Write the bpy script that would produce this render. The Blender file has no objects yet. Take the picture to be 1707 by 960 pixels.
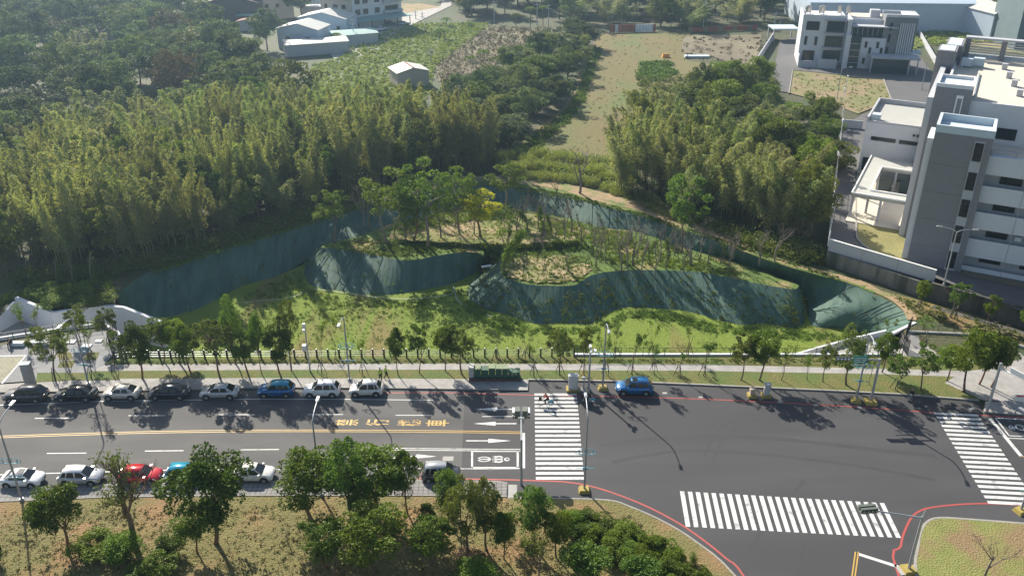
import bpy, bmesh, math, random
import numpy as np
from mathutils import Vector, Matrix
from mathutils.geometry import delaunay_2d_cdt
random.seed(7); RNG = np.random.default_rng(7)
SC = bpy.context.scene
COL = SC.collection
rad = math.radians
# ---------------------------------------------------------------- camera
F, TH, H = 1475.0, rad(26.8), 55.7
cam = bpy.data.objects.new('camera', bpy.data.cameras.new('camera'))
COL.objects.link(cam); SC.camera = cam
cam.location = (0, 0, H); cam.rotation_euler = (rad(90) - TH, 0, 0)
cam.data.sensor_width = 36; cam.data.lens = 36 * F / 1707
cam.data.clip_start = 0.5; cam.data.clip_end = 4000
# ---------------------------------------------------------------- world and sun
SUN_EL = rad(34.5)
sun_dir = Vector((-0.494 * math.cos(SUN_EL), 0.869 * math.cos(SUN_EL), math.sin(SUN_EL)))   # towards the sun
W = bpy.data.worlds.new('World'); SC.world = W; W.use_nodes = True
nt = W.node_tree
sky = nt.nodes.new('ShaderNodeTexSky'); sky.sky_type = 'NISHITA'; sky.sun_disc = False
sky.sun_elevation = SUN_EL; sky.sun_rotation = math.atan2(sun_dir.x, sun_dir.y)
sky.air_density = 1.2; sky.dust_density = 1.5
bg = nt.nodes['Background']; bg.inputs['Strength'].default_value = 0.075
nt.links.new(sky.outputs[0], bg.inputs['Color'])
sd = bpy.data.lights.new('sun', 'SUN'); sd.energy = 5.0; sd.angle = rad(0.5); sd.color = (1, 0.93, 0.8)
so = bpy.data.objects.new('sun', sd); COL.objects.link(so)
so.rotation_euler = sun_dir.to_track_quat('Z', 'Y').to_euler()
SC.view_settings.view_transform = 'Standard'; SC.view_settings.look = 'None'
SC.view_settings.gamma = 1.0; SC.view_settings.exposure = 0.88
SC.cycles.max_bounces = 5; SC.cycles.transparent_max_bounces = 4; SC.cycles.volume_bounces = 0
SC.cycles.diffuse_bounces = 2; SC.cycles.glossy_bounces = 2; SC.cycles.transmission_bounces = 3

# ---------------------------------------------------------------- helpers
CT, ST = math.cos(TH), math.sin(TH)
def G(px, py, z=0.0):
    u = (px - 853.5) / F; v = (py - 480) / F
    t = (H - z) / (ST + v * CT)
    return Vector((u * t, t * (CT - v * ST), z))
def Ht(bx, by, ty, z=0.0):
    return H - z - G(bx, by, z).y * math.tan(TH + math.atan((ty - 480) / F))
def PX(p):                                    # pixels per metre (photo) at a point
    return F / (p[1] * CT + (H - p[2]) * ST)
def PJ(p):                                    # image position of a point
    f = p[1] * CT + (H - p[2]) * ST; d = (H - p[2]) * CT - p[1] * ST
    return 853.5 + F * p[0] / f, 480 + F * d / f

def mat(name, c1, c2=None, scale=1.0, rough=0.85, c3=None, scale3=0.12, bump=0.0, metal=0.0, obj=False,
        rnd=0.0, transl=0.0, bscale=None, spec=None, stretch=None, contrast=0.5, t3=0.5):
    m = bpy.data.materials.new(name); m.use_nodes = True
    n = m.node_tree; b = n.nodes['Principled BSDF']; L = n.links.new
    b.inputs['Roughness'].default_value = rough; b.inputs['Metallic'].default_value = metal
    if name.startswith('leaves'): spec = .15
    if spec is not None: b.inputs['Specular IOR Level'].default_value = spec
    col = None
    def pos():
        if obj:
            o = n.nodes.new('ShaderNodeTexCoord').outputs['Object']
        else:
            o = n.nodes.new('ShaderNodeNewGeometry').outputs['Position']
        if stretch:
            mp = n.nodes.new('ShaderNodeMapping'); mp.inputs['Scale'].default_value = stretch[:3]
            if len(stretch) > 3: mp.inputs['Rotation'].default_value = (0, 0, stretch[3])
            L(o, mp.inputs[0]); o = mp.outputs[0]
        return o
    def noise(sc, det=4):
        t = n.nodes.new('ShaderNodeTexNoise'); t.inputs['Scale'].default_value = sc; t.inputs['Detail'].default_value = det
        t.inputs['Roughness'].default_value = 0.6
        L(pos(), t.inputs['Vector']); return t.outputs['Fac']
    def ramp(f, lo, hi):
        r = n.nodes.new('ShaderNodeMapRange'); r.inputs[1].default_value = lo; r.inputs[2].default_value = hi
        L(f, r.inputs[0]); return r.outputs[0]
    def mix(f, a, c):
        x = n.nodes.new('ShaderNodeMix'); x.data_type = 'RGBA'
        if f is not None: L(f, x.inputs[0])
        for s, q in ((6, a), (7, c)):
            if isinstance(q, (tuple, list)): x.inputs[s].default_value = (*q, 1)
            else: L(q, x.inputs[s])
        return x.outputs[2]
    b.inputs['Base Color'].default_value = (*c1, 1)
    if c2 is not None:
        w = 0.5 * (1 - contrast) + 0.02
        col = mix(ramp(noise(scale), 0.5 - w, 0.5 + w), c1, c2)
        if c3 is not None:
            col = mix(ramp(noise(scale3, 3), t3 - 0.05, t3 + 0.1), col, c3)
    if rnd:
        oi = n.nodes.new('ShaderNodeObjectInfo')
        h = n.nodes.new('ShaderNodeHueSaturation')
        L(col, h.inputs['Color']) if col is not None else h.inputs['Color'].__setattr__('default_value', (*c1, 1))
        L(ramp2(n, oi.outputs['Random'], 1 - rnd, 1 + rnd), h.inputs['Value'])
        mm = n.nodes.new('ShaderNodeMath'); mm.operation = 'MULTIPLY'; mm.inputs[1].default_value = 7.31
        fr = n.nodes.new('ShaderNodeMath'); fr.operation = 'FRACT'
        L(oi.outputs['Random'], mm.inputs[0]); L(mm.outputs[0], fr.inputs[0])
        L(ramp2(n, fr.outputs[0], 0.5 - rnd * 0.045, 0.5 + rnd * 0.06), h.inputs['Hue'])
        col = h.outputs[0]
    if col is not None: L(col, b.inputs['Base Color'])
    if bump:
        bn = n.nodes.new('ShaderNodeBump'); bn.inputs['Strength'].default_value = bump; bn.inputs['Distance'].default_value = 0.3
        L(noise(bscale or scale * 3, 5), bn.inputs['Height']); L(bn.outputs[0], b.inputs['Normal'])
    if transl:
        tr = n.nodes.new('ShaderNodeBsdfTranslucent'); ms = n.nodes.new('ShaderNodeMixShader'); ms.inputs[0].default_value = transl
        if col is not None:
            g = n.nodes.new('ShaderNodeMix'); g.data_type = 'RGBA'; g.blend_type = 'MULTIPLY'; g.inputs[0].default_value = 1
            L(col, g.inputs[6]); g.inputs[7].default_value = (1.35, 1.3, 0.45, 1); L(g.outputs[2], tr.inputs[0])
        else: tr.inputs[0].default_value = (c1[0] * 1.3, c1[1] * 1.3, c1[2] * .5, 1)
        L(b.outputs[0], ms.inputs[1]); L(tr.outputs[0], ms.inputs[2]); L(ms.outputs[0], n.nodes['Material Output'].inputs['Surface'])
    return m
def ramp2(n, f, lo, hi):
    r = n.nodes.new('ShaderNodeMapRange'); r.inputs[3].default_value = lo; r.inputs[4].default_value = hi
    n.links.new(f, r.inputs[0]); return r.outputs[0]
def flat(name, c, rough=0.6, metal=0.0, rnd=0):
    return mat(name, c, rough=rough, metal=metal)

def brick_mat(name, c1, c2, mortar, bw, bh, ms=0.02, rough=0.9, rot=0.0, offset=0.5):
    m = bpy.data.materials.new(name); m.use_nodes = True
    n = m.node_tree; b = n.nodes['Principled BSDF']; L = n.links.new; b.inputs['Roughness'].default_value = rough
    g = n.nodes.new('ShaderNodeNewGeometry'); mp = n.nodes.new('ShaderNodeMapping'); mp.inputs['Rotation'].default_value = (0, 0, rot)
    t = n.nodes.new('ShaderNodeTexBrick'); t.offset = offset
    t.inputs['Color1'].default_value = (*c1, 1); t.inputs['Color2'].default_value = (*c2, 1); t.inputs['Mortar'].default_value = (*mortar, 1)
    t.inputs['Scale'].default_value = 1; t.inputs['Mortar Size'].default_value = ms
    t.inputs['Brick Width'].default_value = bw; t.inputs['Row Height'].default_value = bh
    L(g.outputs['Position'], mp.inputs[0]); L(mp.outputs[0], t.inputs['Vector'])
    nz = n.nodes.new('ShaderNodeTexNoise'); nz.inputs['Scale'].default_value = 0.8; nz.inputs['Detail'].default_value = 5
    L(g.outputs['Position'], nz.inputs['Vector'])
    x = n.nodes.new('ShaderNodeMix'); x.data_type = 'RGBA'; x.blend_type = 'MULTIPLY'; x.inputs[0].default_value = 0.5
    rr = n.nodes.new('ShaderNodeMapRange'); rr.inputs[1].default_value = .3; rr.inputs[2].default_value = .7; rr.inputs[3].default_value = .6; rr.inputs[4].default_value = 1.2
    L(nz.outputs[0], rr.inputs[0]); L(t.outputs[0], x.inputs[6]); L(rr.outputs[0], x.inputs[7]); L(x.outputs[2], b.inputs['Base Color'])
    return m

def link(name, me, parent=None, m=None, kind=None, label=None, cat=None, group=None):
    o = bpy.data.objects.new(name, me); COL.objects.link(o)
    if parent is not None: o.parent = parent
    if m is not None and not me.materials: me.materials.append(m)
    tag(o, kind, label, cat, group); return o
def tag(o, kind=None, label=None, cat=None, group=None):
    if kind: o['kind'] = kind
    if label: o['label'] = label
    if cat: o['category'] = cat
    if group: o['group'] = group
    return o
def empty(name, loc, rz=0.0, label=None, cat=None, group=None, kind=None, parent=None):
    o = bpy.data.objects.new(name, None); COL.objects.link(o); o.location = loc; o.rotation_euler = (0, 0, rz)
    o.empty_display_size = 0.2
    if parent is not None: o.parent = parent
    return tag(o, kind, label, cat, group)
def copy_tree(o, parent=None):
    c = o.copy(); COL.objects.link(c)
    if parent is not None: c.parent = parent
    for ch in KIDS.get(o.name, list(o.children)): copy_tree(ch, c)
    return c
KIDS = {}
def kids_cache(o):
    KIDS[o.name] = list(o.children)
    for ch in o.children: kids_cache(ch)

class MB:
    """collects shapes and links them as one mesh object"""
    def __init__(s): s.v = []; s.f = []
    def add(s, vs, fs):
        k = len(s.v); s.v += [tuple(p) for p in vs]; s.f += [tuple(i + k for i in f) for f in fs]; return s
    def box(s, x0, y0, z0, x1, y1, z1):
        return s.add([(x0,y0,z0),(x1,y0,z0),(x1,y1,z0),(x0,y1,z0),(x0,y0,z1),(x1,y0,z1),(x1,y1,z1),(x0,y1,z1)],
                     [(3,2,1,0),(4,5,6,7),(0,1,5,4),(1,2,6,5),(2,3,7,6),(3,0,4,7)])
    def tube(s, pts, r, n=6, cap=True):
        pts = [Vector(p) for p in pts]; rs = r if isinstance(r, (list, tuple)) else [r] * len(pts)
        k = len(s.v); m = len(pts)
        for i, p in enumerate(pts):
            d = (pts[min(i + 1, m - 1)] - pts[max(i - 1, 0)]).normalized()
            a = d.orthogonal().normalized() if i == 0 else (a - d * a.dot(d)).normalized()
            b = d.cross(a)
            for j in range(n):
                t = 2 * math.pi * j / n; s.v.append(tuple(p + (a * math.cos(t) + b * math.sin(t)) * rs[i]))
        for i in range(m - 1):
            for j in range(n):
                s.f.append((k + i*n + j, k + i*n + (j+1) % n, k + (i+1)*n + (j+1) % n, k + (i+1)*n + j))
        if cap: s.f.append(tuple(k + j for j in reversed(range(n)))); s.f.append(tuple(k + (m-1)*n + j for j in range(n)))
        return s
    def prism(s, poly, z0, z1):
        n = len(poly)
        return s.add([(p[0], p[1], z0) for p in poly] + [(p[0], p[1], z1) for p in poly],
                     [tuple(reversed(range(n))), tuple(range(n, 2 * n))] + [(i, (i+1) % n, n + (i+1) % n, n + i) for i in range(n)])
    def poly(s, pts): return s.add(pts, [tuple(range(len(pts)))])
    def disc(s, c, r, axis='y', w=0.1, n=14):
        k = len(s.v)
        for sgn in (-1, 1):
            for j in range(n):
                t = 2 * math.pi * j / n; a, b = r * math.cos(t), r * math.sin(t)
                s.v.append((c[0] + a, c[1] + sgn * w / 2, c[2] + b) if axis == 'y' else (c[0] + a, c[1] + b, c[2] + sgn * w / 2) if axis == 'z' else (c[0] + sgn * w / 2, c[1] + a, c[2] + b))
        s.f += [tuple(k + j for j in range(n)), tuple(k + n + j for j in reversed(range(n)))] + [(k + j, k + n + j, k + n + (j+1) % n, k + (j+1) % n) for j in range(n)]
        return s
    def ring(s, c, R, r, axis='y', n=20, m=5, a0=0, a1=2 * math.pi):
        full = abs(a1 - a0 - 2 * math.pi) < 1e-6
        pts = []
        for i in range(n + 1):
            t = a0 + (a1 - a0) * i / n; a, b = R * math.cos(t), R * math.sin(t)
            pts.append((c[0] + a, c[1], c[2] + b) if axis == 'y' else (c[0] + a, c[1] + b, c[2]) if axis == 'z' else (c[0], c[1] + a, c[2] + b))
        return s.tube(pts, r, m, cap=not full)
    def build(s, name, m, parent=None, smooth=False, **kw):
        me = bpy.data.meshes.new(name); me.from_pydata(s.v, [], s.f); me.validate()
        bm = bmesh.new(); bm.from_mesh(me); bmesh.ops.recalc_face_normals(bm, faces=bm.faces); bm.to_mesh(me); bm.free()
        if smooth:
            me.polygons.foreach_set('use_smooth', [True] * len(me.polygons))
        me.materials.append(m); return link(name, me, parent, **kw)

def inpoly(pts, poly):
    x, y = pts[:, 0], pts[:, 1]; c = np.zeros(len(pts), bool); n = len(poly)
    for i in range(n):
        x1, y1 = poly[i][0], poly[i][1]; x2, y2 = poly[i - 1][0], poly[i - 1][1]
        cond = ((y1 > y) != (y2 > y)); dy = (y2 - y1) or 1e-9
        c ^= cond & (x < (x2 - x1) * (y - y1) / dy + x1)
    return c
def idw(ctrl, p=3.0):
    A = np.array([(c[0], c[1]) for c in ctrl]); Z = np.array([c[2] for c in ctrl])
    def f(P):
        d = np.sqrt(((P[:, None, :] - A[None]) ** 2).sum(2)) + 1e-3; w = d ** -p
        return (w * Z).sum(1) / w.sum(1)
    return f
def pnoise(P, sc, seed=0):
    r = np.random.default_rng(seed); out = np.zeros(len(P))
    for k in range(7):
        a = r.uniform(0, 6.28); f = sc * r.uniform(.6, 1.8); ph = r.uniform(0, 6.28)
        out += np.sin((P[:, 0] * math.cos(a) + P[:, 1] * math.sin(a)) * f + ph)
    return out / 7
def sheet(name, outer, m, holes=(), step=2.0, zf=None, noise=0.0, nsc=0.8, kind='structure', parent=None, skip=None, **kw):
    outer = [tuple(p) for p in outer]; V = []; E = []
    for lp in [outer] + [[tuple(p) for p in h] for h in holes]:
        k = len(V); V += lp; E += [(k + i, k + (i + 1) % len(lp)) for i in range(len(lp))]
    nb = len(V)
    ox = [p[0] for p in outer]; oy = [p[1] for p in outer]
    if step:
        gx, gy = np.meshgrid(np.arange(min(ox) + step * .5, max(ox), step), np.arange(min(oy) + step * .5, max(oy), step))
        gp = np.c_[gx.ravel(), gy.ravel()] + RNG.uniform(-.2, .2, (gx.size, 2)) * step
        k = inpoly(gp, outer)
        for h in holes: k &= ~inpoly(gp, h)
        gp = gp[k]
        bz = np.array([(p[0], p[1]) for p in V]); keep = np.ones(len(gp), bool)
        for q in bz: keep &= ((gp - q) ** 2).sum(1) > (step * .3) ** 2
        gp = gp[keep]
    else: gp = np.zeros((0, 2))
    if zf is None: zf = idw(V)
    gz = zf(gp) if len(gp) else np.zeros(0)
    if noise and len(gp): gz = gz + noise * pnoise(gp, nsc)
    P2 = [Vector((p[0], p[1])) for p in V] + [Vector((a, b)) for a, b in gp]
    r = delaunay_2d_cdt(P2, E, [], 0, 1e-5)
    ov = np.array([(v.x, v.y) for v in r[0]]); src = r[3]
    allz = [p[2] for p in V] + list(gz)
    z = np.array([allz[s[0]] if s else 0.0 for s in src])
    miss = [i for i, s in enumerate(src) if not s]
    if miss: z[miss] = zf(ov[miss])
    fs = np.array([list(f) for f in r[2]]); cen = ov[fs].mean(1)
    k = inpoly(cen, outer)
    for h in holes: k &= ~inpoly(cen, h)
    if skip is not None: k &= ~skip(cen)
    fs = fs[k]
    a = ov[fs[:, 1]] - ov[fs[:, 0]]; b = ov[fs[:, 2]] - ov[fs[:, 0]]
    fl = (a[:, 0] * b[:, 1] - a[:, 1] * b[:, 0]) < 0; fs[fl] = fs[fl][:, ::-1]
    me = bpy.data.meshes.new(name); me.from_pydata(np.c_[ov, z].tolist(), [], fs.tolist())
    me.polygons.foreach_set('use_smooth', [True] * len(me.polygons)); me.materials.append(m)
    return link(name, me, parent, kind=kind, **kw)
def smooth_line(pts, n=4):
    pts = [Vector(p) for p in pts]; out = []
    for i in range(len(pts) - 1):
        p0, p1, p2, p3 = pts[max(i-1, 0)], pts[i], pts[i+1], pts[min(i+2, len(pts)-1)]
        for k in range(n):
            t = k / n
            out.append(0.5 * ((2*p1) + (p2-p0)*t + (2*p0-5*p1+4*p2-p3)*t*t + (3*p1-p0-3*p2+p3)*t**3))
    return out + [pts[-1]]
def loft(name, A, B, m, nv=6, noise=0.0, parent=None, kind='structure', nu=4, **kw):
    A, B = smooth_line(A, nu), smooth_line(B, nu); V = []; Fs = []; n = len(A)
    for j in range(nv + 1):
        t = j / nv
        for i in range(n):
            p = A[i].lerp(B[i], t)
            if 0 < j < nv: p = p + Vector((0, -.3, .6)) * (noise * (math.sin(i * 1.7 + j * 2.1) + math.sin(i * .9 - j)) * .5)
            V.append(tuple(p))
    for j in range(nv):
        for i in range(n - 1): Fs.append((j*n + i, j*n + i + 1, (j+1)*n + i + 1, (j+1)*n + i))
    me = bpy.data.meshes.new(name); me.from_pydata(V, [], Fs)
    bm = bmesh.new(); bm.from_mesh(me); bmesh.ops.recalc_face_normals(bm, faces=bm.faces)
    if sum(f.normal.z for f in bm.faces) < 0: bmesh.ops.reverse_faces(bm, faces=bm.faces)
    bm.to_mesh(me); bm.free()
    me.polygons.foreach_set('use_smooth', [True] * len(me.polygons)); me.materials.append(m)
    return link(name, me, parent, kind=kind, **kw)
def strip(name, line, width, z0, z1, m, parent=None, side=1, closed=False, kind='structure', **kw):
    """a wall or kerb: vertical-sided band that follows a line"""
    P = [Vector(p) for p in line]; n = len(P); b = MB(); offs = []
    for i, p in enumerate(P):
        d = (P[min(i+1, n-1)] - P[max(i-1, 0)]); d.z = 0; d.normalize(); nn = Vector((-d.y, d.x, 0)) * side
        offs.append((p, p + nn * width))
    for i in range(n - 1):
        (a, c), (e, g) = offs[i], offs[i+1]
        za, zb = (P[i].z, P[i+1].z)
        b.add([(a.x,a.y,za+z0),(e.x,e.y,zb+z0),(g.x,g.y,zb+z0),(c.x,c.y,za+z0),(a.x,a.y,za+z1),(e.x,e.y,zb+z1),(g.x,g.y,zb+z1),(c.x,c.y,za+z1)],
              [(4,5,6,7),(0,1,5,4),(2,3,7,6)] + ([(3,0,4,7)] if i == 0 else []) + ([(1,2,6,5)] if i == n-2 else []))
    return b.build(name, m, parent, kind=kind, **kw)
def px(lst, z=0.0): return [G(p[0], p[1], p[2] if len(p) > 2 else z) for p in lst]
#@@SECTION materials
# ---------------------------------------------------------------- materials
M = {}
M['earth'] = mat('forest_floor', (.050,.060,.020), (.085,.075,.032), .35, c3=(.045,.065,.018), scale3=.06, bump=.6, bscale=2)
M['asphalt'] = mat('asphalt', (.048,.048,.053), (.064,.063,.069), .35, .8, c3=(.043,.042,.046), scale3=.10, bump=.2, bscale=30, stretch=(.22, 1, 1), t3=.48)
M['asphalt_old'] = mat('older_asphalt', (.085,.083,.083), (.112,.108,.105), .4, .85, c3=(.072,.070,.071), scale3=.12, bump=.15, bscale=30, stretch=(.3, 1, 1))
M['asphalt_yard'] = mat('yard_asphalt', (.10,.095,.10), (.125,.12,.12), .2, .85, bump=.1, bscale=20)
M['white'] = mat('road_paint_white', (.66,.66,.65), (.50,.50,.49), 1.6, .6, c3=(.30,.30,.30), scale3=1.1, t3=.60, contrast=.3)
M['yellow'] = mat('road_paint_yellow', (.55,.34,.06), (.42,.27,.07), 1.5, .6)
M['red'] = mat('road_paint_red', (.42,.07,.06), (.33,.07,.06), 1.2, .6)
M['kerb'] = mat('kerb_concrete', (.34,.32,.29), (.25,.24,.22), 1.3, .9)
M['pave'] = brick_mat('sidewalk_paving', (.40,.38,.36), (.33,.31,.30), (.2,.19,.18), .4, .2, .012)
M['pave2'] = brick_mat('lower_sidewalk_paving', (.26,.25,.245), (.22,.21,.205), (.09,.09,.085), .5, .5, .03, offset=0)
M['plaza'] = brick_mat('plaza_paving', (.27,.27,.275), (.22,.22,.23), (.14,.14,.14), .3, .15, .008)
M['plaza_tan'] = brick_mat('plaza_tan_paving', (.36,.32,.24), (.30,.28,.22), (.2,.22,.13), .55, .3, .04)
M['path'] = brick_mat('path_paving', (.36,.34,.33), (.31,.30,.29), (.22,.21,.2), .3, .3, .008)
M['concrete'] = mat('concrete', (.40,.39,.37), (.32,.31,.30), .7, .9, c3=(.30,.3,.28), scale3=.25, bump=.1)
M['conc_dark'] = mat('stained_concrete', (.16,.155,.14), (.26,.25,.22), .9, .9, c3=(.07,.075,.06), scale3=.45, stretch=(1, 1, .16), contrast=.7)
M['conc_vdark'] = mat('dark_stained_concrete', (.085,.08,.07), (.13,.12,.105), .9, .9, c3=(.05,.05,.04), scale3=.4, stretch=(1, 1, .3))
M['whitewall'] = mat('white_wall_paint', (.66,.67,.70), (.60,.61,.64), .5, .8)
M['lawn'] = mat('basin_lawn', (.20,.26,.026), (.14,.21,.022), .8, .95, c3=(.22,.185,.055), scale3=.09, bump=1.0, bscale=4, stretch=(1.9, .45, 1, .6), t3=.60, contrast=.35)
M['verge'] = mat('verge_grass', (.10,.14,.025), (.20,.16,.06), .8, .95, c3=(.11,.15,.035), scale3=.18, bump=.8, bscale=6)
M['drygrass'] = mat('dry_grass', (.22,.18,.070), (.155,.15,.048), .5, .95, c3=(.29,.18,.085), scale3=.16, t3=.54, bump=.9, bscale=5, contrast=.3)
M['dirt'] = mat('bare_dirt', (.40,.27,.16), (.26,.20,.11), .7, .95, c3=(.14,.19,.05), scale3=.3, bump=.6, bscale=4, t3=.55)
M['plateau'] = mat('plateau_grass', (.13,.19,.028), (.06,.115,.02), .7, .95, c3=(.30,.23,.10), scale3=.13, bump=1.0, bscale=3, t3=.56)
M['field'] = mat('field_grass', (.095,.14,.032), (.20,.125,.055), .08, .95, c3=(.15,.125,.042), scale3=.06, bump=.8, bscale=2, stretch=(1, .45, 1, .35), t3=.5, contrast=.7)
M['farm'] = mat('farm_green', (.09,.14,.035), (.16,.18,.07), .5, .95, c3=(.09,.12,.035), scale3=.06, bump=1, bscale=2)
M['farm_brown'] = mat('farm_brown', (.19,.155,.10), (.14,.12,.08), .5, .95, c3=(.22,.19,.12), scale3=.06, bump=1, bscale=2)
M['leaf_dark'] = mat('leaves_dark_green', (.055,.105,.016), (.145,.205,.032), 1.1, .55, obj=True, rnd=.25, transl=.22)
M['leaf_mid'] = mat('leaves_mid_green', (.085,.15,.020), (.19,.25,.038), 1.1, .6, obj=True, rnd=.25, transl=.28)
M['leaf_light'] = mat('leaves_light_green', (.105,.185,.035), (.15,.225,.05), 1.1, .6, obj=True, rnd=.15, transl=.26)
M['leaf_yellow'] = mat('leaves_yellow_green', (.42,.45,.030), (.54,.52,.040), 1.1, .6, obj=True, rnd=.15, transl=.35)
M['leaf_olive'] = mat('leaves_olive', (.095,.135,.030), (.19,.22,.06), 1.1, .6, obj=True, rnd=.25, transl=.25)
M['leaf_forest'] = mat('leaves_forest', (.055,.095,.045), (.165,.20,.095), .5, .65, obj=True, rnd=.42, transl=.28, contrast=.7)
M['leaf_bamboo'] = mat('leaves_bamboo', (.155,.185,.090), (.325,.33,.165), .55, .6, obj=True, rnd=.26, transl=.38, contrast=.7)
M['leaf_reed'] = mat('leaves_reed', (.22,.28,.10), (.32,.36,.17), .6, .7, obj=True, rnd=.15, transl=.3)
M['leaf_bamboo2'] = mat('leaves_bamboo_green', (.145,.20,.090), (.295,.345,.16), .6, .6, obj=True, rnd=.26, transl=.38, contrast=.7)
M['leaf_brown'] = mat('leaves_brown', (.14,.10,.06), (.10,.09,.05), .6, .8, obj=True, rnd=.3, transl=.15)
M['leaf_straw'] = mat('straw_grass', (.26,.20,.08), (.18,.17,.06), 1, .9, obj=True)
M['bark'] = mat('bark', (.13,.09,.06), (.20,.14,.10), 3, .9, obj=True, rnd=.3)
M['bark_red'] = mat('reddish_bark', (.20,.10,.055), (.14,.08,.05), 3, .9, obj=True, rnd=.2)
M['bark_grey'] = mat('grey_bark', (.24,.20,.17), (.17,.14,.12), 3, .9, obj=True, rnd=.2)
M['culm'] = mat('bamboo_culm', (.20,.19,.07), (.14,.15,.05), 2, .5, obj=True, rnd=.3)
M['steel'] = flat('galvanised_steel', (.42,.44,.46), .45, .5)
M['lampgrey'] = flat('lamp_post_grey', (.30,.32,.35), .5, .3)
M['teal'] = flat('teal_ornament_paint', (.10,.36,.46), .5)
M['black'] = flat('black_rubber', (.012,.012,.013), .8)
M['dark'] = flat('dark_metal', (.03,.028,.027), .5, .3)
M['darkbrown'] = flat('dark_brown_post', (.035,.024,.018), .7)
M['glass'] = flat('dark_window_glass', (.018,.022,.026), .08)
M['lampyellow'] = mat('yellow_base_paint', (.40,.30,.06), (.28,.22,.07), 4, .7)
M['signgreen'] = flat('sign_green', (.01,.22,.15), .5)
M['paintwhite'] = flat('white_paint', (.75,.75,.74), .5)
#@@SECTION net
def net_mat():
    m = bpy.data.materials.new('slope_netting'); m.use_nodes = True
    n = m.node_tree; b = n.nodes['Principled BSDF']; L = n.links.new; b.inputs['Roughness'].default_value = .75
    g = n.nodes.new('ShaderNodeNewGeometry')
    def nz(sc, st, det=4):
        mp = n.nodes.new('ShaderNodeMapping'); mp.inputs['Scale'].default_value = st; L(g.outputs['Position'], mp.inputs[0])
        t = n.nodes.new('ShaderNodeTexNoise'); t.inputs['Scale'].default_value = sc; t.inputs['Detail'].default_value = det
        L(mp.outputs[0], t.inputs[0]); return t.outputs[0]
    def rr(f, a, c):
        r = n.nodes.new('ShaderNodeMapRange'); r.inputs[1].default_value = a; r.inputs[2].default_value = c; L(f, r.inputs[0]); return r.outputs[0]
    def mix(f, a, c):
        x = n.nodes.new('ShaderNodeMix'); x.data_type = 'RGBA'; L(f, x.inputs[0])
        for s, q in ((6, a), (7, c)):
            if isinstance(q, tuple): x.inputs[s].default_value = (*q, 1)
            else: L(q, x.inputs[s])
        return x.outputs[2]
    col = mix(rr(nz(.9, (1, .25, .2)), .35, .65), (.026,.082,.062), (.060,.130,.098))
    col = mix(rr(nz(2.5, (1, 0, .03), 3), .60, .72), col, (.11,.17,.15))
    col = mix(rr(nz(1.6, (1, 1, 1), 5), .60, .68), col, (.055,.085,.03))
    L(col, b.inputs['Base Color'])
    bn = n.nodes.new('ShaderNodeBump'); bn.inputs['Strength'].default_value = .6; bn.inputs['Distance'].default_value = .15
    L(nz(2.2, (1, .15, .15)), bn.inputs['Height']); L(bn.outputs[0], b.inputs['Normal'])
    return m
M['net'] = net_mat()
#@@SECTION terrain
# ---------------------------------------------------------------- pixel outlines of the ground
KERB_UP = px([(75,654.5),(227,652.7),(403,648.5),(488,647.3),(652,648.6),(828,651),(880,651)])
KERB_UP = [Vector((-260, 81.2, 0)), Vector((-120, 83.2, 0)), G(-60, 656)] + KERB_UP
KERB_R = px([(880,634.5),(1027,637),(1168,643),(1273,647.7),(1390,653),(1505,659),(1632,669)])
KERB_R2 = px([(1640,688),(1707,693)]); KERB_R2 += [KERB_R2[-1] + (KERB_R2[1] - KERB_R2[0]).normalized() * 200]
GL = [Vector((-260, 62, 0)), Vector((-120, 64.2, 0))] + px([(0,837),(175,830),(400,827),(703,827),(845,829)])
KLOW = [Vector((-260, 64.6, 0)), Vector((-120, 66.7, 0))] + px([(0,815),(87,811),(260,806.5),(400,803),(695,801),(830,803),(846,806)])
KCURVE = smooth_line(px([(846,830),(923,831),(1013,834),(1051,845),(1105,869),(1159,902),(1226,960)]) + [Vector((22, 46, 0)), Vector((24, 20, 0))], 4)
KRB = smooth_line([Vector((33, 20, 0)), Vector((32, 46, 0))] + px([(1525,960),(1528,910),(1533,885),(1544,869.4),(1566,863),(1620,866),(1707,872.6)]), 4)
KRB = KRB + [KRB[-1] + (KRB[-1] - KRB[-4]).normalized() * 200]
RIM = [(192,492,.3),(250,452,.2),(330,430,.1),(400,408,.1),(460,390,.1),(517,375,.2),(565,357,.2),(610,341,.3),(660,325,.5),(720,315,.8),
       (790,309,1),(850,313,1.2),(897,316,1.2),(943,325,1.2),(1002,345,1.1),(1054,354,1),(1115,377,.8),(1174,395,.6),(1253,425,.4),(1306,443,.3),
       (1370,461,.2),(1412,472,.2),(1456,490,.1),(1489,506,.1),(1509,523,.1),(1516,538,.1),(1505,549,.1)]
TOE = [(215,535,-4.5),(270,530,-4.5),(335,513,-4.5),(400,477,-4.5),(458,462,-4.5),(510,434,-4.0),(553,410,-1.7),(604,392,-1.3),(655,372,-1.2),(720,357,-1),
       (788,346,-1),(862,348,-1),(911,356,-1),(950,364,-1),(1000,380,-1),(1057,385,-1),(1105,400,-1.2),(1150,416,-1.3),(1210,430,-1.6),(1262,448,-1.8),
       (1315,466,-2.4),(1345,500,-4.0),(1352,541,-4.5),(1390,546,-4.5),(1420,550,-4.5),(1438,556,-4.5),(1448,560,-4.5)]
RIMW, TOEW = px(RIM), px(TOE)
RIML = smooth_line(RIMW, 4)
FENCE = [G(1500,594.5), G(957,594.5), G(600,597), G(192,600)]
FRONT = [G(1503,556), G(1503,570)] + FENCE + px([(195,557),(170,543),(90,553),(0,567),(-40,572),(-40,552),(27,507),(88,527),(175,515),(192,510)])
HOLE = [p.copy() for p in RIML] + FRONT
for p in FRONT: p.z = -.1
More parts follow.
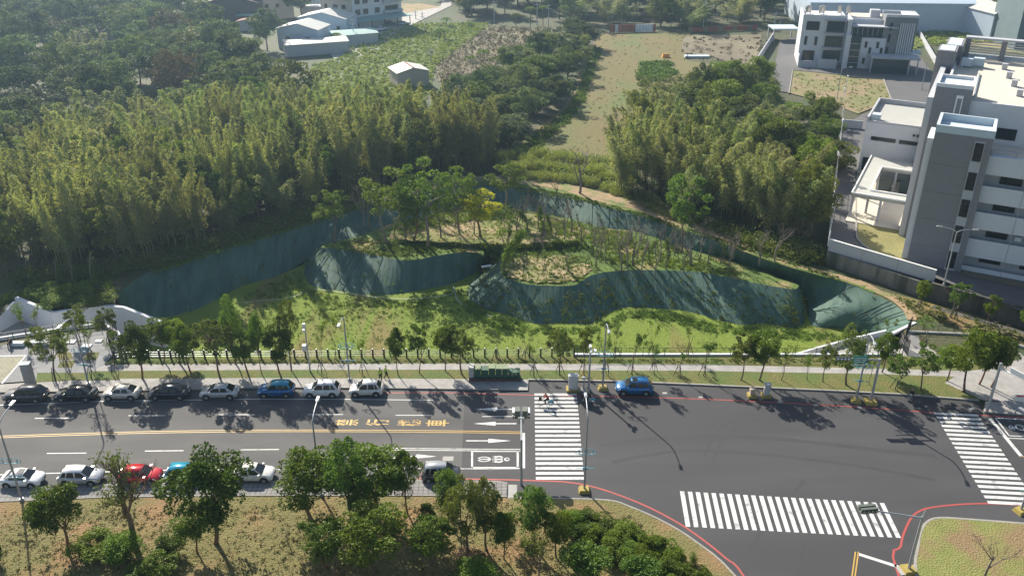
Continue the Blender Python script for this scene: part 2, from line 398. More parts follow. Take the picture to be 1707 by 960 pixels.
# the great ground sheet with the basin cut out of it
rimc = np.array([(p.x, p.y, p.z) for p in RIML])
def zground(P):
    d = np.sqrt(((P[:, None, :] - rimc[None, :, :2]) ** 2).sum(2)); i = d.argmin(1); dm = d[np.arange(len(P)), i]
    return -.1 + (rimc[i, 2] + .1) * np.exp(-(dm / 16) ** 2)
sheet('ground', [(-900,85.6,-.1),(-400,85.6,-.1),(-51,85.6,-.1),(52,85.6,-.1),(900,60,-.1),(900,1500,-.1),(-900,1500,-.1)], M['earth'], holes=[[(p.x,p.y,p.z) for p in HOLE]], step=0, zf=zground) if False else None
near = [(-130,84.5,-.1),(130,78,-.1),(130,260,-.1),(-130,260,-.1)]
sheet('ground', near, M['earth'], holes=[[(p.x,p.y,p.z) for p in HOLE]], step=4, zf=zground, noise=.12, nsc=.3)
MB().add([(-130,78,-.1),(-130,260,-.1),(130,260,-.1),(130,60,-.1),(1500,60,-.1),(1500,1800,-.1),(-1500,1800,-.1),(-1500,78,-.1)],
         [(0,1,6,7),(1,2,5,6),(2,3,4,5)]).build('far_ground', M['earth'], kind='structure')
# road
asph = [p for p in KERB_UP] + KERB_R + KERB_R2 + [Vector((240, 30, 0))] + list(reversed(KRB)) + list(reversed(KCURVE)) + list(reversed(KLOW))
asph = [(p.x, p.y, 0.0) for p in asph]
sheet('road', asph, M['asphalt'], step=0)
old = [(-260,81.2),(-120,83.2)] + [(p.x, p.y - .35) for p in KERB_UP[2:-2]] + [tuple(G(775,653)[:2]), tuple(G(771,739)[:2]), tuple(G(769,799)[:2])] + [(p.x, p.y + .3) for p in reversed(KLOW[2:-3])] + [(-120,66.9),(-260,64.8)]
sheet('older_road_surface', [(a, b, .004) for a, b in old], M['asphalt_old'], step=0)
# kerbs
strip('kerb', KERB_UP, .18, -.05, .15, M['kerb'])
strip('kerb', [G(880,651), G(881,634.5)], .18, -.05, .146, M['kerb'])
strip('kerb', KERB_R, .22, -.05, .15, M['kerb'])
strip('kerb', KERB_R2, .18, -.05, .15, M['kerb'])
strip('kerb', KLOW, .18, -.05, .15, M['kerb'], side=-1)
strip('kerb', KCURVE, .18, -.05, .16, M['kerb'], side=-1)
strip('kerb', KRB, .22, -.05, .16, M['kerb'], side=-1)
# upper sidewalk, verge, path
def band(name, A, B, z, m, **kw):
    return sheet(name, [(p[0], p[1], z) for p in A] + [(p[0], p[1], z) for p in reversed(B)], m, step=0, **kw)
SWT = [Vector((-260, 84, 0)), Vector((-120, 86, 0))] + px([(-60,640),(0,640),(110,633),(430,631.5),(780,633),(880,634)])
band('sidewalk', [p + Vector((0, .17, 0)) for p in KERB_UP], SWT, .14, M['pave'])
PB = px([(150,620),(430,618),(740,617.6),(1168,619.4),(1472,625),(1605,629.5),(1640,632)])
PT = px([(170,609),(430,607.5),(740,607.5),(1168,609),(1472,616),(1600,619.5),(1650,623)])
KR_in = [p + Vector((0, .2, 0)) for p in KERB_R]
verge_low = px([(100,633),(430,631.5),(780,633),(880,634)]) + KR_in[1:] + px([(1645,669)])
band('grass_verge', verge_low, PB, .125, M['verge'])
band('footpath', PB, PT, .13, M['path'])
fl = px([(190,599.5),(600,596.5),(957,594.2),(1500,594.2),(1560,598),(1650,606)])
band('upper_grass_verge', PT, fl, .12, M['verge'])
# foreground verges
fg = [p + Vector((0, -.02, 0)) for p in GL] + [p + Vector((-.1, -.17, 0)) for p in KCURVE] + [Vector((24, -10, 0)), Vector((-260, -10, 0))]
fgp = [(p.x, p.y, .14) for p in fg]
sheet('foreground_grass', fgp, M['drygrass'], step=2.0, zf=lambda P: np.full(len(P), .16), noise=.10, nsc=.7)
band('lower_sidewalk', [p + Vector((0, -.17, 0)) for p in KLOW], GL, .14, M['pave2'])
strip('verge_edging', GL, .12, .0, .2, M['kerb'], side=-1)
sheet('sidewalk_end_slab', [tuple(p) for p in px([(846,807),(862,807.5),(862,829),(846,829)], .02)], M['concrete'], step=0)
fr = [p + Vector((.2, -.05, 0)) for p in KRB] + [Vector((240, -10, 0)), Vector((33.3, -10, 0))]
M['verge_right'] = mat('corner_grass', (.27,.26,.085), (.17,.21,.045), .5, .95, c3=(.26,.18,.09), scale3=.16, bump=.8, bscale=6, t3=.55)
sheet('corner_grass', [(p.x, p.y, .15) for p in fr], M['verge_right'], step=3.0, zf=lambda P: np.full(len(P), .17), noise=.05, nsc=.7)
# right-hand sidewalk and plaza
band('corner_sidewalk', [p + Vector((0, .16, 0)) for p in KERB_R2], px([(1642,671),(1707,672)]) + [Vector((240, 60, 0))], .14, M['pave'])
band('corner_path', px([(1575,640),(1640,669),(1707,672)]) + [Vector((120, 78, 0))], px([(1600,622),(1650,615),(1707,598)]) + [Vector((120, 92, 0))], .135, M['path'])
#@@SECTION basin
sheet('basin_floor', [(p.x, p.y, -4.5) for p in smooth_line(TOEW, 2)] + [(p.x, p.y, -4.5) for p in FRONT[:-9]] + [tuple(G(200, 575, -4.5)), tuple(G(205, 545, -4.5))],
      M['lawn'], step=2.5, zf=lambda P: np.full(len(P), -4.5), noise=.06, nsc=.35)
basin = empty('netted_bank', RIMW[10], label='long curving earth bank under dark green slope netting round the back of the hollow', cat='netted bank')
lo = loft('bank_netting', RIMW, TOEW, M['net'], nv=6, noise=.05)
lo.parent = basin; lo.location = -RIMW[10]; del lo['kind']
def seams(A, B, r, org, every=3):
    SA, SB = smooth_line(A, 4), smooth_line(B, 4)
    for i in range(1, len(SA) - 1):
        if random.random() > 1 / every: continue
        n_ = Vector((0, -.03, .03)); MB().tube([SA[i] - org + n_, SA[i].lerp(SB[i], .5) - org + n_ + Vector((random.uniform(-.1,.1), 0, .03)), SB[i] - org + n_], .035, 4).build('seam', M['seam'], r)
M['seam'] = mat('netting_seam', (.03,.06,.055), (.08,.12,.11), 1, .8)
seams(RIMW, TOEW, basin, RIMW[10], 3)
def mound(label, pairs, top_z, bot_z):
    A = [G(*a, top_z if len(a) < 3 else a[2])if len(a) < 3 else G(*a) for a, b in pairs]; B = [G(*b, bot_z) for a, b in pairs]
    r = empty('netted_mound_face', A[0], label=label, cat='netted bank')
    o = loft('slope_netting', A, B, M['net'], nv=6, noise=.07); o.parent = r; o.location = -A[0]; del o['kind']; seams(A, B, r, A[0]); return A, B
M1 = mound('dark netted front of the smaller left mound in shade', [((540,408),(512,428)),((536,412),(508,445)),((545,414),(508,462)),((563,415),(522,477)),((604,421),(570,485)),((648,430),(633,493)),((685,434),(692,485)),((725,427),(750,474)),((765,421),(785,459)),((793,421),(803,449)),((806,427),(812,437)),((806,418),(816,428))], -1.1, -4.5)
M2 = mound('sunlit netted front of the larger right mound with weeds growing through', [((840,432),(818,437)),((834,440),(795,462)),((835,450),(780,480)),((838,459),(783,500)),((850,466),(805,514)),((880,474),(845,524)),((915,476),(890,539)),((955,476),(940,538)),((972,468),(985,540)),((986,459),(1008,526)),((1015,453),(1040,513)),((1060,450),(1095,514)),((1110,451),(1140,518)),((1159,453),(1206,535)),((1210,462),(1240,541)),((1260,472),(1275,538)),((1300,479),(1313,545)),((1325,482),(1337,542)),((1332,476),(1347,515))], -1.1, -4.5)
isl = smooth_line(M1[0], 4) + [G(812,412,-1.3), G(828,412,-1.3), G(838,424,-1.2)] + smooth_line(M2[0], 4) + list(reversed(TOEW[7:21]))
sheet('island_top', [tuple(p) for p in isl], M['plateau'], step=1.6, noise=.16, nsc=.9)
sheet('bank_foot', [tuple(p) for p in px([(500,448,-4.52),(508,436,-4.1),(524,424,-3.1),(545,412,-2.0),(570,402,-1.6),(600,394,-1.35),(640,386,-1.3),(640,404,-1.15),(545,406,-1.15),(534,410,-1.3),(514,428,-4.3),(508,446,-4.52)])], M['plateau'], step=0)
sheet('gully', [tuple(p) for p in px([(818,437,-4.45),(795,462,-4.45),(802,449,-4.45),(812,437,-4.3),(815,420,-2.4),(813,411,-1.4),(830,409,-1.4),(842,420,-1.3),(841,433,-1.2)])], M['plateau'], step=0)
TT = [(648,398,-1.15),(672,399,-.7),(690,402,-.4),(712,401),(735,404),(758,403),(780,407),(806,405),(830,408),(856,404),(880,407),(905,403),(930,406,-.4),(950,402,-.75),(964,401,-1.05)]
TB = [(650,402,-1.3),(672,405,-1.3),(690,408,-1.3),(712,410,-1.3),(735,413,-1.3),(758,414,-1.3),(780,418,-1.3),(806,418,-1.4),(830,421,-1.4),(856,419,-1.4),(880,420,-1.4),(905,417,-1.3),(930,418,-1.3),(950,411,-1.2),(968,404,-1.2)]
M['bankveg'] = mat('overgrown_bank', (.035,.055,.018), (.07,.09,.03), 1.5, .95, bump=1, bscale=3)
loft('terrace_bank', px(TT, -.3), px(TB), M['bankveg'], nv=4, noise=.1)
sheet('upper_terrace', [tuple(p) for p in px(TT, -.3)] + [tuple(p) for p in px([(985,388,-1.05),(965,374,-.95),(935,364,-.8),(880,356,-.5),(800,352,-.5),(720,360,-.4),(668,374,-.3),(652,386,-.2)])],
      mat('terrace_dirt', (.12,.17,.03), (.24,.20,.08), .6, .95, c3=(.36,.27,.15), scale3=.2, bump=.8, bscale=4), step=1.5, noise=.1)
# dirt tracks along the rim
def track(line_in, w, z=.03, name='rim_track', m='dirt'):
    A = smooth_line(line_in, 3); B = []
    for i, p in enumerate(A):
        d = A[min(i+1, len(A)-1)] - A[max(i-1, 0)]; nn = Vector((-d.y, d.x, 0)).normalized()
        B.append(p + nn * w * random.uniform(.75, 1.25))
    V = [p + Vector((0, 0, z)) for p in A] + [p + Vector((0, 0, z)) for p in B]; n = len(A)
    MB().add(V, [(i, i+1, n+i+1, n+i) for i in range(n-1)]).build(name, M[m], kind='structure')
off = lambda i0, i1, o: [Vector((p.x, p.y, p.z)) + Vector((0, o, 0)) for p in RIMW[i0:i1]]
track(off(1, 10, 0.1), 2.2, .06, 'rim_grass', 'plateau')
track(off(1, 10, 2.1), 1.0, .10)
track(off(9, 23, 0.1), 1.6, .06, 'rim_grass', 'plateau')
track(off(9, 19, 1.6), 3.4, .10)
track(off(18, 26, .8), 1.3, .08)
sheet('dirt_clearing', [tuple(p) for p in px([(850,308,1.25),(950,318,1.3),(1035,340,1.2),(1075,348,1.1),(1060,335,1.0),(1010,318,.9),(960,303,.8),(900,293,.7),(845,292,.7)])], M['dirt'], step=0)
# concrete retaining walls round the front of the basin
fw = [p.copy() for p in FRONT]
for p in fw: p.z = 0
strip('basin_wall', fw[:6], .3, -4.6, .10, M['concrete'], side=1)
strip('basin_coping', [fw[2] + Vector((0, -.04, 0)), fw[3] + Vector((0, -.04, 0))], .35, .0, .35, M['whitewall'], side=-1)
# ramp on the right
rA = px([(1500,592),(1440,592.5),(1380,593),(1310,594)]); rz = [-.0, -1.2, -2.6, -4.4]
rampB = [Vector((p.x, p.y + 5.0, 0)) for p in rA]
V = [(p.x, p.y, z) for p, z in zip(rA, rz)] + [(p.x, p.y, z) for p, z in zip(rampB, rz)]
MB().add(V, [(i, i+1, 5+i, 4+i) for i in range(3)]).build('basin_ramp', M['concrete'], kind='structure')
strip('ramp_wall', [Vector((p.x, p.y, z + .5)) for p, z in zip(rampB, rz)] + [rampB[-1] + Vector((-3, 0, -4.3))], .3, -4.8, .25, M['whitewall'], side=1)
strip('basin_coping', [Vector((p.x + 1.2, p.y, 0)) for p in (rampB[0], G(1512,540))], .4, -.1, .2, M['whitewall'], side=1)
sheet('gate_slab', [tuple(p) for p in px([(1500,593,.02),(1503,556,.02),(1530,556,.02),(1640,562,.02),(1700,588,.02),(1760,640,.02),(1710,660,.02),(1660,606,.02)])], M['path'], step=0)
strip('planter_edge', px([(1512,556),(1640,562),(1707,582)]), .3, 0, .35, M['concrete'], side=1)
sheet('corner_lawn', [tuple(p) for p in px([(1516,552,.1),(1524,540,.1),(1500,505,.1),(1440,478,.1),(1500,492,.1),(1600,518,.1),(1707,556,.1),(1790,590,.1),(1790,610,.1),(1707,580,.1),(1640,560,.1)])], M['drygrass'], step=0)
#@@SECTION leftplaza
# ---------------------------------------------------------------- left plaza and sunken ramp
sheet('plaza', [tuple(p) for p in px([(-200,650,.14),(0,640.5,.14),(110,633.5,.14),(150,620,.14),(172,609,.14),(196,584,.14),(197,556,.14),(170,552,.14),(90,560,.14),(0,576,.14),(-200,590,.14)])], M['plaza'], step=0)
sheet('tan_paving_square', [tuple(p) for p in px([(-60,638,.145),(5,638,.145),(44,592,.145),(-60,594,.145)])], M['plaza_tan'], step=0)
strip('plaza_border', px([(5,639),(45,592),(-60,594)], .15), .25, -.1, .02, M['whitewall'], side=1)
sheet('planting_patch', [tuple(p) for p in px([(92,587,.16),(118,587,.16),(122,598,.16),(100,600,.16)])], M['verge'], step=0)
sheet('planting_patch', [tuple(p) for p in px([(100,602,.16),(126,600,.16),(120,612,.16),(96,612,.16)])], M['verge'], step=0)
sheet('planting_patch', [tuple(p) for p in px([(145,588,.16),(166,587,.16),(160,600,.16),(138,600,.16)])], M['verge'], step=0)
sheet('plaza_verge', [tuple(p) for p in px([(60,637,.155),(112,634,.155),(200,633,.155),(200,621,.155),(62,621,.155)])], M['verge'], step=0)
far = px([(27,507),(88,527),(175,515),(205,517),(265,530)])
tops = [1.0, .5, .5, .4, -.6]
b = MB()
def wallpoly(b, line, tops, bots, w):
    for i in range(len(line) - 1):
        a, c = line[i], line[i+1]; d = (c - a); d.z = 0; d.normalize(); nn = Vector((-d.y, d.x, 0)) * w
        q = [Vector((a.x, a.y, bots[i])), Vector((c.x, c.y, bots[i+1])), Vector((c.x, c.y, tops[i+1])), Vector((a.x, a.y, tops[i]))]
        b.add([*q, *[v + nn for v in q]], [(0,1,2,3),(7,6,5,4),(3,2,6,7),(0,4,5,1),(0,3,7,4),(1,5,6,2)])
wallpoly(b, far, tops, [-5.0] * 5, .45)
b.build('ramp_side_wall', M['whitewall'], label='long kinked white wall beyond the sunken ramp', cat='wall')
b = MB(); wallpoly(b, px([(-40,552),(27,507)]), [-.9, .35], [-5, -5], .4)
b.build('ramp_end_wall', M['whitewall'], label='short sloping white wall at the head of the sunken ramp', cat='wall')
b = MB(); wallpoly(b, px([(-40,572),(0,567),(90,553),(170,543),(195,557),(200,566)]), [.35] * 5 + [.2], [-5] * 6, .3)
b.build('planter_wall', M['whitewall'], label='low white kerb wall on the near side of the sunken ramp', cat='wall')
sheet('sunken_ramp', [tuple(p) for p in px([(-60,590,-1.6),(60,580,-2.2),(200,570,-4.3),(270,560,-4.6),(275,530,-4.6),(205,520,-4.2),(88,522,-3),(0,545,-2.2),(-60,560,-1.6)])], M['concrete'], step=0)
#@@SECTION fields
# ---------------------------------------------------------------- fields behind
sheet('open_field', [tuple(p) for p in px([(840,262),(880,225),(935,185),(960,150),(965,120),(975,90),(1005,56),(1150,55),(1150,75),(1140,100),(1200,110),(1210,160),(1150,200),(1110,260),(1000,275),(900,272)], .02)], M['field'], step=6, noise=.05)
sheet('farm_plot', [tuple(p) for p in px([(505,165),(521,108),(561,98),(634,55),(690,40),(810,38),(812,46),(727,110),(712,165),(640,185)], .02)], M['farm'], step=0)
sheet('orchard_plot', [tuple(p) for p in px([(727,110),(812,46),(931,50),(905,70),(860,90),(800,121),(770,140),(730,135)], .025)], M['farm_brown'], step=0)
sheet('garden_plot', [tuple(p) for p in px([(1062,122),(1068,104),(1120,102),(1128,122),(1100,136),(1066,134)], .045)], M['farm'], step=0)
sheet('dirt_yard', [tuple(p) for p in px([(1140,60),(1270,58),(1262,110),(1225,108),(1190,95),(1135,88)], .03)], M['farm_brown'], step=0)
sheet('rough_grass', [tuple(p) for p in px([(1490,118),(1495,28),(1560,20),(1800,40),(1800,110),(1620,75),(1540,76),(1500,90)], .02)],
      mat('rough_grass', (.24,.23,.09), (.15,.18,.05), .25, .95, c3=(.28,.24,.12), scale3=.07, bump=1, bscale=2), step=0)
sheet('village_road', [tuple(p) for p in px([(560,104),(610,80),(650,52),(640,30),(690,20),(735,10),(745,-30),(760,-30),(752,10),(700,35),(672,50),(640,78),(600,95)], .05)],
      mat('pale_concrete_road', (.42,.40,.38), (.34,.33,.31), .3, .9), step=0)
sheet('village_yard', [tuple(p) for p in px([(540,75),(560,104),(610,80),(660,48),(650,30),(600,50)], .03)], M['concrete'], step=0)
sheet('bare_soil_patch', [tuple(p) for p in px([(640,30),(645,8),(700,6),(735,12),(690,20)], .06)], M['dirt'], step=0)
#@@SECTION markings
# ---------------------------------------------------------------- painted road markings
ZM = .010
def pline(name, pts, w, m, z=ZM, root=None, closed=False):
    P = [Vector((p.x, p.y, 0)) for p in pts]; n = len(P); V = []; Fs = []
    for i, p in enumerate(P):
        d = (P[min(i+1, n-1)] - P[max(i-1, 0)]).normalized(); nn = Vector((-d.y, d.x, 0)) * w / 2
        V += [(p.x + nn.x, p.y + nn.y, z), (p.x - nn.x, p.y - nn.y, z)]
    for i in range(n - 1): Fs.append((2*i+1, 2*i+3, 2*i+2, 2*i))
    return MB().add(V, Fs).build(name, M[m], root, kind=None if root else 'structure')
def root(name): return empty(name, (0, 0, 0), kind='structure')
L0 = lambda y: [Vector((-260, G(0, y).y - 2.0, 0)), Vector((-120, G(0, y).y - .8, 0)), G(-60, y + .6)]
pline('red_line', smooth_line(px([(639,655),(740,654.6),(891,658.4),(1030,661),(1168,665),(1300,671),(1439,679),(1558,687.6),(1705,696)]), 3) + [Vector((200, 72, 0))], .15, 'red')
pline('red_line', smooth_line(px([(695,797),(830,799),(888,800.7),(942,803),(983,809.7),(1024,822),(1078,843.5),(1132,872),(1173,900),(1210,930),(1240,960)]) + [Vector((21.5, 46, 0)), Vector((23.4, 20, 0))], 4), .2, 'red')
pline('red_line', smooth_line([Vector((31.4, 30, 0))] + px([(1500,965),(1501.7,910),(1508,885),(1519,863),(1534.5,850.7),(1559.5,844.4),(1606,840),(1653,839),(1707,841.5),(1900,850)]), 4), .2, 'red')
pline('white_line', L0(675) + px([(0,675),(176,668.6),(428,665),(576,665.5),(722,666.8)]), .12, 'white')
yl = L0(728) + smooth_line(px([(0,728),(117,724),(262,720),(430,718),(604,718),(740,719),(871,721)]), 3)
for o in (-.15, .15): pline('yellow_line', [p + Vector((0, o, 0)) for p in yl], .11, 'yellow')
pline('white_line', L0(789) + px([(0,791),(67,789),(271,783.5),(455,782),(677,780.6),(785,781)]), .12, 'white')
pline('white_line', px([(785,781),(866,780.5)]), .16, 'white')
for o in (-.14, .14): pline('white_line', [p + Vector((0, o, 0)) for p in px([(600,747.7),(830,750),(868,750)])], .11, 'white')
pline('white_line', px([(0,817),(87,812)]), .08, 'white')
r = root('lane_dashes')
for a, b_, y in [(-98,-36,701),(58,123,697),(214,276,692.5),(364.5,424.5,691),(512.6,572,690.7),(659.5,716,692),(804,861,694)]: pline('dash', px([(a, y), (b_, y)]), .12, 'white', root=r)
for a, b_, y in [(-85,-20,759),(78,144,755.5),(241.5,306,751.5),(401,465,749.5)]: pline('dash', px([(a, y), (b_, y - .6)]), .12, 'white', root=r)
def crosswalk(lp, rp, n, w):
    r = root('crosswalk')
    for i in range(n):
        t = i / (n - 1); a = Vector(lp[0]).lerp(lp[1], t); c = Vector(rp[0]).lerp(rp[1], t)
        pline('stripe', [a, c], w, 'white', root=r, z=ZM + .004)
crosswalk((G(891,657.5), G(893.3,797)), (G(961.5,657.5), G(973.6,797)), 20, .42)
crosswalk((G(1557.5,689), G(1646,836.5)), (G(1631,692.5), G(1730,841)), 20, .42)
crosswalk((G(1137,818.5), G(1470,838)), (G(1147,877.5), G(1498,896)), 26, .42)
pline('stop_line', px([(872,721.5), (872,780)]), .4, 'white')
def arrow(x0, x1, xt, y, hw=.36):
    a, b_, t = G(x0, y), G(x1, y), G(xt, y)
    d = (t - a).normalized(); n = Vector((-d.y, d.x, 0)); V = [a + n*.09, b_ + n*.09, b_ + n*hw, t, b_ - n*hw, b_ - n*.09, a - n*.09]
    V = [(v.x, v.y, ZM + .004) for v in V]; return V
MB().add(arrow(863,828,792,682), [(0,1,5,6),(2,3,4)]).build('lane_arrow', M['white'], kind='structure')
MB().add(arrow(861,826,789,706), [(0,1,5,6),(2,3,4)]).build('lane_arrow', M['white'], kind='structure')
MB().add(arrow(777,814,852,734.5), [(0,1,5,6),(2,3,4)]).build('lane_arrow', M['white'], kind='structure')
ta = arrow(640,694,728,760.5); k = px([(668,765),(676,774),(690,767),(676,779),(684,765)])
MB().add(ta, [(0,1,5,6),(2,3,4)]).add([(p.x, p.y, ZM + .006) for p in px([(650,761.5),(672,772),(676,771),(656,761)])], [(0,1,2,3)]).add([(p.x, p.y, ZM + .009) for p in px([(669,768.5),(676,776),(689,766.5)])], [(0,1,2)]).build('turn_arrow', M['white'], kind='structure')
bx = root('waiting_box')
for q in ([(787,752),(787,779.5)], [(863,752),(863,779.5)], [(785,752.2),(865,752.2)], [(785,778.8),(865,778.8)]): pline('box_line', px(q), .2 if q[0][0] == q[1][0] else .14, 'white', root=bx)
# the scooter-rider emblem in the waiting box: drawn in metres, top of the figure to the right
c0 = G(826,765.3); sym = MB()
def blob(pts, z=ZM + .004): sym.add([(c0.x + a * .95, c0.y + b * .95, z) for a, b in pts], [tuple(range(len(pts)))])
def ringp(cx, cy, ro, ri, a0=0, a1=6.2832, n=16, sx=1, z=ZM + .004):
    V = []; 
    for i in range(n + 1):
        t = a0 + (a1 - a0) * i / n; V += [(c0.x + cx + ro*sx*math.cos(t), c0.y + cy + ro*math.sin(t), z), (c0.x + cx + ri*sx*math.cos(t), c0.y + cy + ri*math.sin(t), z)]
    sym.add(V, [(2*i, 2*i+1, 2*i+3, 2*i+2) for i in range(n)])
ringp(1.15, 0, .30, .13); ringp(.35, 0, .56, .36, .5, 2.7, sx=.9); ringp(.35, 0, .56, .36, 3.6, 5.8, sx=.9)
blob([(-.25,-.10),(.75,-.14),(.75,.14),(-.25,.10)]); blob([(-.30,-.5),(-.12,-.5),(-.12,.5),(-.30,.5)]); blob([(-.35,-.28),(.0,-.6),(.1,-.5),(-.2,-.15)]); blob([(-.35,.28),(-.2,.15),(.1,.5),(.0,.6)])
blob([(-1.75,-.07),(-.45,-.09),(-.45,.09),(-1.75,.07)]); ringp(-1.15, 0, .42, .30, .35, 2.8, sx=1.7); ringp(-1.15, 0, .42, .30, 3.5, 5.93, sx=1.7)
sym.build('scooter_emblem', M['white'], kind='structure')
# yellow characters, tops towards the left
for ch, xc, yc in [('禁',578,704), ('行',629,704), ('機',682,704.5), ('車',729,705)]:
    cu = bpy.data.curves.new('road_lettering', 'FONT'); cu.body = ch; cu.align_x = 'CENTER'; cu.align_y = 'CENTER'; cu.offset = .012
    t = bpy.data.objects.new('tmp', cu); COL.objects.link(t)
    dg = bpy.context.evaluated_depsgraph_get(); me = bpy.data.meshes.new_from_object(t.evaluated_get(dg))
    bpy.data.objects.remove(t); me.materials.clear(); me.materials.append(M['yellow'])
    o = link('road_lettering', me, kind='structure'); p = G(xc, yc); o.location = (p.x, p.y, ZM + .004)
    c = [v.co for v in me.vertices]
    if c:
        mx = Vector(((max(v.x for v in c) + min(v.x for v in c)) / 2, (max(v.y for v in c) + min(v.y for v in c)) / 2, 0))
        hx = max(v.x for v in c) - min(v.x for v in c); hy = max(v.y for v in c) - min(v.y for v in c)
        for v in me.vertices: v.co -= mx
        o.rotation_euler = (0, 0, rad(90)); o.scale = (1.15 / hx, 2.5 / hy, 1)
# right corner markings
pline('stop_line', px([(1650,697),(1703,761)]), .4, 'white')
pline('white_line', px([(1660,697),(1682,726)]), .15, 'white'); pline('white_line', px([(1660,696.5),(1760,702)]), .15, 'white')
for y in (726, 730): pline('white_line', px([(1681, y), (1790, y + 5)]), .14, 'white')
pline('yellow_line', px([(1700,760.5),(1800,766)]), .15, 'yellow')
c0 = G(1701,712.5); sym = MB()
ringp(0, 0, .55, .38); ringp(-.9, 0, .35, .2); blob([(.4,-.12),(1.4,-.12),(1.4,.12),(.4,.12)]); blob([(-1,-.5),(-.8,-.5),(-.8,.5),(-1,.5)])
sym.build('bicycle_emblem', M['white'], kind='structure')
pline('stop_line', px([(1431,923),(1500,945)]), .35, 'white')
for o in (0, 5): pline('yellow_line', px([(1426 + o, 919),(1420 + o, 962)]) + [G(1420 + o, 962) + Vector((-2, -30, 0))], .12, 'yellow')
# worn marks, covers and patches
for x, y, r_ in [(697,733,.85),(617,683,.8),(818,779,.55)]:
    c0 = G(x, y); sym = MB(); ringp(0, 0, r_, r_ - .1, n=28, z=.0065); sym.build('worn_ring', M['asphalt_yard'], kind='structure')
for x, y, w_, h_ in [(747,764,1.1,.7),(1108,655,.5,.35),(1300,670,.5,.35),(1360,675,.5,.35),(1433,679,.5,.3),(1168,662,.45,.3),(1618,681,.6,.4)]:
    p = G(x, y); MB().box(p.x - w_/2, p.y - h_/2, 0, p.x + w_/2, p.y + h_/2, .012).build('utility_cover', M['concrete'], kind='structure')

M['tyre'] = mat('tyre_darkened_asphalt', (.038,.037,.040), (.05,.049,.052), .6, .85)
for zi, (pts, w_) in enumerate([([(1175,760),(1190,725),(1222,700),(1262,690)], .25), ([(1188,770),(1204,735),(1236,708),(1270,697)], .22), ([(1020,770),(1130,752),(1260,756),(1420,775),(1560,800)], .5), ([(1000,742),(1130,728),(1280,730),(1450,748),(1560,760)], .6), ([(1240,955),(1260,900),(1300,850),(1340,800)], .35), ([(1330,955),(1340,905)], .4)]):
    pline('tyre_mark', smooth_line(px(pts), 5), w_, 'tyre', z=.0015 + zi * .0007)
for x0, x1, y in ((0,760,683),(0,760,708),(0,770,738),(0,770,768)): pline('wheel_track', px([(x0,y+5),(x0*.5+x1*.5,y),(x1,y+1)]), .55, 'asphalt_old2' if 'asphalt_old2' in M else 'asphalt_yard', z=.0058) if False else None
#@@SECTION vegetation
class _S(dict):
    def __missing__(s, k): return k
SHORT = _S()
def _ords():
    a = 'first second third fourth fifth sixth seventh eighth ninth tenth eleventh twelfth thirteenth fourteenth fifteenth sixteenth seventeenth eighteenth nineteenth'.split()
    out = list(a)
    for t, tt in (('twenty','twentieth'),('thirty','thirtieth'),('forty','fortieth'),('fifty','fiftieth')):
        out += [tt] + [t + '-' + q for q in a[:9]]
    return out
ORD = _ords()

# ---------------------------------------------------------------- foliage
def quads(c, L, Wd, dirs=None, droop=0.0, seed=None):
    n = len(c); a = RNG.normal(size=(n, 3)); 
    if dirs is not None: a = a * .5 + dirs
    a[:, 2] -= droop; a /= np.linalg.norm(a, axis=1)[:, None] + 1e-9
    b = np.cross(a, RNG.normal(size=(n, 3))); b /= np.linalg.norm(b, axis=1)[:, None] + 1e-9
    l = (L * RNG.uniform(.6, 1.3, n))[:, None]; w = (Wd * RNG.uniform(.6, 1.3, n))[:, None]
    return np.stack([c - a*l, c + b*w - a*l*.1, c + a*l, c - b*w - a*l*.1], 1).reshape(-1, 3)
def leafmesh(name, V, m):
    n = len(V) // 4; me = bpy.data.meshes.new(name)
    me.vertices.add(len(V)); me.vertices.foreach_set('co', V.astype(np.float32).ravel())
    me.loops.add(4*n); me.loops.foreach_set('vertex_index', np.arange(4*n, dtype=np.int32))
    me.polygons.add(n); me.polygons.foreach_set('loop_start', np.arange(n, dtype=np.int32) * 4); me.polygons.foreach_set('loop_total', np.full(n, 4, np.int32))
    me.update(calc_edges=True); me.materials.append(m); return me
def lobes(K, rx, rz, zc, inner=.35, zmin=None):
    out = []
    while len(out) < K:
        d = RNG.normal(size=3); d /= np.linalg.norm(d); r = RNG.uniform(inner, 1) ** .6
        p = d * r * np.array([rx, rx, rz]) * np.array([RNG.uniform(.75, 1.12)] * 2 + [1])
        p[2] += zc
        if zmin is None or p[2] > zmin: out.append(p)
    return np.array(out)
def tubes_mesh(name, paths, m):
    b = MB()
    for pts, rs, n in paths: b.tube(pts, rs, n)
    me = bpy.data.meshes.new(name); me.from_pydata(b.v, [], b.f); me.polygons.foreach_set('use_smooth', [True] * len(me.polygons))
    me.materials.append(m); return me
def limb(a, b, r0, r1, bend=.15, n=4, k=5):
    a, b = Vector(a), Vector(b); d = (b - a); side = Vector((random.uniform(-1,1), random.uniform(-1,1), 0)) * d.length * bend
    pts = [a + d * (i / n) + side * math.sin(math.pi * i / n) + Vector((0, 0, -.05 * d.length * math.sin(math.pi * i / n))) for i in range(n + 1)]
    return (pts, [r0 + (r1 - r0) * i / n for i in range(n + 1)], k)
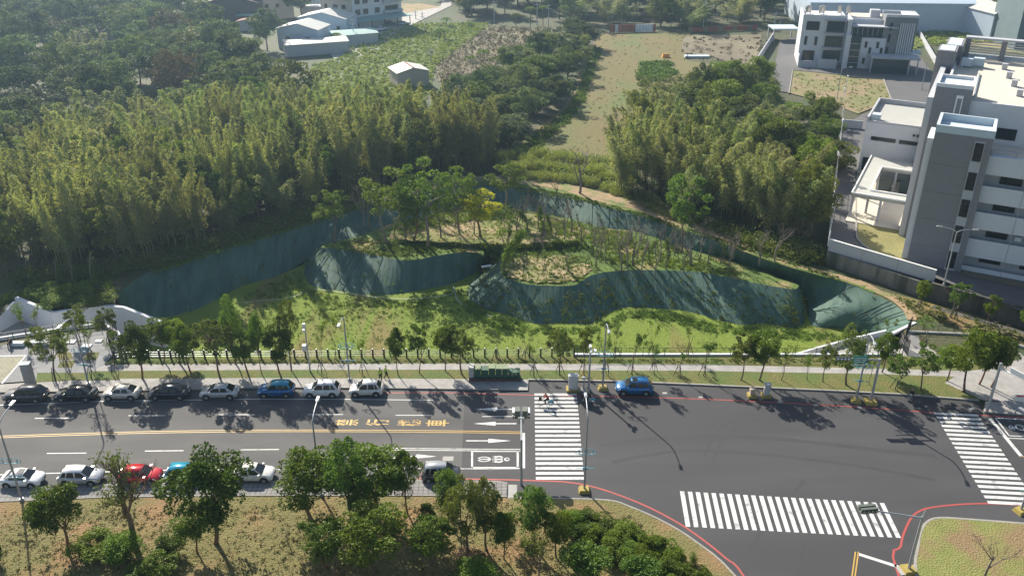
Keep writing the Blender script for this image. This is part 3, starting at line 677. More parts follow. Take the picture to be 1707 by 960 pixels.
# every prototype is 10 units tall and about 5 wide at scale 1 (scaled per tree)
def proto_broad(K, nl, rx, rz, zc, lr, leaf, m, bark, fork=.3, lean=.5, flatt=.75, r0=.16, droop=.1, up=.4, nlimb=14):
    C = lobes(K, rx, rz, zc); pts = []; dirs = []
    for c in C:
        n = int(nl * RNG.uniform(.6, 1.4)); d = RNG.normal(size=(n, 3)); d[:, 2] += up; d /= np.linalg.norm(d, axis=1)[:, None]
        r = lr * RNG.uniform(.6, 1.35); rr = RNG.uniform(.45, 1, n) ** .5
        pts.append(c + d * (r * rr)[:, None] * np.array([1, 1, flatt])); dirs.append(d * .6)
    P = np.concatenate(pts); me = leafmesh('crown', quads(P, leaf, leaf * .55, np.concatenate(dirs), droop), m)
    zf = 10 * fork; top = Vector((random.uniform(-1,1) * lean, random.uniform(-1,1) * lean, zf))
    paths = [limb((0, 0, -.2), top, r0 * 1.25, r0 * .85, .08, 5, 8)]
    idx = RNG.permutation(K)[:nlimb]; mids = []
    for j in range(4):
        a = 6.28 * j / 4 + random.uniform(-.5, .5); q = top + Vector((math.cos(a) * rx * .35, math.sin(a) * rx * .35, (zc - zf) * random.uniform(.5, 1.0)))
        mids.append(q); paths.append(limb(top, q, r0 * .7, r0 * .38, .1, 4, 6))
    for i in idx:
        q = min(mids + [top], key=lambda v: (v - Vector(C[i])).length); paths.append(limb(q, C[i], r0 * .36, r0 * .10, .12, 4, 4))
    return me, tubes_mesh('trunk', paths, bark)
def branch_paths(base, direc, length, r, depth, out, spread=.6, n=3):
    d = Vector(direc).normalized(); end = base + d * length
    out.append(limb(base, end, r, r * .55, .07, 4, 6 if depth > 2 else 4))
    if depth <= 0: return
    for i in range(n if depth > 1 else n + 1):
        t = random.uniform(.45, 1); s = base + d * length * t
        nd = d + Vector((random.gauss(0, spread), random.gauss(0, spread), random.gauss(.1, spread * .5)))
        branch_paths(s, nd, length * random.uniform(.5, .75), r * .5, depth - 1, out, spread, n)
def tips(paths): return np.array([tuple(p[0][-1]) for p in paths])
def norm10(paths, extra=None):
    zm = max(max(v.z for v in p[0]) for p in paths); s = 10 / zm
    return [([v * s for v in p[0]], [r * s for r in p[1]], p[2]) for p in paths]
def proto_bare(m, seed, n=3, depth=4, spread=.5, first=3.5, leaves=0, leafm=None, ivy=0, r=.16, lsize=.16):
    random.seed(seed); out = []
    branch_paths(Vector((0, 0, -.2)), (random.uniform(-.15,.15), random.uniform(-.15,.15), 1), first, r, depth, out, spread, n)
    out = norm10(out); tr = tubes_mesh('trunk', out, m); cr = None
    pts = []
    if leaves:
        T = tips(out[-max(8, len(out) // 2):]); T = T[T[:, 2] > 4]
        for t in T: pts.append(t + RNG.normal(size=(leaves, 3)) * .28)
    if ivy:
        for p in out[:1 + n]:
            for q0, q1 in zip(p[0][:-1], p[0][1:]):
                tt = RNG.uniform(0, 1, ivy)[:, None]; pts.append(np.array(q0) * (1 - tt) + np.array(q1) * tt + RNG.normal(size=(ivy, 3)) * .3)
    if pts: cr = leafmesh('crown', quads(np.concatenate(pts), lsize, lsize * .6), leafm)
    return cr, tr
def proto_bamboo(seed, nc=13, m='leaf_bamboo', dens=84, spread=1.3, arch=1.0, hvar=.35):
    random.seed(seed); P = []; D = []; paths = []
    for i in range(nc):
        a = random.uniform(0, 6.28); r0 = random.uniform(.1, spread); h = 10 * random.uniform(1 - hvar, 1.0); ln = random.uniform(.05, .24) * arch
        bx, by = math.cos(a) * r0, math.sin(a) * r0; oa = a + random.uniform(-.7, .7); pts = []
        for k in range(9):
            t = k / 8; out = ln * h * (t ** 2.1) * 1.3
            pts.append(Vector((bx + math.cos(oa) * out, by + math.sin(oa) * out, h * (t - .10 * arch * t ** 4))))
        paths.append((pts, [.055 * (1 - .8 * k / 8) for k in range(9)], 4))
        n = int(dens * h); t = RNG.uniform(.22, 1.0, n) ** .8; idx = np.minimum((t * 8).astype(int), 7); fr = (t * 8 - idx)[:, None]
        A = np.array([tuple(q) for q in pts]); c = A[idx] * (1 - fr) + A[idx + 1] * fr
        d = RNG.normal(size=(n, 3)); d[:, 2] *= .4; d /= np.linalg.norm(d, axis=1)[:, None]
        wd = (.28 + .75 * np.sin(np.clip(t, 0, 1) * np.pi * .95) ** 1.0) * RNG.uniform(.15, 1, n)
        node = np.sin(t * h * 5.0 + i) * .25 + .85
        c = c + d * (wd * node)[:, None]; c[:, 2] -= wd * .35; P.append(c); D.append(d)
    return leafmesh('crown', quads(np.concatenate(P), .17, .045, np.concatenate(D), .55), M[m]), tubes_mesh('trunk', paths, M['culm'])
PROTO = {}
def reg(k, lst): PROTO[k] = lst
random.seed(3)
reg('dense', [proto_broad(44, 190, 3.1, 2.9, 6.6, .95, .17, M['leaf_dark'], M['bark_red'], .33, .8) for _ in range(4)])
reg('mid', [proto_broad(40, 180, 2.8, 3.0, 6.5, .9, .17, M['leaf_mid'], M['bark'], .32, .7) for _ in range(4)])
reg('light', [proto_broad(34, 170, 2.5, 3.3, 6.3, .85, .15, M['leaf_light'], M['bark'], .28, .6, flatt=1.1, droop=.4) for _ in range(3)])
reg('willow', [proto_broad(36, 150, 2.4, 3.4, 6.2, .8, .15, M['leaf_olive'], M['bark'], .22, .5, flatt=1.3, droop=.8) for _ in range(3)])
reg('airy', [proto_broad(44, 110, 3.2, 2.7, 6.9, .62, .17, M['leaf_olive'], M['bark'], .38, .9, nlimb=30, r0=.13) for _ in range(4)])
reg('airylight', [proto_broad(38, 100, 3.0, 2.9, 6.8, .62, .17, M['leaf_light'], M['bark'], .34, .9, nlimb=26, r0=.12) for _ in range(3)])
reg('yellow', [proto_broad(22, 170, 2.6, 3.0, 6.6, .95, .19, M['leaf_yellow'], M['bark'], .35, .9) for _ in range(2)])
reg('sapling', [proto_bare(M['bark'], 40 + i, 3, 3, .28, 4.5, leaves=14, leafm=M['leaf_mid'], r=.10, lsize=.2) for i in range(4)])
reg('saplinglight', [proto_bare(M['bark'], 50 + i, 3, 3, .26, 4.5, leaves=22, leafm=M['leaf_light'], r=.10, lsize=.2) for i in range(3)])
reg('bush', [proto_broad(26, 210, 4.2, 3.6, 5.2, 1.7, .30, M['leaf_mid'], M['bark'], .12, .3, r0=.3) for _ in range(2)])
reg('bushdark', [proto_broad(26, 210, 4.2, 3.6, 5.2, 1.7, .30, M['leaf_dark'], M['bark'], .12, .3, r0=.3) for _ in range(2)])
reg('bushlight', [proto_broad(26, 190, 4.2, 3.6, 5.2, 1.7, .32, M['leaf_mid'], M['bark'], .12, .3, r0=.3) for _ in range(2)])
reg('bushyellow', [proto_broad(26, 190, 4.2, 3.6, 5.2, 1.7, .32, M['leaf_light'], M['bark'], .12, .3, r0=.3) for _ in range(1)])
reg('bare', [proto_bare(M['bark_grey'], 10 + i, 3, 4, .42, 3.2, r=.15) for i in range(5)])
reg('ivy', [proto_bare(M['bark_grey'], 20 + i, 3, 3, .36, 4.2, leaves=2, leafm=M['leaf_dark'], ivy=55, r=.15) for i in range(4)])
reg('moundtree', [proto_broad(34, 95, 3.0, 2.9, 6.9, .68, .15, M['leaf_mid'], M['bark_grey'], .45, .9, nlimb=20, r0=.14) for _ in range(3)])
reg('ivygreen', [proto_bare(M['bark_grey'], 25 + i, 3, 3, .40, 4.6, leaves=26, leafm=M['leaf_mid'], ivy=110, r=.17) for i in range(3)])
reg('semibare', [proto_bare(M['bark'], 30 + i, 4, 4, .50, 3.0, leaves=4, leafm=M['leaf_olive'], r=.2) for i in range(2)])
def proto_reed(seed):
    r = np.random.default_rng(seed); n = 2600; a = r.uniform(0, 6.28, n); R_ = 3.6 * r.uniform(0, 1, n) ** .5; z = 10 * r.uniform(0, 1, n) ** .7 * (1 - .35 * (R_ / 3.6) ** 2) * r.uniform(.75, 1, n)
    c = np.stack([R_ * np.cos(a) + z * .06 * np.cos(a), R_ * np.sin(a) + z * .06 * np.sin(a), z], 1); d = np.stack([np.cos(a) * .5, np.sin(a) * .5, np.full(n, 1.6)], 1)
    return leafmesh('crown', quads(c, .75, .09, d * 2), M['leaf_reed']), tubes_mesh('trunk', [limb((0,0,-.1), (0,0,5), .2, .05)], M['culm'])
reg('reed', [proto_reed(5 + i) for i in range(3)])
reg('olivebush', [proto_bare(M['bark'], 60 + i, 5, 4, .55, 2.0, leaves=5, leafm=M['leaf_olive'], r=.1, lsize=.2) for i in range(2)])
reg('forest', [proto_broad(44, 150, 4.3, 3.2, 6.2, 1.15, .21, M['leaf_forest'], M['bark'], .3, .6, nlimb=6) for _ in range(5)])
reg('forestpale', [proto_broad(40, 150, 4.0, 3.4, 6.0, 1.15, .21, M['leaf_olive'], M['bark'], .3, .6, nlimb=6) for _ in range(3)])
reg('forestred', [proto_broad(40, 60, 4.2, 3.2, 6.0, 1.3, .27, M['leaf_brown'], M['bark'], .3, .6, nlimb=10) for _ in range(2)])
reg('bamboo', [proto_bamboo(70 + i, 8 + i % 3 * 2, 'leaf_bamboo2' if i % 3 == 0 else 'leaf_bamboo', spread=1.5, hvar=.45) for i in range(9)])
reg('bamboothin', [proto_bamboo(90 + i, 6, spread=.7, dens=70, arch=1.5) for i in range(3)])
WID = {'bamboo': 4.2, 'bamboothin': 3.4, 'forest': 9.2, 'forestpale': 8.6, 'forestred': 8.8, 'dense': 7.0, 'mid': 6.6, 'light': 6.0, 'willow': 5.6, 'airy': 7.0, 'airylight': 6.8,
       'yellow': 6.4, 'sapling': 5.0, 'saplinglight': 5.0, 'bush': 10.5, 'bushdark': 10.5, 'bushlight': 10.5, 'bushyellow': 10.5, 'bare': 6, 'ivy': 5, 'ivygreen': 6, 'moundtree': 7, 'semibare': 7, 'olivebush': 9, 'reed': 7.6}
NAMES = {'bamboo': 'bamboo_clump', 'bamboothin': 'bamboo_clump', 'bush': 'bush', 'bushdark': 'bush', 'bushlight': 'bush', 'bushyellow': 'bush', 'olivebush': 'bush', 'reed': 'reed_clump', 'sapling': 'sapling', 'saplinglight': 'sapling', 'bare': 'bare_tree'}
TREES = []
def tree(kind, loc, h, w, label, group=None, cat=None, rz=None, lean=0.0):
    cr, tr = random.choice(PROTO[kind]); sx = w / WID[kind]; sz = h / 10
    nm = NAMES.get(kind, 'tree')
    o = empty(nm, loc, random.uniform(0, 6.28) if rz is None else rz, label, cat or {'bamboo_clump': 'bamboo', 'bush': 'bush', 'sapling': 'sapling'}.get(nm, 'tree'), group)
    o.scale = (sx * random.uniform(.93, 1.07), sx * random.uniform(.93, 1.07), sz)
    if lean: o.rotation_euler = (lean * random.uniform(-1, 1), lean * random.uniform(-1, 1), o.rotation_euler[2])
    if tr is not None: link('culms' if 'bamboo' in kind else 'trunk', tr, o)
    if cr is not None: link('crown', cr, o)
    TREES.append(o); return o
def treepx(kind, bx, by, ty, wpx, label, z=.15, group=None, **k):
    wpx *= {'moundtree': 1.35, 'airy': 1.12, 'airylight': 1.2, 'dense': 1.05, 'mid': 1.15, 'light': 1.15, 'willow': 1.15, 'sapling': 1.0, 'saplinglight': 1.0, 'bush': 1.35, 'bushlight': 1.35, 'bushdark': 1.35, 'bushyellow': 1.3}.get(kind, 1)
    p = G(bx, by, z); h = max(Ht(bx, by, ty, z), .8)
    return tree(kind, p, h, wpx / PX(p), label, group, **k)
random.seed(11)
# --- trees in the strip between the upper road and the hollow
UP = [
 ('airy',92,632,545,62,'crooked young tree behind the black sedan by the plaza'),('sapling',152,630,518,34,'tall thin sapling at the near end of the plaza verge'),
 ('sapling',105,598,540,36,'staked sapling in the upper plaza planting patch'),('sapling',112,610,556,34,'staked sapling in the lower plaza planting patch'),
 ('sapling',152,598,535,34,'staked sapling in the plaza patch nearest the fence'),('airy',184,572,512,40,'thin forked tree in front of the white ramp wall'),
 ('sapling',48,566,500,34,'slim sapling against the white wall beside the benches'),('airy',134,566,508,36,'twisted thin tree before the long white wall'),('sapling',66,565,512,26,'small sapling left of the twisted thin tree by the white wall'),
 ('sapling',190,620,552,30,'heavily staked sapling at the first fence post'),('dense',237,631,540,64,'round dark olive tree behind the silver sedan nearest the plaza'),
 ('airy',272,604,528,50,'airy tree between fence and footpath left of the green ones'),('mid',298,604,530,48,'bright green bushy tree by the fence beyond the second black sedan'),('dense',318,620,542,50,'dark green tree straddling the footpath above the second black sedan'),
 ('airy',367,629,530,74,'wide airy olive tree behind the silver sedan with pale roof'),('light',392,606,498,34,'tall narrow light green tree by the fence'),('mid',414,624,548,46,'mid green young tree left of the blue SUV'),
 ('light',436,622,510,24,'slender column-like light tree behind the blue SUV'),('dense',469,628,543,52,'dense dark green tree directly behind the blue SUV'),('airy',486,618,498,34,'tall sparse tree rising behind the blue SUV'),
 ('sapling',536,621,540,24,'staked sapling left of the white camera pole\'s neighbour lamp'),('sapling',562,600,528,26,'thin sapling by the fence beyond the white SUV'),('sapling',605,622,563,20,'small staked sapling behind the white hatchback'),
 ('dense',664,625,546,32,'compact dark tree right of the two walkers in vests'),('airylight',699,621,535,40,'airy yellow-green tree with a fine umbrella crown'),('mid',742,618,540,34,'green tree left of the utility boxes'),
 ('airy',770,623,540,66,'wide olive tree rising behind the utility boxes'),('sapling',828,600,540,18,'tall thin sapling behind the utility boxes by the fence'),('sapling',876,600,548,26,'sapling by the fence right of the utility boxes'),
 ('sapling',890,626,573,26,'tripod staked sapling right of the utility boxes'),('airy',933,623,548,46,'airy tree with stakes left of the signal cabinet'),('airy',972,623,542,26,'thin staked tree beside the camera mast'),
 ('saplinglight',1011,623,560,24,'staked sapling right of the lamp with yellow base'),('saplinglight',1027,596,540,26,'sapling by the white coping left of the blue parked SUV'),('saplinglight',1052,623,553,34,'staked sapling just above the blue SUV at the kerb'),
 ('saplinglight',1090,621,575,26,'staked sapling right above the rear of the blue SUV'),('sapling',1087,594,538,24,'sapling beside the coping beyond the rear of the blue SUV'),('saplinglight',1131,626,585,22,'low staked sapling in the verge with a red root ball'),
 ('sapling',1148,592,545,24,'sapling beside the mesh fence in the middle of the right verge'),('saplinglight',1172,626,560,34,'thin staked sapling left of the first airy tree'),
 ('airy',1235,633,555,46,'airy dark tree above the small grey roadside box'),('mid',1266,633,545,56,'dense green tree above the roadside signal cabinet'),('sapling',1302,633,572,36,'slim young tree right of the dense green one'),
 ('sapling',1346,633,585,30,'slim young tree in the gap before the green sign'),('airy',1372,636,573,36,'airy tree left of the overhead green sign'),('willow',1411,641,545,54,'leaning olive tree behind the overhead green sign'),
 ('sapling',1449,641,588,24,'thin tree behind the gantry post'),('mid',1470,620,556,42,'green tree beyond the footpath right of the gantry'),('airylight',1492,648,590,42,'bent yellowish tree propped by stakes'),
 ('airylight',1535,648,570,52,'airy yellow-green tree behind the man walking'),('mid',1578,634,574,42,'dark green tree right of the man walking'),('mid',1608,653,545,62,'large bright green tree above the right crossing'),
 ('dense',1632,640,552,58,'big dark tree near the end of the right verge'),('dense',1652,645,556,56,'dark tree nearest the corner traffic mast'),('saplinglight',1476,558,532,20,'small leafy sapling beside the end of the netting'),
 ('saplinglight',1537,566,528,40,'thin yellowish sapling beside the black gate'),('mid',1532,515,466,26,'slim leafy tree before the light part of the boundary wall'),('airylight',1590,531,468,36,'sparse tree with stakes before the dark wall'),
 ('mid',1647,541,490,26,'slim leafy tree before the dark boundary wall'),('mid',1712,560,515,34,'leafy tree at the right edge before the dark wall'),('bare',1664,556,535,50,'low leafless shrub-like tree by the dark wall'),
 ('bare',1585,528,475,30,'leafless thin tree between the two leafy ones before the dark wall')]
for k, bx, by, ty, w, lb in UP: treepx(k, bx, by, ty, w, lb)
# --- foreground trees
FG = [('dense',111,917,805,96,'dark spreading tree below the left street lamp'),('semibare',223,908,750,104,'half-bare tree in front of the red car'),('dense',359,906,760,140,'largest dark tree in front of the white sedan'),
 ('dense',328,920,852,62,'small dark tree under the largest one'),('mid',522,868,752,98,'round green tree with a bare reddish trunk'),('light',590,884,732,76,'yellow-green tree behind the round green one'),
 ('mid',626,860,750,118,'broad dark green tree hiding the lower parking lane'),('dense',680,856,752,56,'dark narrow tree left of the pale-roofed minivan'),('dense',545,944,868,84,'round bushy tree below the reddish trunk'),
 ('mid',625,956,846,104,'large bright topped tree at the bottom of the photo'),('mid',720,938,868,74,'round bright green tree'),('dense',712,880,843,36,'small dull green tree above the round bright one'),
 ('light',746,872,778,54,'pale green sparse tree in front of the pale-roofed minivan'),('willow',779,918,793,62,'willow-like tree right of the pale sparse one'),('willow',812,916,795,52,'second willow-like tree with drooping leaves'),
 ('light',884,910,808,66,'round lime green tree near the concrete slab'),('dense',840,930,852,46,'small dark tree with a forked trunk'),('mid',927,928,852,54,'dull green tree leaning over the shrubs'),
 ('airy',850,905,858,34,'thin small tree between the willow-like ones and the lime one')]
for k, bx, by, ty, w, lb in FG: treepx(k, bx, by, ty, w, lb, z=.16)
BU = [('bush',160,925,892,60,'left part of the pale clipped-looking shrub'),('bush',203,934,898,56,'pale shrub below the half-bare tree'),('bushdark',284,925,892,42,'upright dark shrub below the large dark tree'),('bushdark',266,958,925,54,'dark shrub at the lower edge beside the upright one'),('bushdark',232,962,945,46,'low dark shrub at the lower edge left of its neighbour'),
 ('bushdark',-6,938,905,30,'shrub cut by the left edge'),('olivebush',900,966,898,72,'greyish olive twiggy bush'),('bushyellow',975,966,905,74,'yellow-green bush beside the twiggy one'),('bushyellow',1070,968,930,58,'small yellow-green bush near the lower edge'),
 ('bushdark',1118,962,928,42,'dark round bush in the shrub band'),('bush',790,975,942,60,'yellow bush at the lower edge under the willow-like trees')]
for k, bx, by, ty, w, lb in BU: treepx(k, bx, by, ty, w, lb, z=.16)
for i, (x, y) in enumerate([(950,868),(972,862),(998,866),(962,885),(985,888),(1012,880),(1038,886),(1060,898),(1020,900),(1082,908),(1048,915),(1072,925),(1102,918),(1125,932),(1092,940),(1146,945),(1160,962),(1125,972),(1100,958),(1180,975),(1060,944),(1155,985),(1020,922)]):
    treepx(random.choice(['bush','bush','bush','olivebush','bushdark','bushlight']), x, y + 12, y - random.uniform(8, 20), random.uniform(30, 46), f'leafy shrub in the band along the kerb curve, {ORD[i]} along the band', z=.16, group='shrubs in the band along the kerb curve')
treepx('bare',1641,962,880,62,'leafless tree on the corner grass', z=.17)
treepx('bare',480,905,875,26,'tiny leafless sapling on the dry grass', z=.16)
# --- trees of the hollow
BA = [('moundtree',557,404,313,56,-1.2,'lone leafy tree at the left end of the small mound'),('moundtree',648,407,276,80,-1.1,'tall leafy tree left in the group on the small mound'),('moundtree',713,412,262,84,-1.1,'tallest leafy tree on the small mound'),
 ('moundtree',767,390,278,56,-.3,'leafy tree right in the group on the terrace'),('dense',690,398,290,60,-.3,'dense crown between the two tall mound trees'),('moundtree',735,396,300,50,-.3,'ivy-clad tree on the terrace behind the tallest'),
 ('bare',610,381,298,40,-1.2,'grey leafless tree at the back left of the mound'),('bare',616,383,300,44,-1.2,'second grey leafless tree at the back left'),('ivy',658,396,330,30,-1,'ivy wrapped trunk behind the mound trees'),
 ('yellow',800,394,316,76,-.3,'bright yellow-green tree on the terrace'),('moundtree',842,345,272,54,1.1,'green tree on the rim above the yellow one'),('ivygreen',841,456,345,60,-1,'ivy-clad sparse tree on the point of the large mound'),
 ('ivy',879,389,332,38,-.3,'ivy trunk first right of the yellow tree'),('bare',897,378,318,30,-.5,'bare trunk second right of the yellow tree'),('ivy',904,400,320,32,-1,'dark ivy column near the terrace edge'),
 ('ivy',917,396,345,26,-1,'short dark ivy column beside the taller one'),('bare',952,389,326,42,-1,'leafless tree on the slope below the rim tree'),('bare',988,421,352,36,-1,'slender leafless tree in the middle of the plateau'),
 ('bare',994,444,385,34,-1,'leafless forked tree at the dirt patch'),('ivy',946,452,412,34,-1,'low forked trunk on the dirt patch'),('ivy',1031,430,372,34,-1,'thin leaning trunk right of the dirt patch'),
 ('bare',1056,442,360,52,-1,'tall leafless tree casting a long shadow on the netting'),('bare',1062,437,375,34,-1,'leafless companion of the tall leafless tree'),('ivy',1110,448,378,34,-1,'ivy-clad pole-like trunk on the plateau'),
 ('airylight',1137,419,284,78,-1,'tall yellow-green tree at the rim on the right'),('bare',1152,442,360,66,-1,'pale leafless leaning tree on the right plateau'),('bare',966,324,238,62,1.1,'large leafless tree on the rim'),
 ('bare',930,330,292,24,1.1,'thin leafless rim tree left of the large one'),('bare',1265,440,375,40,.2,'leafless tree on the right rim'),('bare',1222,430,380,36,.3,'leafless tree left on the right rim'),('bare',1292,438,372,40,.2,'second leafless tree at the right rim'),
 ('ivy',100,486,425,22,0,'ivy column left of the mound of bushes'),('ivy',125,486,412,24,0,'taller ivy column left of the bank'),('ivy',157,486,420,22,0,'ivy column at the start of the bank')]
for k, bx, by, ty, w, z, lb in BA: treepx(k, bx, by, ty, w, lb, z=z)
WH = ['at the kink', 'just right of the kink', 'in the middle of the thicket', 'right of the thicket centre', 'nearest the netting', 'at the back of the thicket', 'at the back right', 'at the left end', 'at the back left']
for x, y, s in [(70,498,34),(95,508,40),(125,500,40),(150,508,36),(175,502,34),(110,488,34),(140,486,30),(60,486,26),(85,482,26)]:
    treepx(random.choice(['bush','bushlight','bush']), x, y + 6, y - 14, s, 'leafy bush %s behind the white ramp wall' % WH.pop(0), z=-.05, group='bushes behind the white ramp wall')
#@@SECTION forest
# ---------------------------------------------------------------- forest
def fill(poly_px, spacing, fn, where='', z=0.0, jitter=.38):
    P = [tuple(G(*p, z)[:2]) for p in poly_px]; xs = [p[0] for p in P]; ys = [p[1] for p in P]; out = []
    gy = min(ys); row = 0
    RW = []
    while gy < max(ys):
        gx = min(xs) + (row % 2) * spacing / 2
        while gx < max(xs):
            out.append((gx + random.uniform(-1, 1) * jitter * spacing, gy + random.uniform(-1, 1) * jitter * spacing)); RW.append(row); gx += spacing
        gy += spacing * .87; row += 1
    k = inpoly(np.array(out), P); before = set(bpy.data.objects); made = []; rows = {}
    for (x, y), kk, rw in zip(out, k, RW):
        if kk:
            u, v = PJ((x, y, 6))
            if -70 < u < 1780 and v > -45:
                n0 = len(TREES); fn(x, y)
                if len(TREES) > n0: rows.setdefault(rw, []).append((x, TREES[-1]))
    for ri, rw in enumerate(sorted(rows)):
        L_ = sorted(rows[rw], key=lambda q: q[0])
        for i, (x, o) in enumerate(L_):
            a_, b_ = o['label'].split('|'); o['label'] = f"{a_}, {ORD[i]} from the left in the {ORD[ri]} row of {where or b_}"
zg = lambda x, y: float(zground(np.array([(x, y)]))[0])
def bam(x, y, lb='bamboo clump|the left grove', gp='bamboo clumps in the left grove', h=(10.5, 18), w=(4.2, 7.0), k='bamboo'):
    if random.random() < .22: tree(random.choice(['forestpale', 'forestpale', 'mid', 'airylight']), (x, y, zg(x, y)), random.uniform(8, 12), random.uniform(6, 8), 'broad-leaved tree|the left grove', 'broad-leaved trees among the left bamboo')
    else: tree(k, (x, y, zg(x, y)), random.uniform(*h), random.uniform(*w), lb, gp, lean=.09)
fill([(-60,475),(60,462),(185,455),(250,441),(330,419),(400,396),(522,360),(600,333),(700,306),(790,300),(835,285),(830,262),(790,250),(700,245),(560,245),(440,250),(330,265),(210,285),(90,320),(-60,345)], 4.7, bam)
fill([(-60,345),(90,320),(210,285),(330,265),(440,250),(560,245),(700,245),(760,245),(700,226),(620,216),(520,205),(400,210),(280,235),(150,262),(60,290),(-60,310)], 6.4, lambda x, y: bam(x, y, h=(11, 15), w=(6, 8)), 'the rear left grove')
def forest(x, y, far=False):
    k = random.choices(['forest', 'forestpale', 'forestred', 'bamboo'], [.72, .14, .04, .10])[0]
    h = random.uniform(8, 14); w = random.uniform(11, 15)
    if k == 'bamboo': tree(k, (x, y, -.1), h, w * .7, 'pale bamboo|the far-left wood', 'pale bamboo plumes among the far-left trees')
    else: tree(k, (x, y, -.1), h, w, {'forest': 'dark tree|the far-left wood', 'forestpale': 'olive tree|the far-left wood', 'forestred': 'brown tree|the far-left wood'}[k],
               {'forest': 'dark trees of the far-left wood', 'forestpale': 'paler trees of the far-left wood', 'forestred': 'brownish trees of the far-left wood'}[k])
fill([(-90,310),(60,290),(150,262),(280,235),(400,210),(500,203),(560,200),(520,180),(500,160),(470,140),(440,115),(400,85),(330,62),(240,40),(120,28),(-90,20)], 12.2, forest)
fill([(-90,20),(120,28),(240,40),(330,50),(325,20),(440,15),(525,40),(520,-10),(400,-30),(-90,-30)], 17, forest, 'the farthest left wood')
fill([(425,98),(460,108),(455,75),(430,58)], 9, forest, 'the clump before the village')
# wood between the orchard and the open field
def midwood(x, y):
    k = random.choices(['forest', 'forestpale', 'light', 'mid'], [.55, .25, .08, .12])[0]
    tree(k, (x, y, zg(x, y)), random.uniform(5.5, 9.5), random.uniform(7.5, 10.5), {'forest': 'dark tree|the middle wood', 'forestpale': 'olive tree|the middle wood', 'light': 'light tree|the middle wood', 'mid': 'green tree|the middle wood'}[k], 'mixed trees left of the open field')
fill([(740,235),(790,250),(845,268),(870,255),(885,225),(915,195),(945,165),(955,135),(965,105),(985,75),(960,62),(905,82),(860,108),(815,140),(780,165),(750,195)], 7.8, midwood)
# right bamboo and wood
def rbam(x, y): tree('bamboo' if random.random() > .18 else 'forestpale', (x, y, zg(x, y)), random.uniform(11, 15), random.uniform(5, 7), 'feathery clump|the right-hand grove', 'bamboo clumps right of the open field', lean=.06)
fill([(1015,318),(1065,343),(1110,365),(1180,382),(1270,412),(1330,425),(1375,425),(1375,400),(1340,370),(1290,330),(1230,290),(1180,250),(1130,235),(1075,245),(1040,275)], 5.2, rbam)
def rwood(x, y):
    k = random.choices(['forest', 'forestpale', 'bamboo', 'mid'], [.2, .30, .2, .30])[0]
    tree(k, (x, y, zg(x, y)), random.uniform(6, 11), random.uniform(7.5, 11), {'forest': 'dark tree|the office wood', 'forestpale': 'olive tree|the office wood', 'bamboo': 'bamboo|the office wood', 'mid': 'green tree|the office wood'}[k], 'mixed wood left of the office fence')
fill([(1130,245),(1180,255),(1230,290),(1290,330),(1340,370),(1372,395),(1378,300),(1388,235),(1385,212),(1310,205),(1285,195),(1262,160),(1215,140),(1170,165),(1140,200)], 7.6, rwood)
# reeds and far tree belts
for i, (x, y) in enumerate([(842,268),(858,262),(878,268),(898,262),(918,268),(938,266),(958,270),(978,274),(848,284),(868,282),(888,282),(908,282),(928,284),(948,286),(968,288),(990,290),(1008,296),(855,298),(880,298),(905,300),(930,302),(955,304),(984,308),(1015,314),(1032,322)]):
    treepx('reed', x, y + 6, y - random.uniform(12, 20), 34, f'pale reed clump, {ORD[i]} counted from the left and back of the reed bed', z=.3, group='reed clumps at the near end of the open field', cat='reeds')
def belt(x, y):
    k = random.choices(['forest', 'forestpale', 'bamboo'], [.45, .3, .25])[0]
    tree(k, (x, y, -.1), random.uniform(9, 14), random.uniform(12, 17), {'forest': 'dark tree|the far belt', 'forestpale': 'olive tree|the far belt', 'bamboo': 'pale bamboo|the far belt'}[k], 'trees of the far belt')
fill([(745,32),(860,36),(1020,46),(1140,48),(1320,50),(1320,8),(1320,-30),(745,-30)], 14, belt)
fill([(1530,12),(1707,30),(1800,36),(1800,-30),(1530,-30)], 17, belt, 'the far right belt')
for x, w_ in ((1075, 'leftmost'), (1100, 'middle'), (1118, 'rightmost')): treepx('forestred', x, 44, 24, 30, w_ + ' of three reddish brown trees beyond the container fence', z=0, group='reddish trees beyond the container fence')
# crops: small shrubs of the farm plots (each plot too many to count)
def scatter(name, poly_px, n, size, leaf, m, z=.1, seed=1, flat_=.6, kind='stuff', rows=None):
    r = np.random.default_rng(seed); P = np.array([tuple(G(p[0], p[1], p[2] if len(p) > 2 else z)) for p in poly_px]); out = []
    while len(out) < n:
        q = r.uniform(P[:, :2].min(0), P[:, :2].max(0), (n * 2, 2))
        if rows:
            a, sp = rows; u = q[:, 0] * math.cos(a) + q[:, 1] * math.sin(a); w = -q[:, 0] * math.sin(a) + q[:, 1] * math.cos(a)
            w = np.round(w / sp) * sp + r.normal(size=len(w)) * .12 * sp; q = np.stack([u * math.cos(a) - w * math.sin(a), u * math.sin(a) + w * math.cos(a)], 1)
        out += list(q[inpoly(q, P)])
    out = np.array(out[:n]); zz = idw([tuple(p) for p in P])(out); pts = []
    for (x, y), a in zip(out, zz):
        s = size * r.uniform(.4, 1.5); k = int(leaf[1] * r.uniform(.5, 1.5)); d = r.normal(size=(k, 3)); d /= np.linalg.norm(d, axis=1)[:, None]; d[:, 2] = np.abs(d[:, 2]) * flat_
        pts.append(np.array([x, y, a]) + d * s * r.uniform(.3, 1, (k, 1)))
    return link(name, leafmesh(name, quads(np.concatenate(pts), leaf[0], leaf[0] * .5), m), kind='stuff')
FARM = [(505,165),(521,108),(561,98),(634,55),(690,40),(810,38),(812,46),(727,110),(712,165),(640,185)]
scatter('farm_crops', FARM, 3000, .75, (.26, 14), M['leaf_reed'], seed=2, rows=(.75, 2.4))
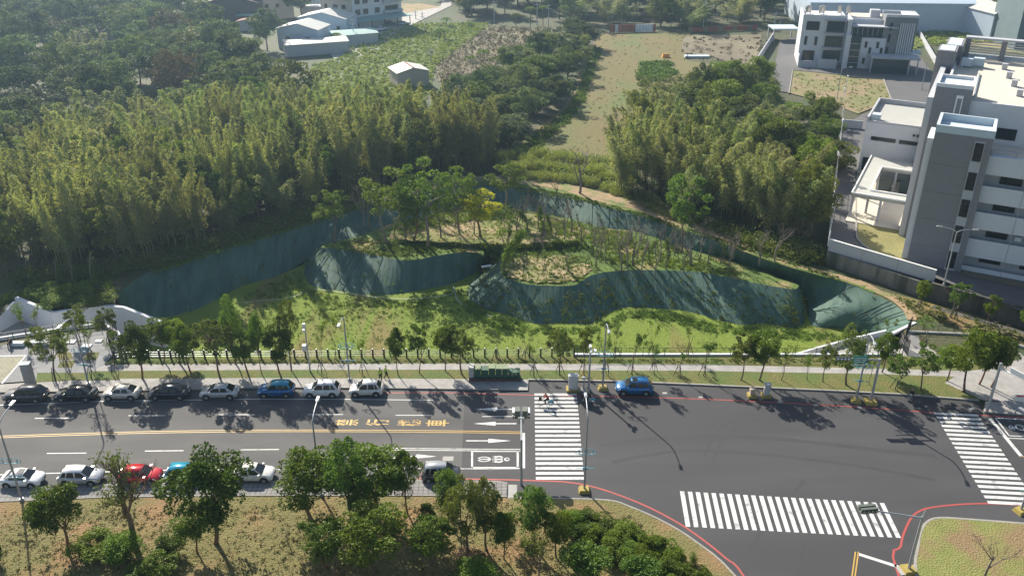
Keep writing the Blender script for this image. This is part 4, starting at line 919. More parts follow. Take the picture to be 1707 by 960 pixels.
scatter('farm_shrubs', FARM, 500, 1.0, (.28, 16), M['leaf_mid'], seed=3, flat_=1.2, rows=(.75, 2.4))
scatter('orchard_shrubs', [(727,110),(812,46),(931,50),(905,70),(860,90),(800,121),(770,140),(730,135)], 1100, .8, (.24, 9), M['leaf_straw'], seed=4, flat_=1.6, rows=(.75, 3))
scatter('garden_plants', [(1062,122),(1068,104),(1120,102),(1128,122),(1100,136),(1066,134)], 200, 1.0, (.3, 26), M['leaf_light'], seed=5)
scatter('garden_weeds', [(1140,60),(1290,62),(1270,100),(1210,108),(1135,95)], 110, .8, (.24, 14), M['leaf_brown'], seed=6)
scatter('rough_weeds', [(1490,100),(1500,40),(1560,25),(1750,45),(1750,70),(1620,72),(1540,76)], 900, 1.2, (.34, 20), M['leaf_reed'], seed=7)
scatter('field_edge_weeds', [(850,262),(890,225),(945,185),(965,150),(975,120),(990,80),(1002,80),(985,130),(975,165),(950,200),(905,240),(870,266)], 500, .9, (.22, 26), M['leaf_mid'], seed=8)
# low plants of the hollow
scatter('mound_edge_plants', [(560,416,-1),(650,428,-1),(770,420,-1),(800,416,-1.2),(760,411,-1.2),(650,402,-1.2),(570,404,-1.2)], 330, .45, (.12, 26), M['leaf_mid'], seed=9)
scatter('plateau_plants', [(985,400,-1),(1060,395,-1.1),(1150,420,-1.3),(1250,450,-1.6),(1315,478,-1.8),(1210,458,-1.1),(1110,446,-1),(1020,440,-1),(985,425,-1)], 700, .4, (.11, 24), M['leaf_mid'], seed=10)
scatter('slope_plants', [(890,355,-.6),(950,370,-.8),(1060,390,-1),(1040,410,-1),(970,402,-1),(900,385,-.5)], 350, .5, (.12, 26), M['leaf_mid'], seed=11)
scatter('rim_plants', [(860,312,1.25),(950,324,1.25),(1050,350,1.1),(1200,398,.6),(1400,462,.3),(1400,468,.2),(1200,404,.55),(1050,356,1),(940,330,1.2),(860,318,1.2)], 500, .35, (.11, 20), M['leaf_mid'], seed=12)
scatter('terrace_plants', [(662,372,-.4),(720,358,-.4),(800,350,-.5),(870,352,-.6),(870,362,-.4),(760,372,-.3),(680,386,-.2)], 320, .55, (.13, 26), M['leaf_mid'], seed=13)
scatter('ditch_plants', [(650,402,-1),(760,412,-1.1),(880,416,-1.2),(968,404,-1),(990,415,-1),(900,425,-1.2),(830,432,-1.8),(800,416,-1.2),(700,411,-1)], 340, .5, (.13, 26), M['leaf_dark'], seed=14)
scatter('toe_plants', [(780,500,-4.4),(835,530,-4.4),(890,545,-4.4),(990,545,-4.4),(1040,518,-4.4),(1100,518,-4.4),(1200,540,-4.4),(1320,550,-4.4),(1440,562,-4.4),(1440,572,-4.4),(1300,562,-4.4),(1180,552,-4.4),(1090,530,-4.4),(1050,530,-4.4),(990,556,-4.4),(890,556,-4.4),(820,545,-4.4),(768,512,-4.4)], 650, .45, (.12, 24), M['leaf_light'], seed=15)
scatter('toe_weeds', [(420,485,-4.4),(500,450,-4.4),(512,480,-4.4),(580,500,-4.4),(690,500,-4.4),(770,480,-4.4),(770,492,-4.4),(690,510,-4.4),(570,512,-4.4),(480,495,-4.4),(400,500,-4.4)], 260, .4, (.12, 20), M['leaf_mid'], seed=16)
scatter('fence_weeds', [(190,603),(600,600),(950,599),(1500,598),(1500,606),(950,605),(600,605),(190,607)], 420, .28, (.09, 16), M['leaf_olive'], seed=17, z=.13)
scatter('corner_weeds', [(1480,490),(1560,510),(1707,556),(1707,575),(1600,545),(1520,530)], 160, .4, (.12, 20), M['leaf_olive'], seed=18)
scatter('verge_tufts', [(0,850),(845,838),(1050,858),(1170,960),(0,960)], 1100, .22, (.07, 10), M['leaf_olive'], seed=19, z=.16)

M['net_weed'] = M['leaf_olive']
def weeds_on(name, A, B, n, size, leaf, m, t0=.1, t1=1.0, seed=1, i0=0, i1=None):
    r = np.random.default_rng(seed); SA, SB = smooth_line(A, 4)[i0:i1], smooth_line(B, 4)[i0:i1]; pts = []
    for _ in range(n):
        u = r.uniform(0, len(SA) - 1.001); i = int(u); f = u - i; t = t0 + (t1 - t0) * r.uniform(0, 1) ** .8
        if math.sin(u * .9 + seed) + math.sin(u * 2.3) < r.uniform(-1.6, .6): continue
        q = SA[i].lerp(SA[i+1], f).lerp(SB[i].lerp(SB[i+1], f), t); k = int(leaf[1] * r.uniform(.4, 1.6)); s = size * r.uniform(.4, 1.5)
        pts.append(np.array(tuple(q)) + r.normal(size=(k, 3)) * np.array([s, s, s * .8]) * .5 + np.array([0, -.08, .08]))
    return link(name, leafmesh(name, quads(np.concatenate(pts), leaf[0], leaf[0] * .5), m), kind='stuff')
weeds_on('netting_weeds', M2[0], M2[1], 900, .34, (.10, 18), M['leaf_olive'], .12, 1.0, 31)
weeds_on('netting_greens', M2[0], M2[1], 420, .34, (.10, 18), M['leaf_mid'], .3, 1.05, 32)
weeds_on('left_netting_weeds', M1[0], M1[1], 110, .35, (.10, 18), M['leaf_mid'], .1, 1.0, 33)
weeds_on('bank_netting_weeds', RIMW, TOEW, 260, .3, (.10, 16), M['leaf_olive'], .05, 1.0, 34)
_dp = smooth_line(px([(839,446,-.93),(845,460,-.93),(862,465,-.93),(892,469,-.93),(935,470,-.93),(962,463,-.93),(985,450,-.93),(975,440,-.93),(955,437,-.93),(940,426,-.93),(905,430,-.93),(880,426,-.93),(855,434,-.93),(839,446,-.93)]), 5)[:-1]
_dp = [(q.x + random.uniform(-.45, .45), q.y + random.uniform(-.5, .5), q.z) for q in _dp]
sheet('dirt_patch', _dp, mat('mound_dirt', (.34,.26,.14), (.14,.19,.04), .55, .95, c3=(.40,.30,.18), scale3=.3, bump=.8, bscale=4), step=1.5, noise=.06)

scatter('field_right_weeds', [(1050,255),(1065,205),(1072,160),(1060,130),(1075,132),(1130,130),(1200,112),(1290,112),(1300,165),(1210,150),(1140,190),(1100,245)], 900, 1.1, (.26, 24), M['leaf_olive'], seed=41, flat_=1.0)
scatter('grove_undergrowth', [(20,478),(120,470),(185,462),(250,447),(330,424),(400,401),(522,366),(610,334),(700,308),(700,296),(600,322),(515,350),(395,386),(320,408),(240,430),(180,444),(60,452),(20,460)], 1100, 1.0, (.2, 34), M['leaf_olive'], seed=42, flat_=1.6, z=.3)
scatter('wood_undergrowth', [(1040,338),(1110,372),(1180,388),(1260,418),(1340,440),(1372,440),(1372,425),(1300,405),(1200,378),(1110,350),(1050,320)], 600, 1.0, (.2, 34), M['leaf_olive'], seed=43, flat_=1.6, z=.3)
scatter('corner_bushes', [(-40,500),(30,492),(100,470),(190,470),(195,490),(180,506),(100,516),(60,505),(26,495),(-40,530)], 420, .7, (.14, 34), M['leaf_mid'], seed=44, flat_=1.3, z=0)
scatter('office_meadow', [(1240,180),(1300,215),(1385,215),(1392,260),(1385,330),(1340,330),(1280,280),(1210,230)], 1300, 1.3, (.24, 26), M['leaf_light'], seed=45, flat_=1.3, z=.3)
scatter('terrace_weeds', [(652,394,.1),(735,396,.05),(830,400,.05),(950,398,.0),(975,384,-.5),(935,366,-.5),(880,358,-.5),(800,354,-.5),(720,362,-.4),(668,376,-.3)], 420, .3, (.10, 16), M['leaf_mid'], seed=46)
scatter('mound_weeds', [(840,446,-.95),(848,462,-.95),(892,471,-.95),(955,473,-.95),(1000,448,-.95),(1000,430,-.95),(940,420,-.95),(855,428,-.95)], 240, .28, (.09, 16), M['leaf_olive'], seed=47)
scatter('dry_tufts', [(0,850),(845,838),(1050,858),(1170,960),(0,960)], 1800, .3, (.08, 12), M['leaf_straw'], seed=48, z=.14)
scatter('lawn_tufts', [(520,515,-4.45),(700,505,-4.45),(770,520,-4.45),(890,565,-4.45),(1200,570,-4.45),(1250,600,-4.45),(300,600,-4.45),(300,545,-4.45)], 1500, .25, (.07, 12), M['leaf_light'], seed=49)
# extra thin trees on the island
for i, (kk, x, y, ty, w) in enumerate([('ivy',676,402,330,24),('bare',790,398,330,34),('bare',760,384,318,30),('bare',862,392,330,34),('bare',925,404,352,30),('bare',970,412,350,34),('bare',1010,436,380,28),('bare',1035,452,388,36),('ivy',1084,440,385,28),('bare',1125,425,372,28),('bare',1180,440,392,30),('bare',1092,462,400,26),('ivy',850,414,360,26),('sapling',906,450,418,24),('sapling',1200,448,408,26)]):
    treepx(kk, x, y, ty, w, ['thin ivy trunk left of the tallest mound tree','bare tree just left of the yellow tree','bare tree at the back of the terrace','bare tree just right of the yellow tree','bare tree at the terrace edge above the dirt patch','bare tree on the green slope right of the terrace','bare tree in the upper plateau centre','leaning bare tree at the plateau front','ivy pole left of the ivy-clad pole-like trunk','slim bare tree behind the pole-like trunk','bare tree near the right plateau end','slim bare tree on the netting edge','ivy trunk in front of the terrace bank','sapling on the mound dirt patch','sapling at the right plateau end'][i], z=-1.0)

scatter('field_greens', [(880,245),(950,190),(985,150),(990,100),(1012,60),(1140,60),(1130,95),(1070,100),(1055,140),(1065,180),(1045,250),(960,262)], 200, .35, (.14, 8), M['leaf_olive'], seed=51)
scatter('villa_weeds', [(1325,122),(1470,136),(1482,168),(1430,186),(1400,174),(1322,152)], 200, .4, (.16, 10), M['leaf_olive'], seed=52)

scatter('bank_plants', [(648,398,-.6),(735,403,-.5),(830,408,-.5),(930,405,-.5),(966,402,-.6),(966,408,-.9),(930,416,-1.2),(830,419,-1.3),(735,411,-1.2),(650,404,-1.2)], 520, .55, (.12, 28), M['leaf_mid'], seed=53, flat_=1.2)
scatter('reed_bed_plants', [(838,262),(900,255),(985,268),(1050,262),(1060,300),(1045,335),(1000,318),(930,304),(842,292)], 900, 1.0, (.26, 24), M['leaf_reed'], seed=54, flat_=1.5, z=.3)
scatter('patch_edge_weeds', [(836,444,-.93),(842,462,-.93),(892,472,-.93),(965,468,-.93),(1000,446,-.93),(975,434,-.93),(940,420,-.93),(880,420,-.93)], 330, .3, (.09, 20), M['leaf_mid'], seed=55)
scatter('rim_weeds_left', [(250,450,.1),(400,405,.1),(560,354,.2),(700,315,.7),(700,320,.6),(560,360,.2),(400,411,.1),(255,457,.1)], 420, .45, (.11, 22), M['leaf_mid'], seed=56)
scatter('lawn_weeds', [(300,540,-4.45),(480,500,-4.45),(620,505,-4.45),(760,500,-4.45),(780,520,-4.45),(500,540,-4.45),(340,575,-4.45)], 520, .35, (.09, 14), M['leaf_mid'], seed=57)

for i, (x, y, ty) in enumerate([(1052,238,140),(1072,222,128),(1032,262,170),(1090,240,140)]):
    treepx('bamboothin', x, y, ty, 34, ['tall thin bamboo leaning over the field edge','tallest thin bamboo at the field edge','lower thin bamboo at the near field corner','thin bamboo right of the tallest one'][i], z=.2)
for i, (x, y, ty, w) in enumerate([(668,388,318,34),(740,380,300,34),(870,372,312,30),(940,402,340,34),(1002,424,362,34),(1045,446,380,34),(1100,436,372,34),(1166,430,376,34),(1215,440,386,30),(905,425,368,26),(1070,456,396,34),(1140,452,398,30)]):
    treepx('bare', x, y, ty, w, ['bare tree behind the left mound trees','bare tree at the foot of the back bank','bare tree near the rim under the large one','bare tree at the right terrace end','bare tree above the dirt patch','bare tree at the middle plateau edge','bare tree beside the rim slope','bare tree near the leaning pale one','last bare tree at the plateau tip','small bare tree at the ditch end','bare tree with a shadow on the netting centre','slim bare tree on the front plateau edge'][i], z=-1.0)
#@@SECTION buildings
# ---------------------------------------------------------------- buildings
M['grey_tile'] = mat('grey_wall_tile', (.225,.225,.24), (.195,.195,.21), 1.5, .7)
M['grey_light'] = mat('pale_grey_wall', (.45,.46,.49), (.40,.41,.44), .6, .8)
M['joint'] = flat('tile_joint', (.15,.15,.165), .8)
M['roof_cream'] = mat('cream_roof_slab', (.62,.56,.47), (.55,.50,.42), .35, .9)
M['roof_grey'] = mat('pale_roof_slab', (.42,.42,.39), (.37,.37,.35), .5, .9)
M['bluewhite'] = mat('bluish_white_wall', (.52,.60,.66), (.48,.56,.63), .6, .8)
M['cream_wall'] = mat('cream_wall', (.50,.44,.37), (.46,.40,.34), .4, .85)
M['sheet_metal'] = mat('pale_sheet_metal', (.50,.50,.47), (.44,.44,.42), .4, .6)
M['sheet_teal'] = mat('teal_sheet_metal', (.22,.38,.36), (.20,.33,.32), .4, .6)
M['sheet_white'] = mat('white_blue_sheet', (.48,.56,.66), (.44,.52,.62), .3, .6)
M['rust'] = mat('rusty_red', (.30,.10,.06), (.22,.09,.06), .8, .8)
M['glassblue'] = flat('bluish_glass', (.035,.055,.06), .1)
M['wood_dark'] = mat('dark_boards', (.07,.05,.045), (.10,.07,.06), 1, .8)
M['tank'] = flat('steel_tank', (.45,.42,.38), .3, .6)
def win(root, x0, z0, x1, z1, y, fw=.07, mull=1, depth=.12, axis='x', hm=0, name='window', glass='glass'):
    """framed window on the plane y (axis x) or x (axis y), facing -y or -x; sits proud of the wall"""
    f = MB(); g = MB()
    def bx(b, a0, c0, a1, c1, d0, d1):
        if axis == 'x': b.box(a0, y - d1, c0, a1, y - d0, c1)
        else: b.box(y - d1, a0, c0, y - d0, a1, c1)
    bx(f, x0-fw, z0-fw, x0, z1+fw, -.02, depth); bx(f, x1, z0-fw, x1+fw, z1+fw, -.02, depth)
    bx(f, x0, z0-fw, x1, z0, -.02, depth); bx(f, x0, z1, x1, z1+fw, -.02, depth)
    for i in range(1, mull + 1):
        c = x0 + (x1-x0) * i / (mull+1); bx(f, c-.03, z0, c+.03, z1, -.01, depth*.8)
    for i in range(1, hm + 1):
        c = z0 + (z1-z0) * i / (hm+1); bx(f, x0, c-.03, x1, c+.03, -.01, depth*.75)
    bx(g, x0, z0, x1, z1, -.01, depth*.35)
    o = f.build(name, M['dark'] , root); g.build('pane', M[glass], o); return o
BANG = math.atan2(-.469, .883)
B1 = empty('office_building', tuple(G(1511, 436, 2.5)[:2]) + (0,), BANG, 'large white office block with slate grey corner towers at the right edge', 'building')
zb = 1.0
# corner tower 1
MB().box(0, 0, zb, 7.0, 6.6, 21.4).build('tower', M['grey_tile'], B1)
MB().box(-.02, 0, 21.4, .35, 6.6, 22.4).box(6.65, 0, 21.4, 7.02, 6.6, 22.4).box(.35, 0, 21.4, 6.65, .3, 22.4).box(.35, 6.3, 21.4, 6.65, 6.6, 22.4).build('parapet', M['bluewhite'], B1)
MB().box(.36, .31, 21.41, 6.64, 6.29, 21.46).build('tower_roof', M['bluewhite'], B1)
MB().box(-.8, 1.0, zb, -.03, 6.6, 20.2).build('side_fin', M['whitewall'], B1)
MB().box(4.9, -.10, zb, 6.2, -.005, 20.9).build('window_bay', M['grey_light'], B1)
for z0 in (18.3, 14.3, 10.5, 6.7, 2.9): win(B1, 5.1, z0, 6.0, z0 + 2.3, -.10, mull=1, hm=1)
# front wing with balcony bands
MB().box(7.0, 2.4, zb, 30, 9.9, 18.0).build('wing_wall', M['grey_light'], B1)
for z0, z1 in ((16.4,18.9),(12.5,14.8),(8.7,11.1),(4.6,7.2),(1.4,3.1)):
    MB().box(7.02, .9, z0, 30, 1.12, z1).box(7.02, 1.12, z0, 30, 2.39, z0 + .25).build('balcony_band', M['whitewall'], B1)
for z0 in (14.95, 11.2, 7.3, 3.5):
    for x0 in (9.0, 14.0, 19.0, 24.0): win(B1, x0, z0 + .05, x0 + 2.5, z0 + 1.15, 2.4, mull=2)
MB().box(7.02, 1.13, 18.0, 30, 9.9, 18.06).build('terrace_floor', M['roof_cream'], B1)
MB().box(7.4, 1.5, 18.07, 9.6, 2.3, 18.8).box(9.7, 1.6, 18.07, 11.6, 2.2, 18.7).build('terrace_planter', M['bluewhite'], B1)
MB().box(7.1, 3.6, 19.0, 30, 3.68, 19.08).box(7.1, 3.6, 18.07, 7.18, 3.68, 19).box(10.1, 3.6, 18.07, 10.18, 3.68, 19).box(13.1, 3.6, 18.07, 13.18, 3.68, 19).build('railing', M['steel'], B1)
# upper main block
MB().box(-.5, 10, zb, 30, 43, 23.0).build('main_block', M['whitewall'], B1)
MB().box(-.52, 9.98, 23.0, 30, 10.25, 23.6).box(-.52, 10.26, 23.0, -.2, 43, 23.6).build('roof_parapet', M['whitewall'], B1)
MB().box(-.19, 10.26, 23.0, 30, 42.4, 23.05).build('main_roof', M['roof_cream'], B1)
for x0 in (7.4, 12.0, 17.0): win(B1, x0, 18.9, x0 + 2.3, 20.3, 10, mull=1)
# tower 2 in front of the main roof
MB().box(-1.4, 9.4, zb, 3.3, 15.6, 25.2).build('tower', M['grey_tile'], B1)
MB().box(-1.42, 9.4, 25.2, -1.1, 15.6, 25.7).box(3.0, 9.4, 25.2, 3.32, 15.6, 25.7).box(-1.1, 9.4, 25.2, 3.0, 9.7, 25.7).box(-1.1, 15.3, 25.2, 3.0, 15.6, 25.7).build('parapet', M['whitewall'], B1)
MB().box(-1.09, 9.71, 25.2, 2.99, 15.29, 25.25).build('tower_roof', M['bluewhite'], B1)
MB().box(1.4, 9.2, 21.0, 2.3, 9.39, 24.3).build('notch_surround', M['paintwhite'], B1)
MB().box(1.6, 9.15, 21.3, 2.15, 9.19, 23.9).build('notch', M['grey_tile'], B1)
MB().box(.6, 9.25, zb, 2.3, 9.39, 20.9).build('recess_panel', M['grey_light'], B1)
MB().box(-2.2, 9.4, zb, -1.43, 43, 23.6).build('side_fin', M['grey_light'], B1)
# tower 3 at the far corner
MB().box(-3.2, 31, zb, -.4, 36, 26.0).box(-2.4, 36.01, zb, .2, 43, 26.0).build('tower', M['grey_tile'], B1)
MB().box(-2.9, 31.3, 26.0, -.7, 35.7, 26.08).box(-2.1, 36.3, 26.0, -.1, 42.7, 26.08).build('tower_roof', M['bluewhite'], B1)
# roof pergola screen
scr = MB()
for i in range(5): scr.box(.3 + i * 5.4, 42.0, 23.05, 1.1 + i * 5.4, 42.6, 26.3)
scr.build('screen_column', M['grey_tile'], B1)
MB().box(.2, 41.6, 26.31, 30, 43.2, 26.6).build('screen_beam', M['grey_light'], B1)
for k in range(6): MB().box(.25, 42.65, 23.6 + k * .42, 30, 42.75, 23.75 + k * .42).build('slat', M['grey_light'], B1)
MB().box(.2, 42.76, 23.05, 30, 43, 23.8).build('screen_wall', M['bluewhite'], B1)
for x0, y0 in ((6.4,35.5),(7.2,29.3),(8.0,24.0),(8.8,18.0)): MB().box(x0, y0, 23.05, x0 + .8, y0 + .8, 24.0).build('vent_box', M['grey_light'], B1)
for x0, y0 in ((.5,34.2),(2.2,35.2)): MB().box(x0, y0, 23.3, x0 + 1.6, y0 + 1.1, 24.5).box(x0 + .1, y0 + .1, 23.05, x0 + .3, y0 + 1, 23.3).build('air_unit', M['bluewhite'], B1)
MB().disc((10.8, 38, 24.0), .7, 'z', 1.6).build('water_tank', M['tank'], B1)
MB().box(3.4, 15, 23.05, 3.6, 30, 23.3).build('roof_pipe', M['steel'], B1)
# lower left block
MB().box(-12.2, 35.6, 0, -2.25, 50, 12.0).build('side_block', M['whitewall'], B1)
MB().box(-12.22, 35.58, 12.0, -11.9, 50, 12.9).box(-11.9, 49.7, 12.0, -2.3, 50, 12.9).box(-11.9, 35.58, 12.0, -2.3, 35.9, 12.3).build('parapet', M['grey_light'], B1)
MB().box(-11.89, 35.91, 12.0, -2.3, 49.69, 12.05).build('side_roof', M['roof_grey'], B1)
MB().box(-11.6, 36.4, 12.06, -10.2, 38, 13.2).build('air_unit', M['bluewhite'], B1)
for x0, x1 in ((-10.9,-7.0),(-6.3,-2.9)): win(B1, x0, 9.0, x1, 9.5, 35.58, mull=3)
win(B1, -11.6, 3.4, -10.6, 5.6, 35.58, mull=0); win(B1, -4.4, 10.5, -4.1, 10.8, 35.58, mull=0, fw=.03); win(B1, -3.8, 10.5, -3.5, 10.8, 35.58, mull=0, fw=.03)
# canopy frame in front of it
MB().box(-10.2, 13.3, 6.0, -7.9, 33.8, 6.5).box(-7.9, 13.3, 6.0, -1.1, 15.8, 6.5).box(-7.9, 28.5, 6.0, -2.3, 33.8, 6.5).build('canopy_slab', M['roof_grey'], B1)
MB().box(-10.3, 13.2, 6.5, -10.1, 33.9, 6.75).box(-10.1, 13.2, 6.5, -1.1, 13.4, 6.75).box(-7.9, 15.8, 6.5, -7.7, 28.5, 6.75).box(-7.7, 15.75, 6.5, -1.1, 15.95, 6.75).box(-7.7, 28.3, 6.5, -2.3, 28.5, 6.75).build('canopy_edge', M['paintwhite'], B1)
for x0, y0 in ((-10.1,13.4),(-6.0,13.4),(-10.1,33.2),(-10.1,23),(-8.1,16),(-8.1,28),(-1.6,13.4),(-5.5,28.6)): MB().box(x0, y0, 2.4, x0 + .35, y0 + .35, 6.0).build('column', M['grey_light'], B1)
MB().box(-7.7, 27.9, 2.7, -5.6, 28.0, 5.2).box(-4.4, 27.9, 2.7, -3.2, 28.0, 5.4).build('glass_wall', M['glassblue'], B1)
# yard
MB().box(-10.3, 11.5, 2.41, -1.2, 34, 2.62).build('canopy_floor', M['roof_cream'], B1)
yard = px([(1382,402),(1470,436),(1511,452),(1560,470),(1640,492),(1707,508)], 2.5)
yard = [G(1379,408,2.45), G(1400,212,2.45), G(1440,190,2.45), G(1500,175,2.45), Vector((240, 200, 2.45)), Vector((240, 60, 2.45)), G(1707,520,2.45), G(1557,462,2.45)]
sheet('office_yard', [tuple(p) for p in yard], M['asphalt_yard'], step=0)
sheet('yard_lawn', [tuple(p) for p in px([(1437,260,2.5),(1428,300,2.5),(1427,380,2.5),(1432,402,2.5),(1460,422,2.5),(1512,444,2.5),(1512,380,2.5),(1540,250,2.5)])],
      mat('yard_grass', (.27,.23,.09), (.19,.19,.07), .6, .95, bump=.6, bscale=5), step=0)
strip('yard_kerb', smooth_line(px([(1437,260,2.5),(1427.5,300,2.5),(1426,380,2.5),(1431,402,2.5),(1460,423,2.5),(1515,446,2.5)]), 3), .25, -.1, .14, M['kerb'])
sheet('wing_planting', [tuple(p) for p in px([(1603,458,2.52),(1707,480,2.52),(1800,500,2.52),(1800,490,2.52),(1707,470,2.52),(1604,450,2.52)])], M['farm_brown'], step=0)
# earth fill under the yard so that its edge is closed
W0 = [G(1379,417,0) , G(1375,443,0), G(1533,498,0), G(1580,512,0), G(1707,548,0)]
wl = [G(1375,443,0), G(1533,498,0)]; dR = (G(1707,548,0) - G(1533,498,0)).normalized()
def wall_thing(label, a, b_, z0, z1, w, m, cap=None):
    r = empty('retaining_wall', a, 0, label, 'wall'); d = Vector((b_.x - a.x, b_.y - a.y, 0)); n = Vector((-d.y, d.x, 0)).normalized() * w
    q = [(0,0),(d.x,d.y),(d.x+n.x,d.y+n.y),(n.x,n.y)]
    k = max(1, int(d.length / 4.2)); u = d / k
    for i in range(k):
        s = u * i; e = u * (i + 1) - u.normalized() * .04
        MB().prism([(s.x,s.y),(e.x,e.y),(e.x+n.x,e.y+n.y),(s.x+n.x,s.y+n.y)], z0, z1).build('wall_panel', m, r)
    if cap: MB().prism([(v[0], v[1]) for v in q], z1, z1 + .001 + cap[0]).build('wall_top', cap[1], r)
    return r
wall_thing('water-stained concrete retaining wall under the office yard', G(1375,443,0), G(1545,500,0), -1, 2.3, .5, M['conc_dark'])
wall_thing('smooth pale parapet on top of the stained retaining wall', G(1380,418,2.32) + Vector((0, .12, -2.32)), G(1557,471,2.32) + Vector((0,.12,-2.32)), 2.31, 4.05, .3, M['grey_light'], (.06, M['paintwhite']))
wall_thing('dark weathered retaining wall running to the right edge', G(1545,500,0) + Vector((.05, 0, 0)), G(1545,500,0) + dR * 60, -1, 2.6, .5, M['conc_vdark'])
# ditch at the wall foot
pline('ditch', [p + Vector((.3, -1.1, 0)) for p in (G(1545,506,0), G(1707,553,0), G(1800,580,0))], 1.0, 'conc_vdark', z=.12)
# yard fence with its posts
yf = empty('boundary_fence', G(1386,400,2.5), 0, 'tall white post fence along the office yard by the wood', 'fence'); a = G(1380,410,2.5); b_ = G(1404,196,2.5); d = b_ - a
for i in range(26):
    p = a + d * (i / 25) - G(1386,400,2.5); MB().box(p.x - .07, p.y - .07, 0, p.x + .07, p.y + .07, 2.3).build('post', M['paintwhite'], yf)
for z0 in (.4, 1.2, 2.1):
    p, q = a - G(1386,400,2.5), b_ - G(1386,400,2.5); MB().tube([(p.x, p.y, z0), (q.x, q.y, z0)], .03, 4).build('rail', M['steel'], yf)
# white edge wall of yard beyond
def lowwall(label, pts, h, w=.25, m='grey_light'):
    b = MB(); P = pts
    for i in range(len(P) - 1):
        a, c = P[i], P[i+1]; d = c - a; n = Vector((-d.y, d.x, 0)).normalized() * w
        b.prism([(a.x - P[0].x, a.y - P[0].y), (c.x - P[0].x, c.y - P[0].y), (c.x + n.x - P[0].x, c.y + n.y - P[0].y), (a.x + n.x - P[0].x, a.y + n.y - P[0].y)], -.3, h)
    o = b.build('boundary_wall', M[m]); o.location = P[0]; tag(o, None, label, 'wall'); return o
lowwall('pale low wall closing the far end of the office yard lane', px([(1404,212,2.5),(1437,215,2.5)]), 1.6)
# ---- second office building
O2 = G(1328, 107, 0); A2 = math.atan2(-.22, .975)
B2 = empty('villa_office', O2, A2, 'white and grey three storey office villa with glass stair and roof tanks', 'building')
sheet('villa_yard', [tuple(p) for p in px([(1283,150,.05),(1300,70,.05),(1330,60,.05),(1500,75,.05),(1530,90,.05),(1562,130,.05),(1562,176,.05),(1480,165,.05),(1472,132,.05),(1322,118,.05),(1318,155,.05)])], M['asphalt_yard'], step=0)
sheet('villa_lawn', [tuple(p) for p in px([(1322,117,.08),(1472,132,.08),(1484,168,.08),(1430,190,.08),(1400,178,.08),(1316,155,.08)])], mat('villa_grass', (.25,.23,.09), (.16,.17,.06), .35, .95, c3=(.30,.22,.13), scale3=.1, bump=1, bscale=3), step=0)
strip('villa_kerb', px([(1316,157),(1322,118),(1472,133),(1485,168)]), .3, 0, .25, M['kerb'])
MB().box(0, 0, 0, 11.5, 12, 12.6).build('left_block', M['whitewall'], B2)
MB().box(-.02, -.02, 12.6, 11.52, .3, 13.4).box(-.02, .3, 12.6, .3, 12, 13.4).build('parapet', M['whitewall'], B2)
for z0 in (9.4,): win(B2, 1.2, z0, 4.5, z0 + 2.2, 0, mull=1)
for x0 in (1.2, 3.9): win(B2, x0, 5.4, x0 + .6, 7.6, 0, mull=0)
win(B2, 1.2, .4, 4.2, 3.8, 0, mull=1)
for z0 in (9.2, 5.3, 1.5): win(B2, 6.6, z0, 11.0, z0 + 2.6, -.1, mull=3, depth=.3, glass='glassblue'); MB().box(6.0, -1.1, z0 - .45, 11.6, -.01, z0 - .2).build('balcony_slab', M['grey_light'], B2)
MB().box(5.6, -.9, 12.2, 11.6, -.01, 12.45).build('eave', M['grey_light'], B2)
MB().box(0, -4.0, 0, 5, -3.8, 1.9).box(0, -3.8, 0, .2, -.02, 3.2).box(5.01, -4.4, 0, 10, -4.2, 2.6).build('garden_wall', M['grey_light'], B2)
MB().box(11.6, -3.0, 0, 12.9, 4, 9.0).box(11.7, -1.5, 9.0, 12.8, 4, 12.8).build('fin_wall', M['whitewall'], B2)
MB().box(13.0, -2.4, 0, 15.6, 4, 8.6).build('stair_glass', M['glassblue'], B2)
for z0 in (1.5, 3.2, 4.9, 6.6): MB().box(12.95, -2.55, z0, 15.65, -2.41, z0 + .14).build('glazing_bar', M['steel'], B2)
MB().box(15.7, -2.0, 0, 22.0, 4, 8.2).build('front_block', M['whitewall'], B2)
for x0, z0 in ((16.8,5.7),(18.0,4.2),(19.8,5.7),(20.9,4.2),(16.8,1.4)): win(B2, x0, z0, x0 + .5, z0 + 1.5, -2.0, mull=0)
MB().box(13, -1.0, 8.7, 24, 5, 11.0).build('upper_glass', M['glassblue'], B2)
for i in range(9): MB().box(13.1 + i * 1.3, -1.12, 8.75, 13.2 + i * 1.3, -1.01, 10.95).build('mullion', M['steel'], B2)
MB().box(12.95, -2.6, 11.05, 24.5, 5.2, 11.35).build('canopy_roof', M['grey_light'], B2)
MB().box(13.1, 1.6, 11.4, 23, 1.85, 12.6).box(13, 5.3, 0, 24, 12, 12.4).build('rear_block', M['whitewall'], B2)
MB().box(13.1, 5.4, 12.4, 23.9, 11.9, 12.45).build('rear_roof', M['roof_cream'], B2)
MB().box(18, 5.6, 12.46, 20.5, 8, 14.3).build('roof_cabin', M['grey_light'], B2)
MB().box(21, -1.5, 0, 29.2, 5.2, 13.8).build('grey_tower', M['grey_tile'], B2)
MB().box(20.95, -1.6, 13.8, 29.3, -1.2, 14.5).box(20.95, 4.9, 13.8, 29.3, 5.3, 14.5).box(25.5, -1.2, 14.0, 29.2, 4.9, 14.4).build('tower_parapet', M['whitewall'], B2)
for i in range(7): MB().box(24.9 + i * .56, -2.0, 3.6, 25.2 + i * .56, -1.6, 12.4).build('louvre', M['whitewall'], B2)
for z0 in (4.0, 7.4, 10.4): win(B2, 22.4, z0, 22.9, z0 + 1.9, -1.5, mull=0)
MB().box(18.2, -7.2, 3.9, 30.5, -2.5, 4.4).build('porch_roof', M['grey_light'], B2)
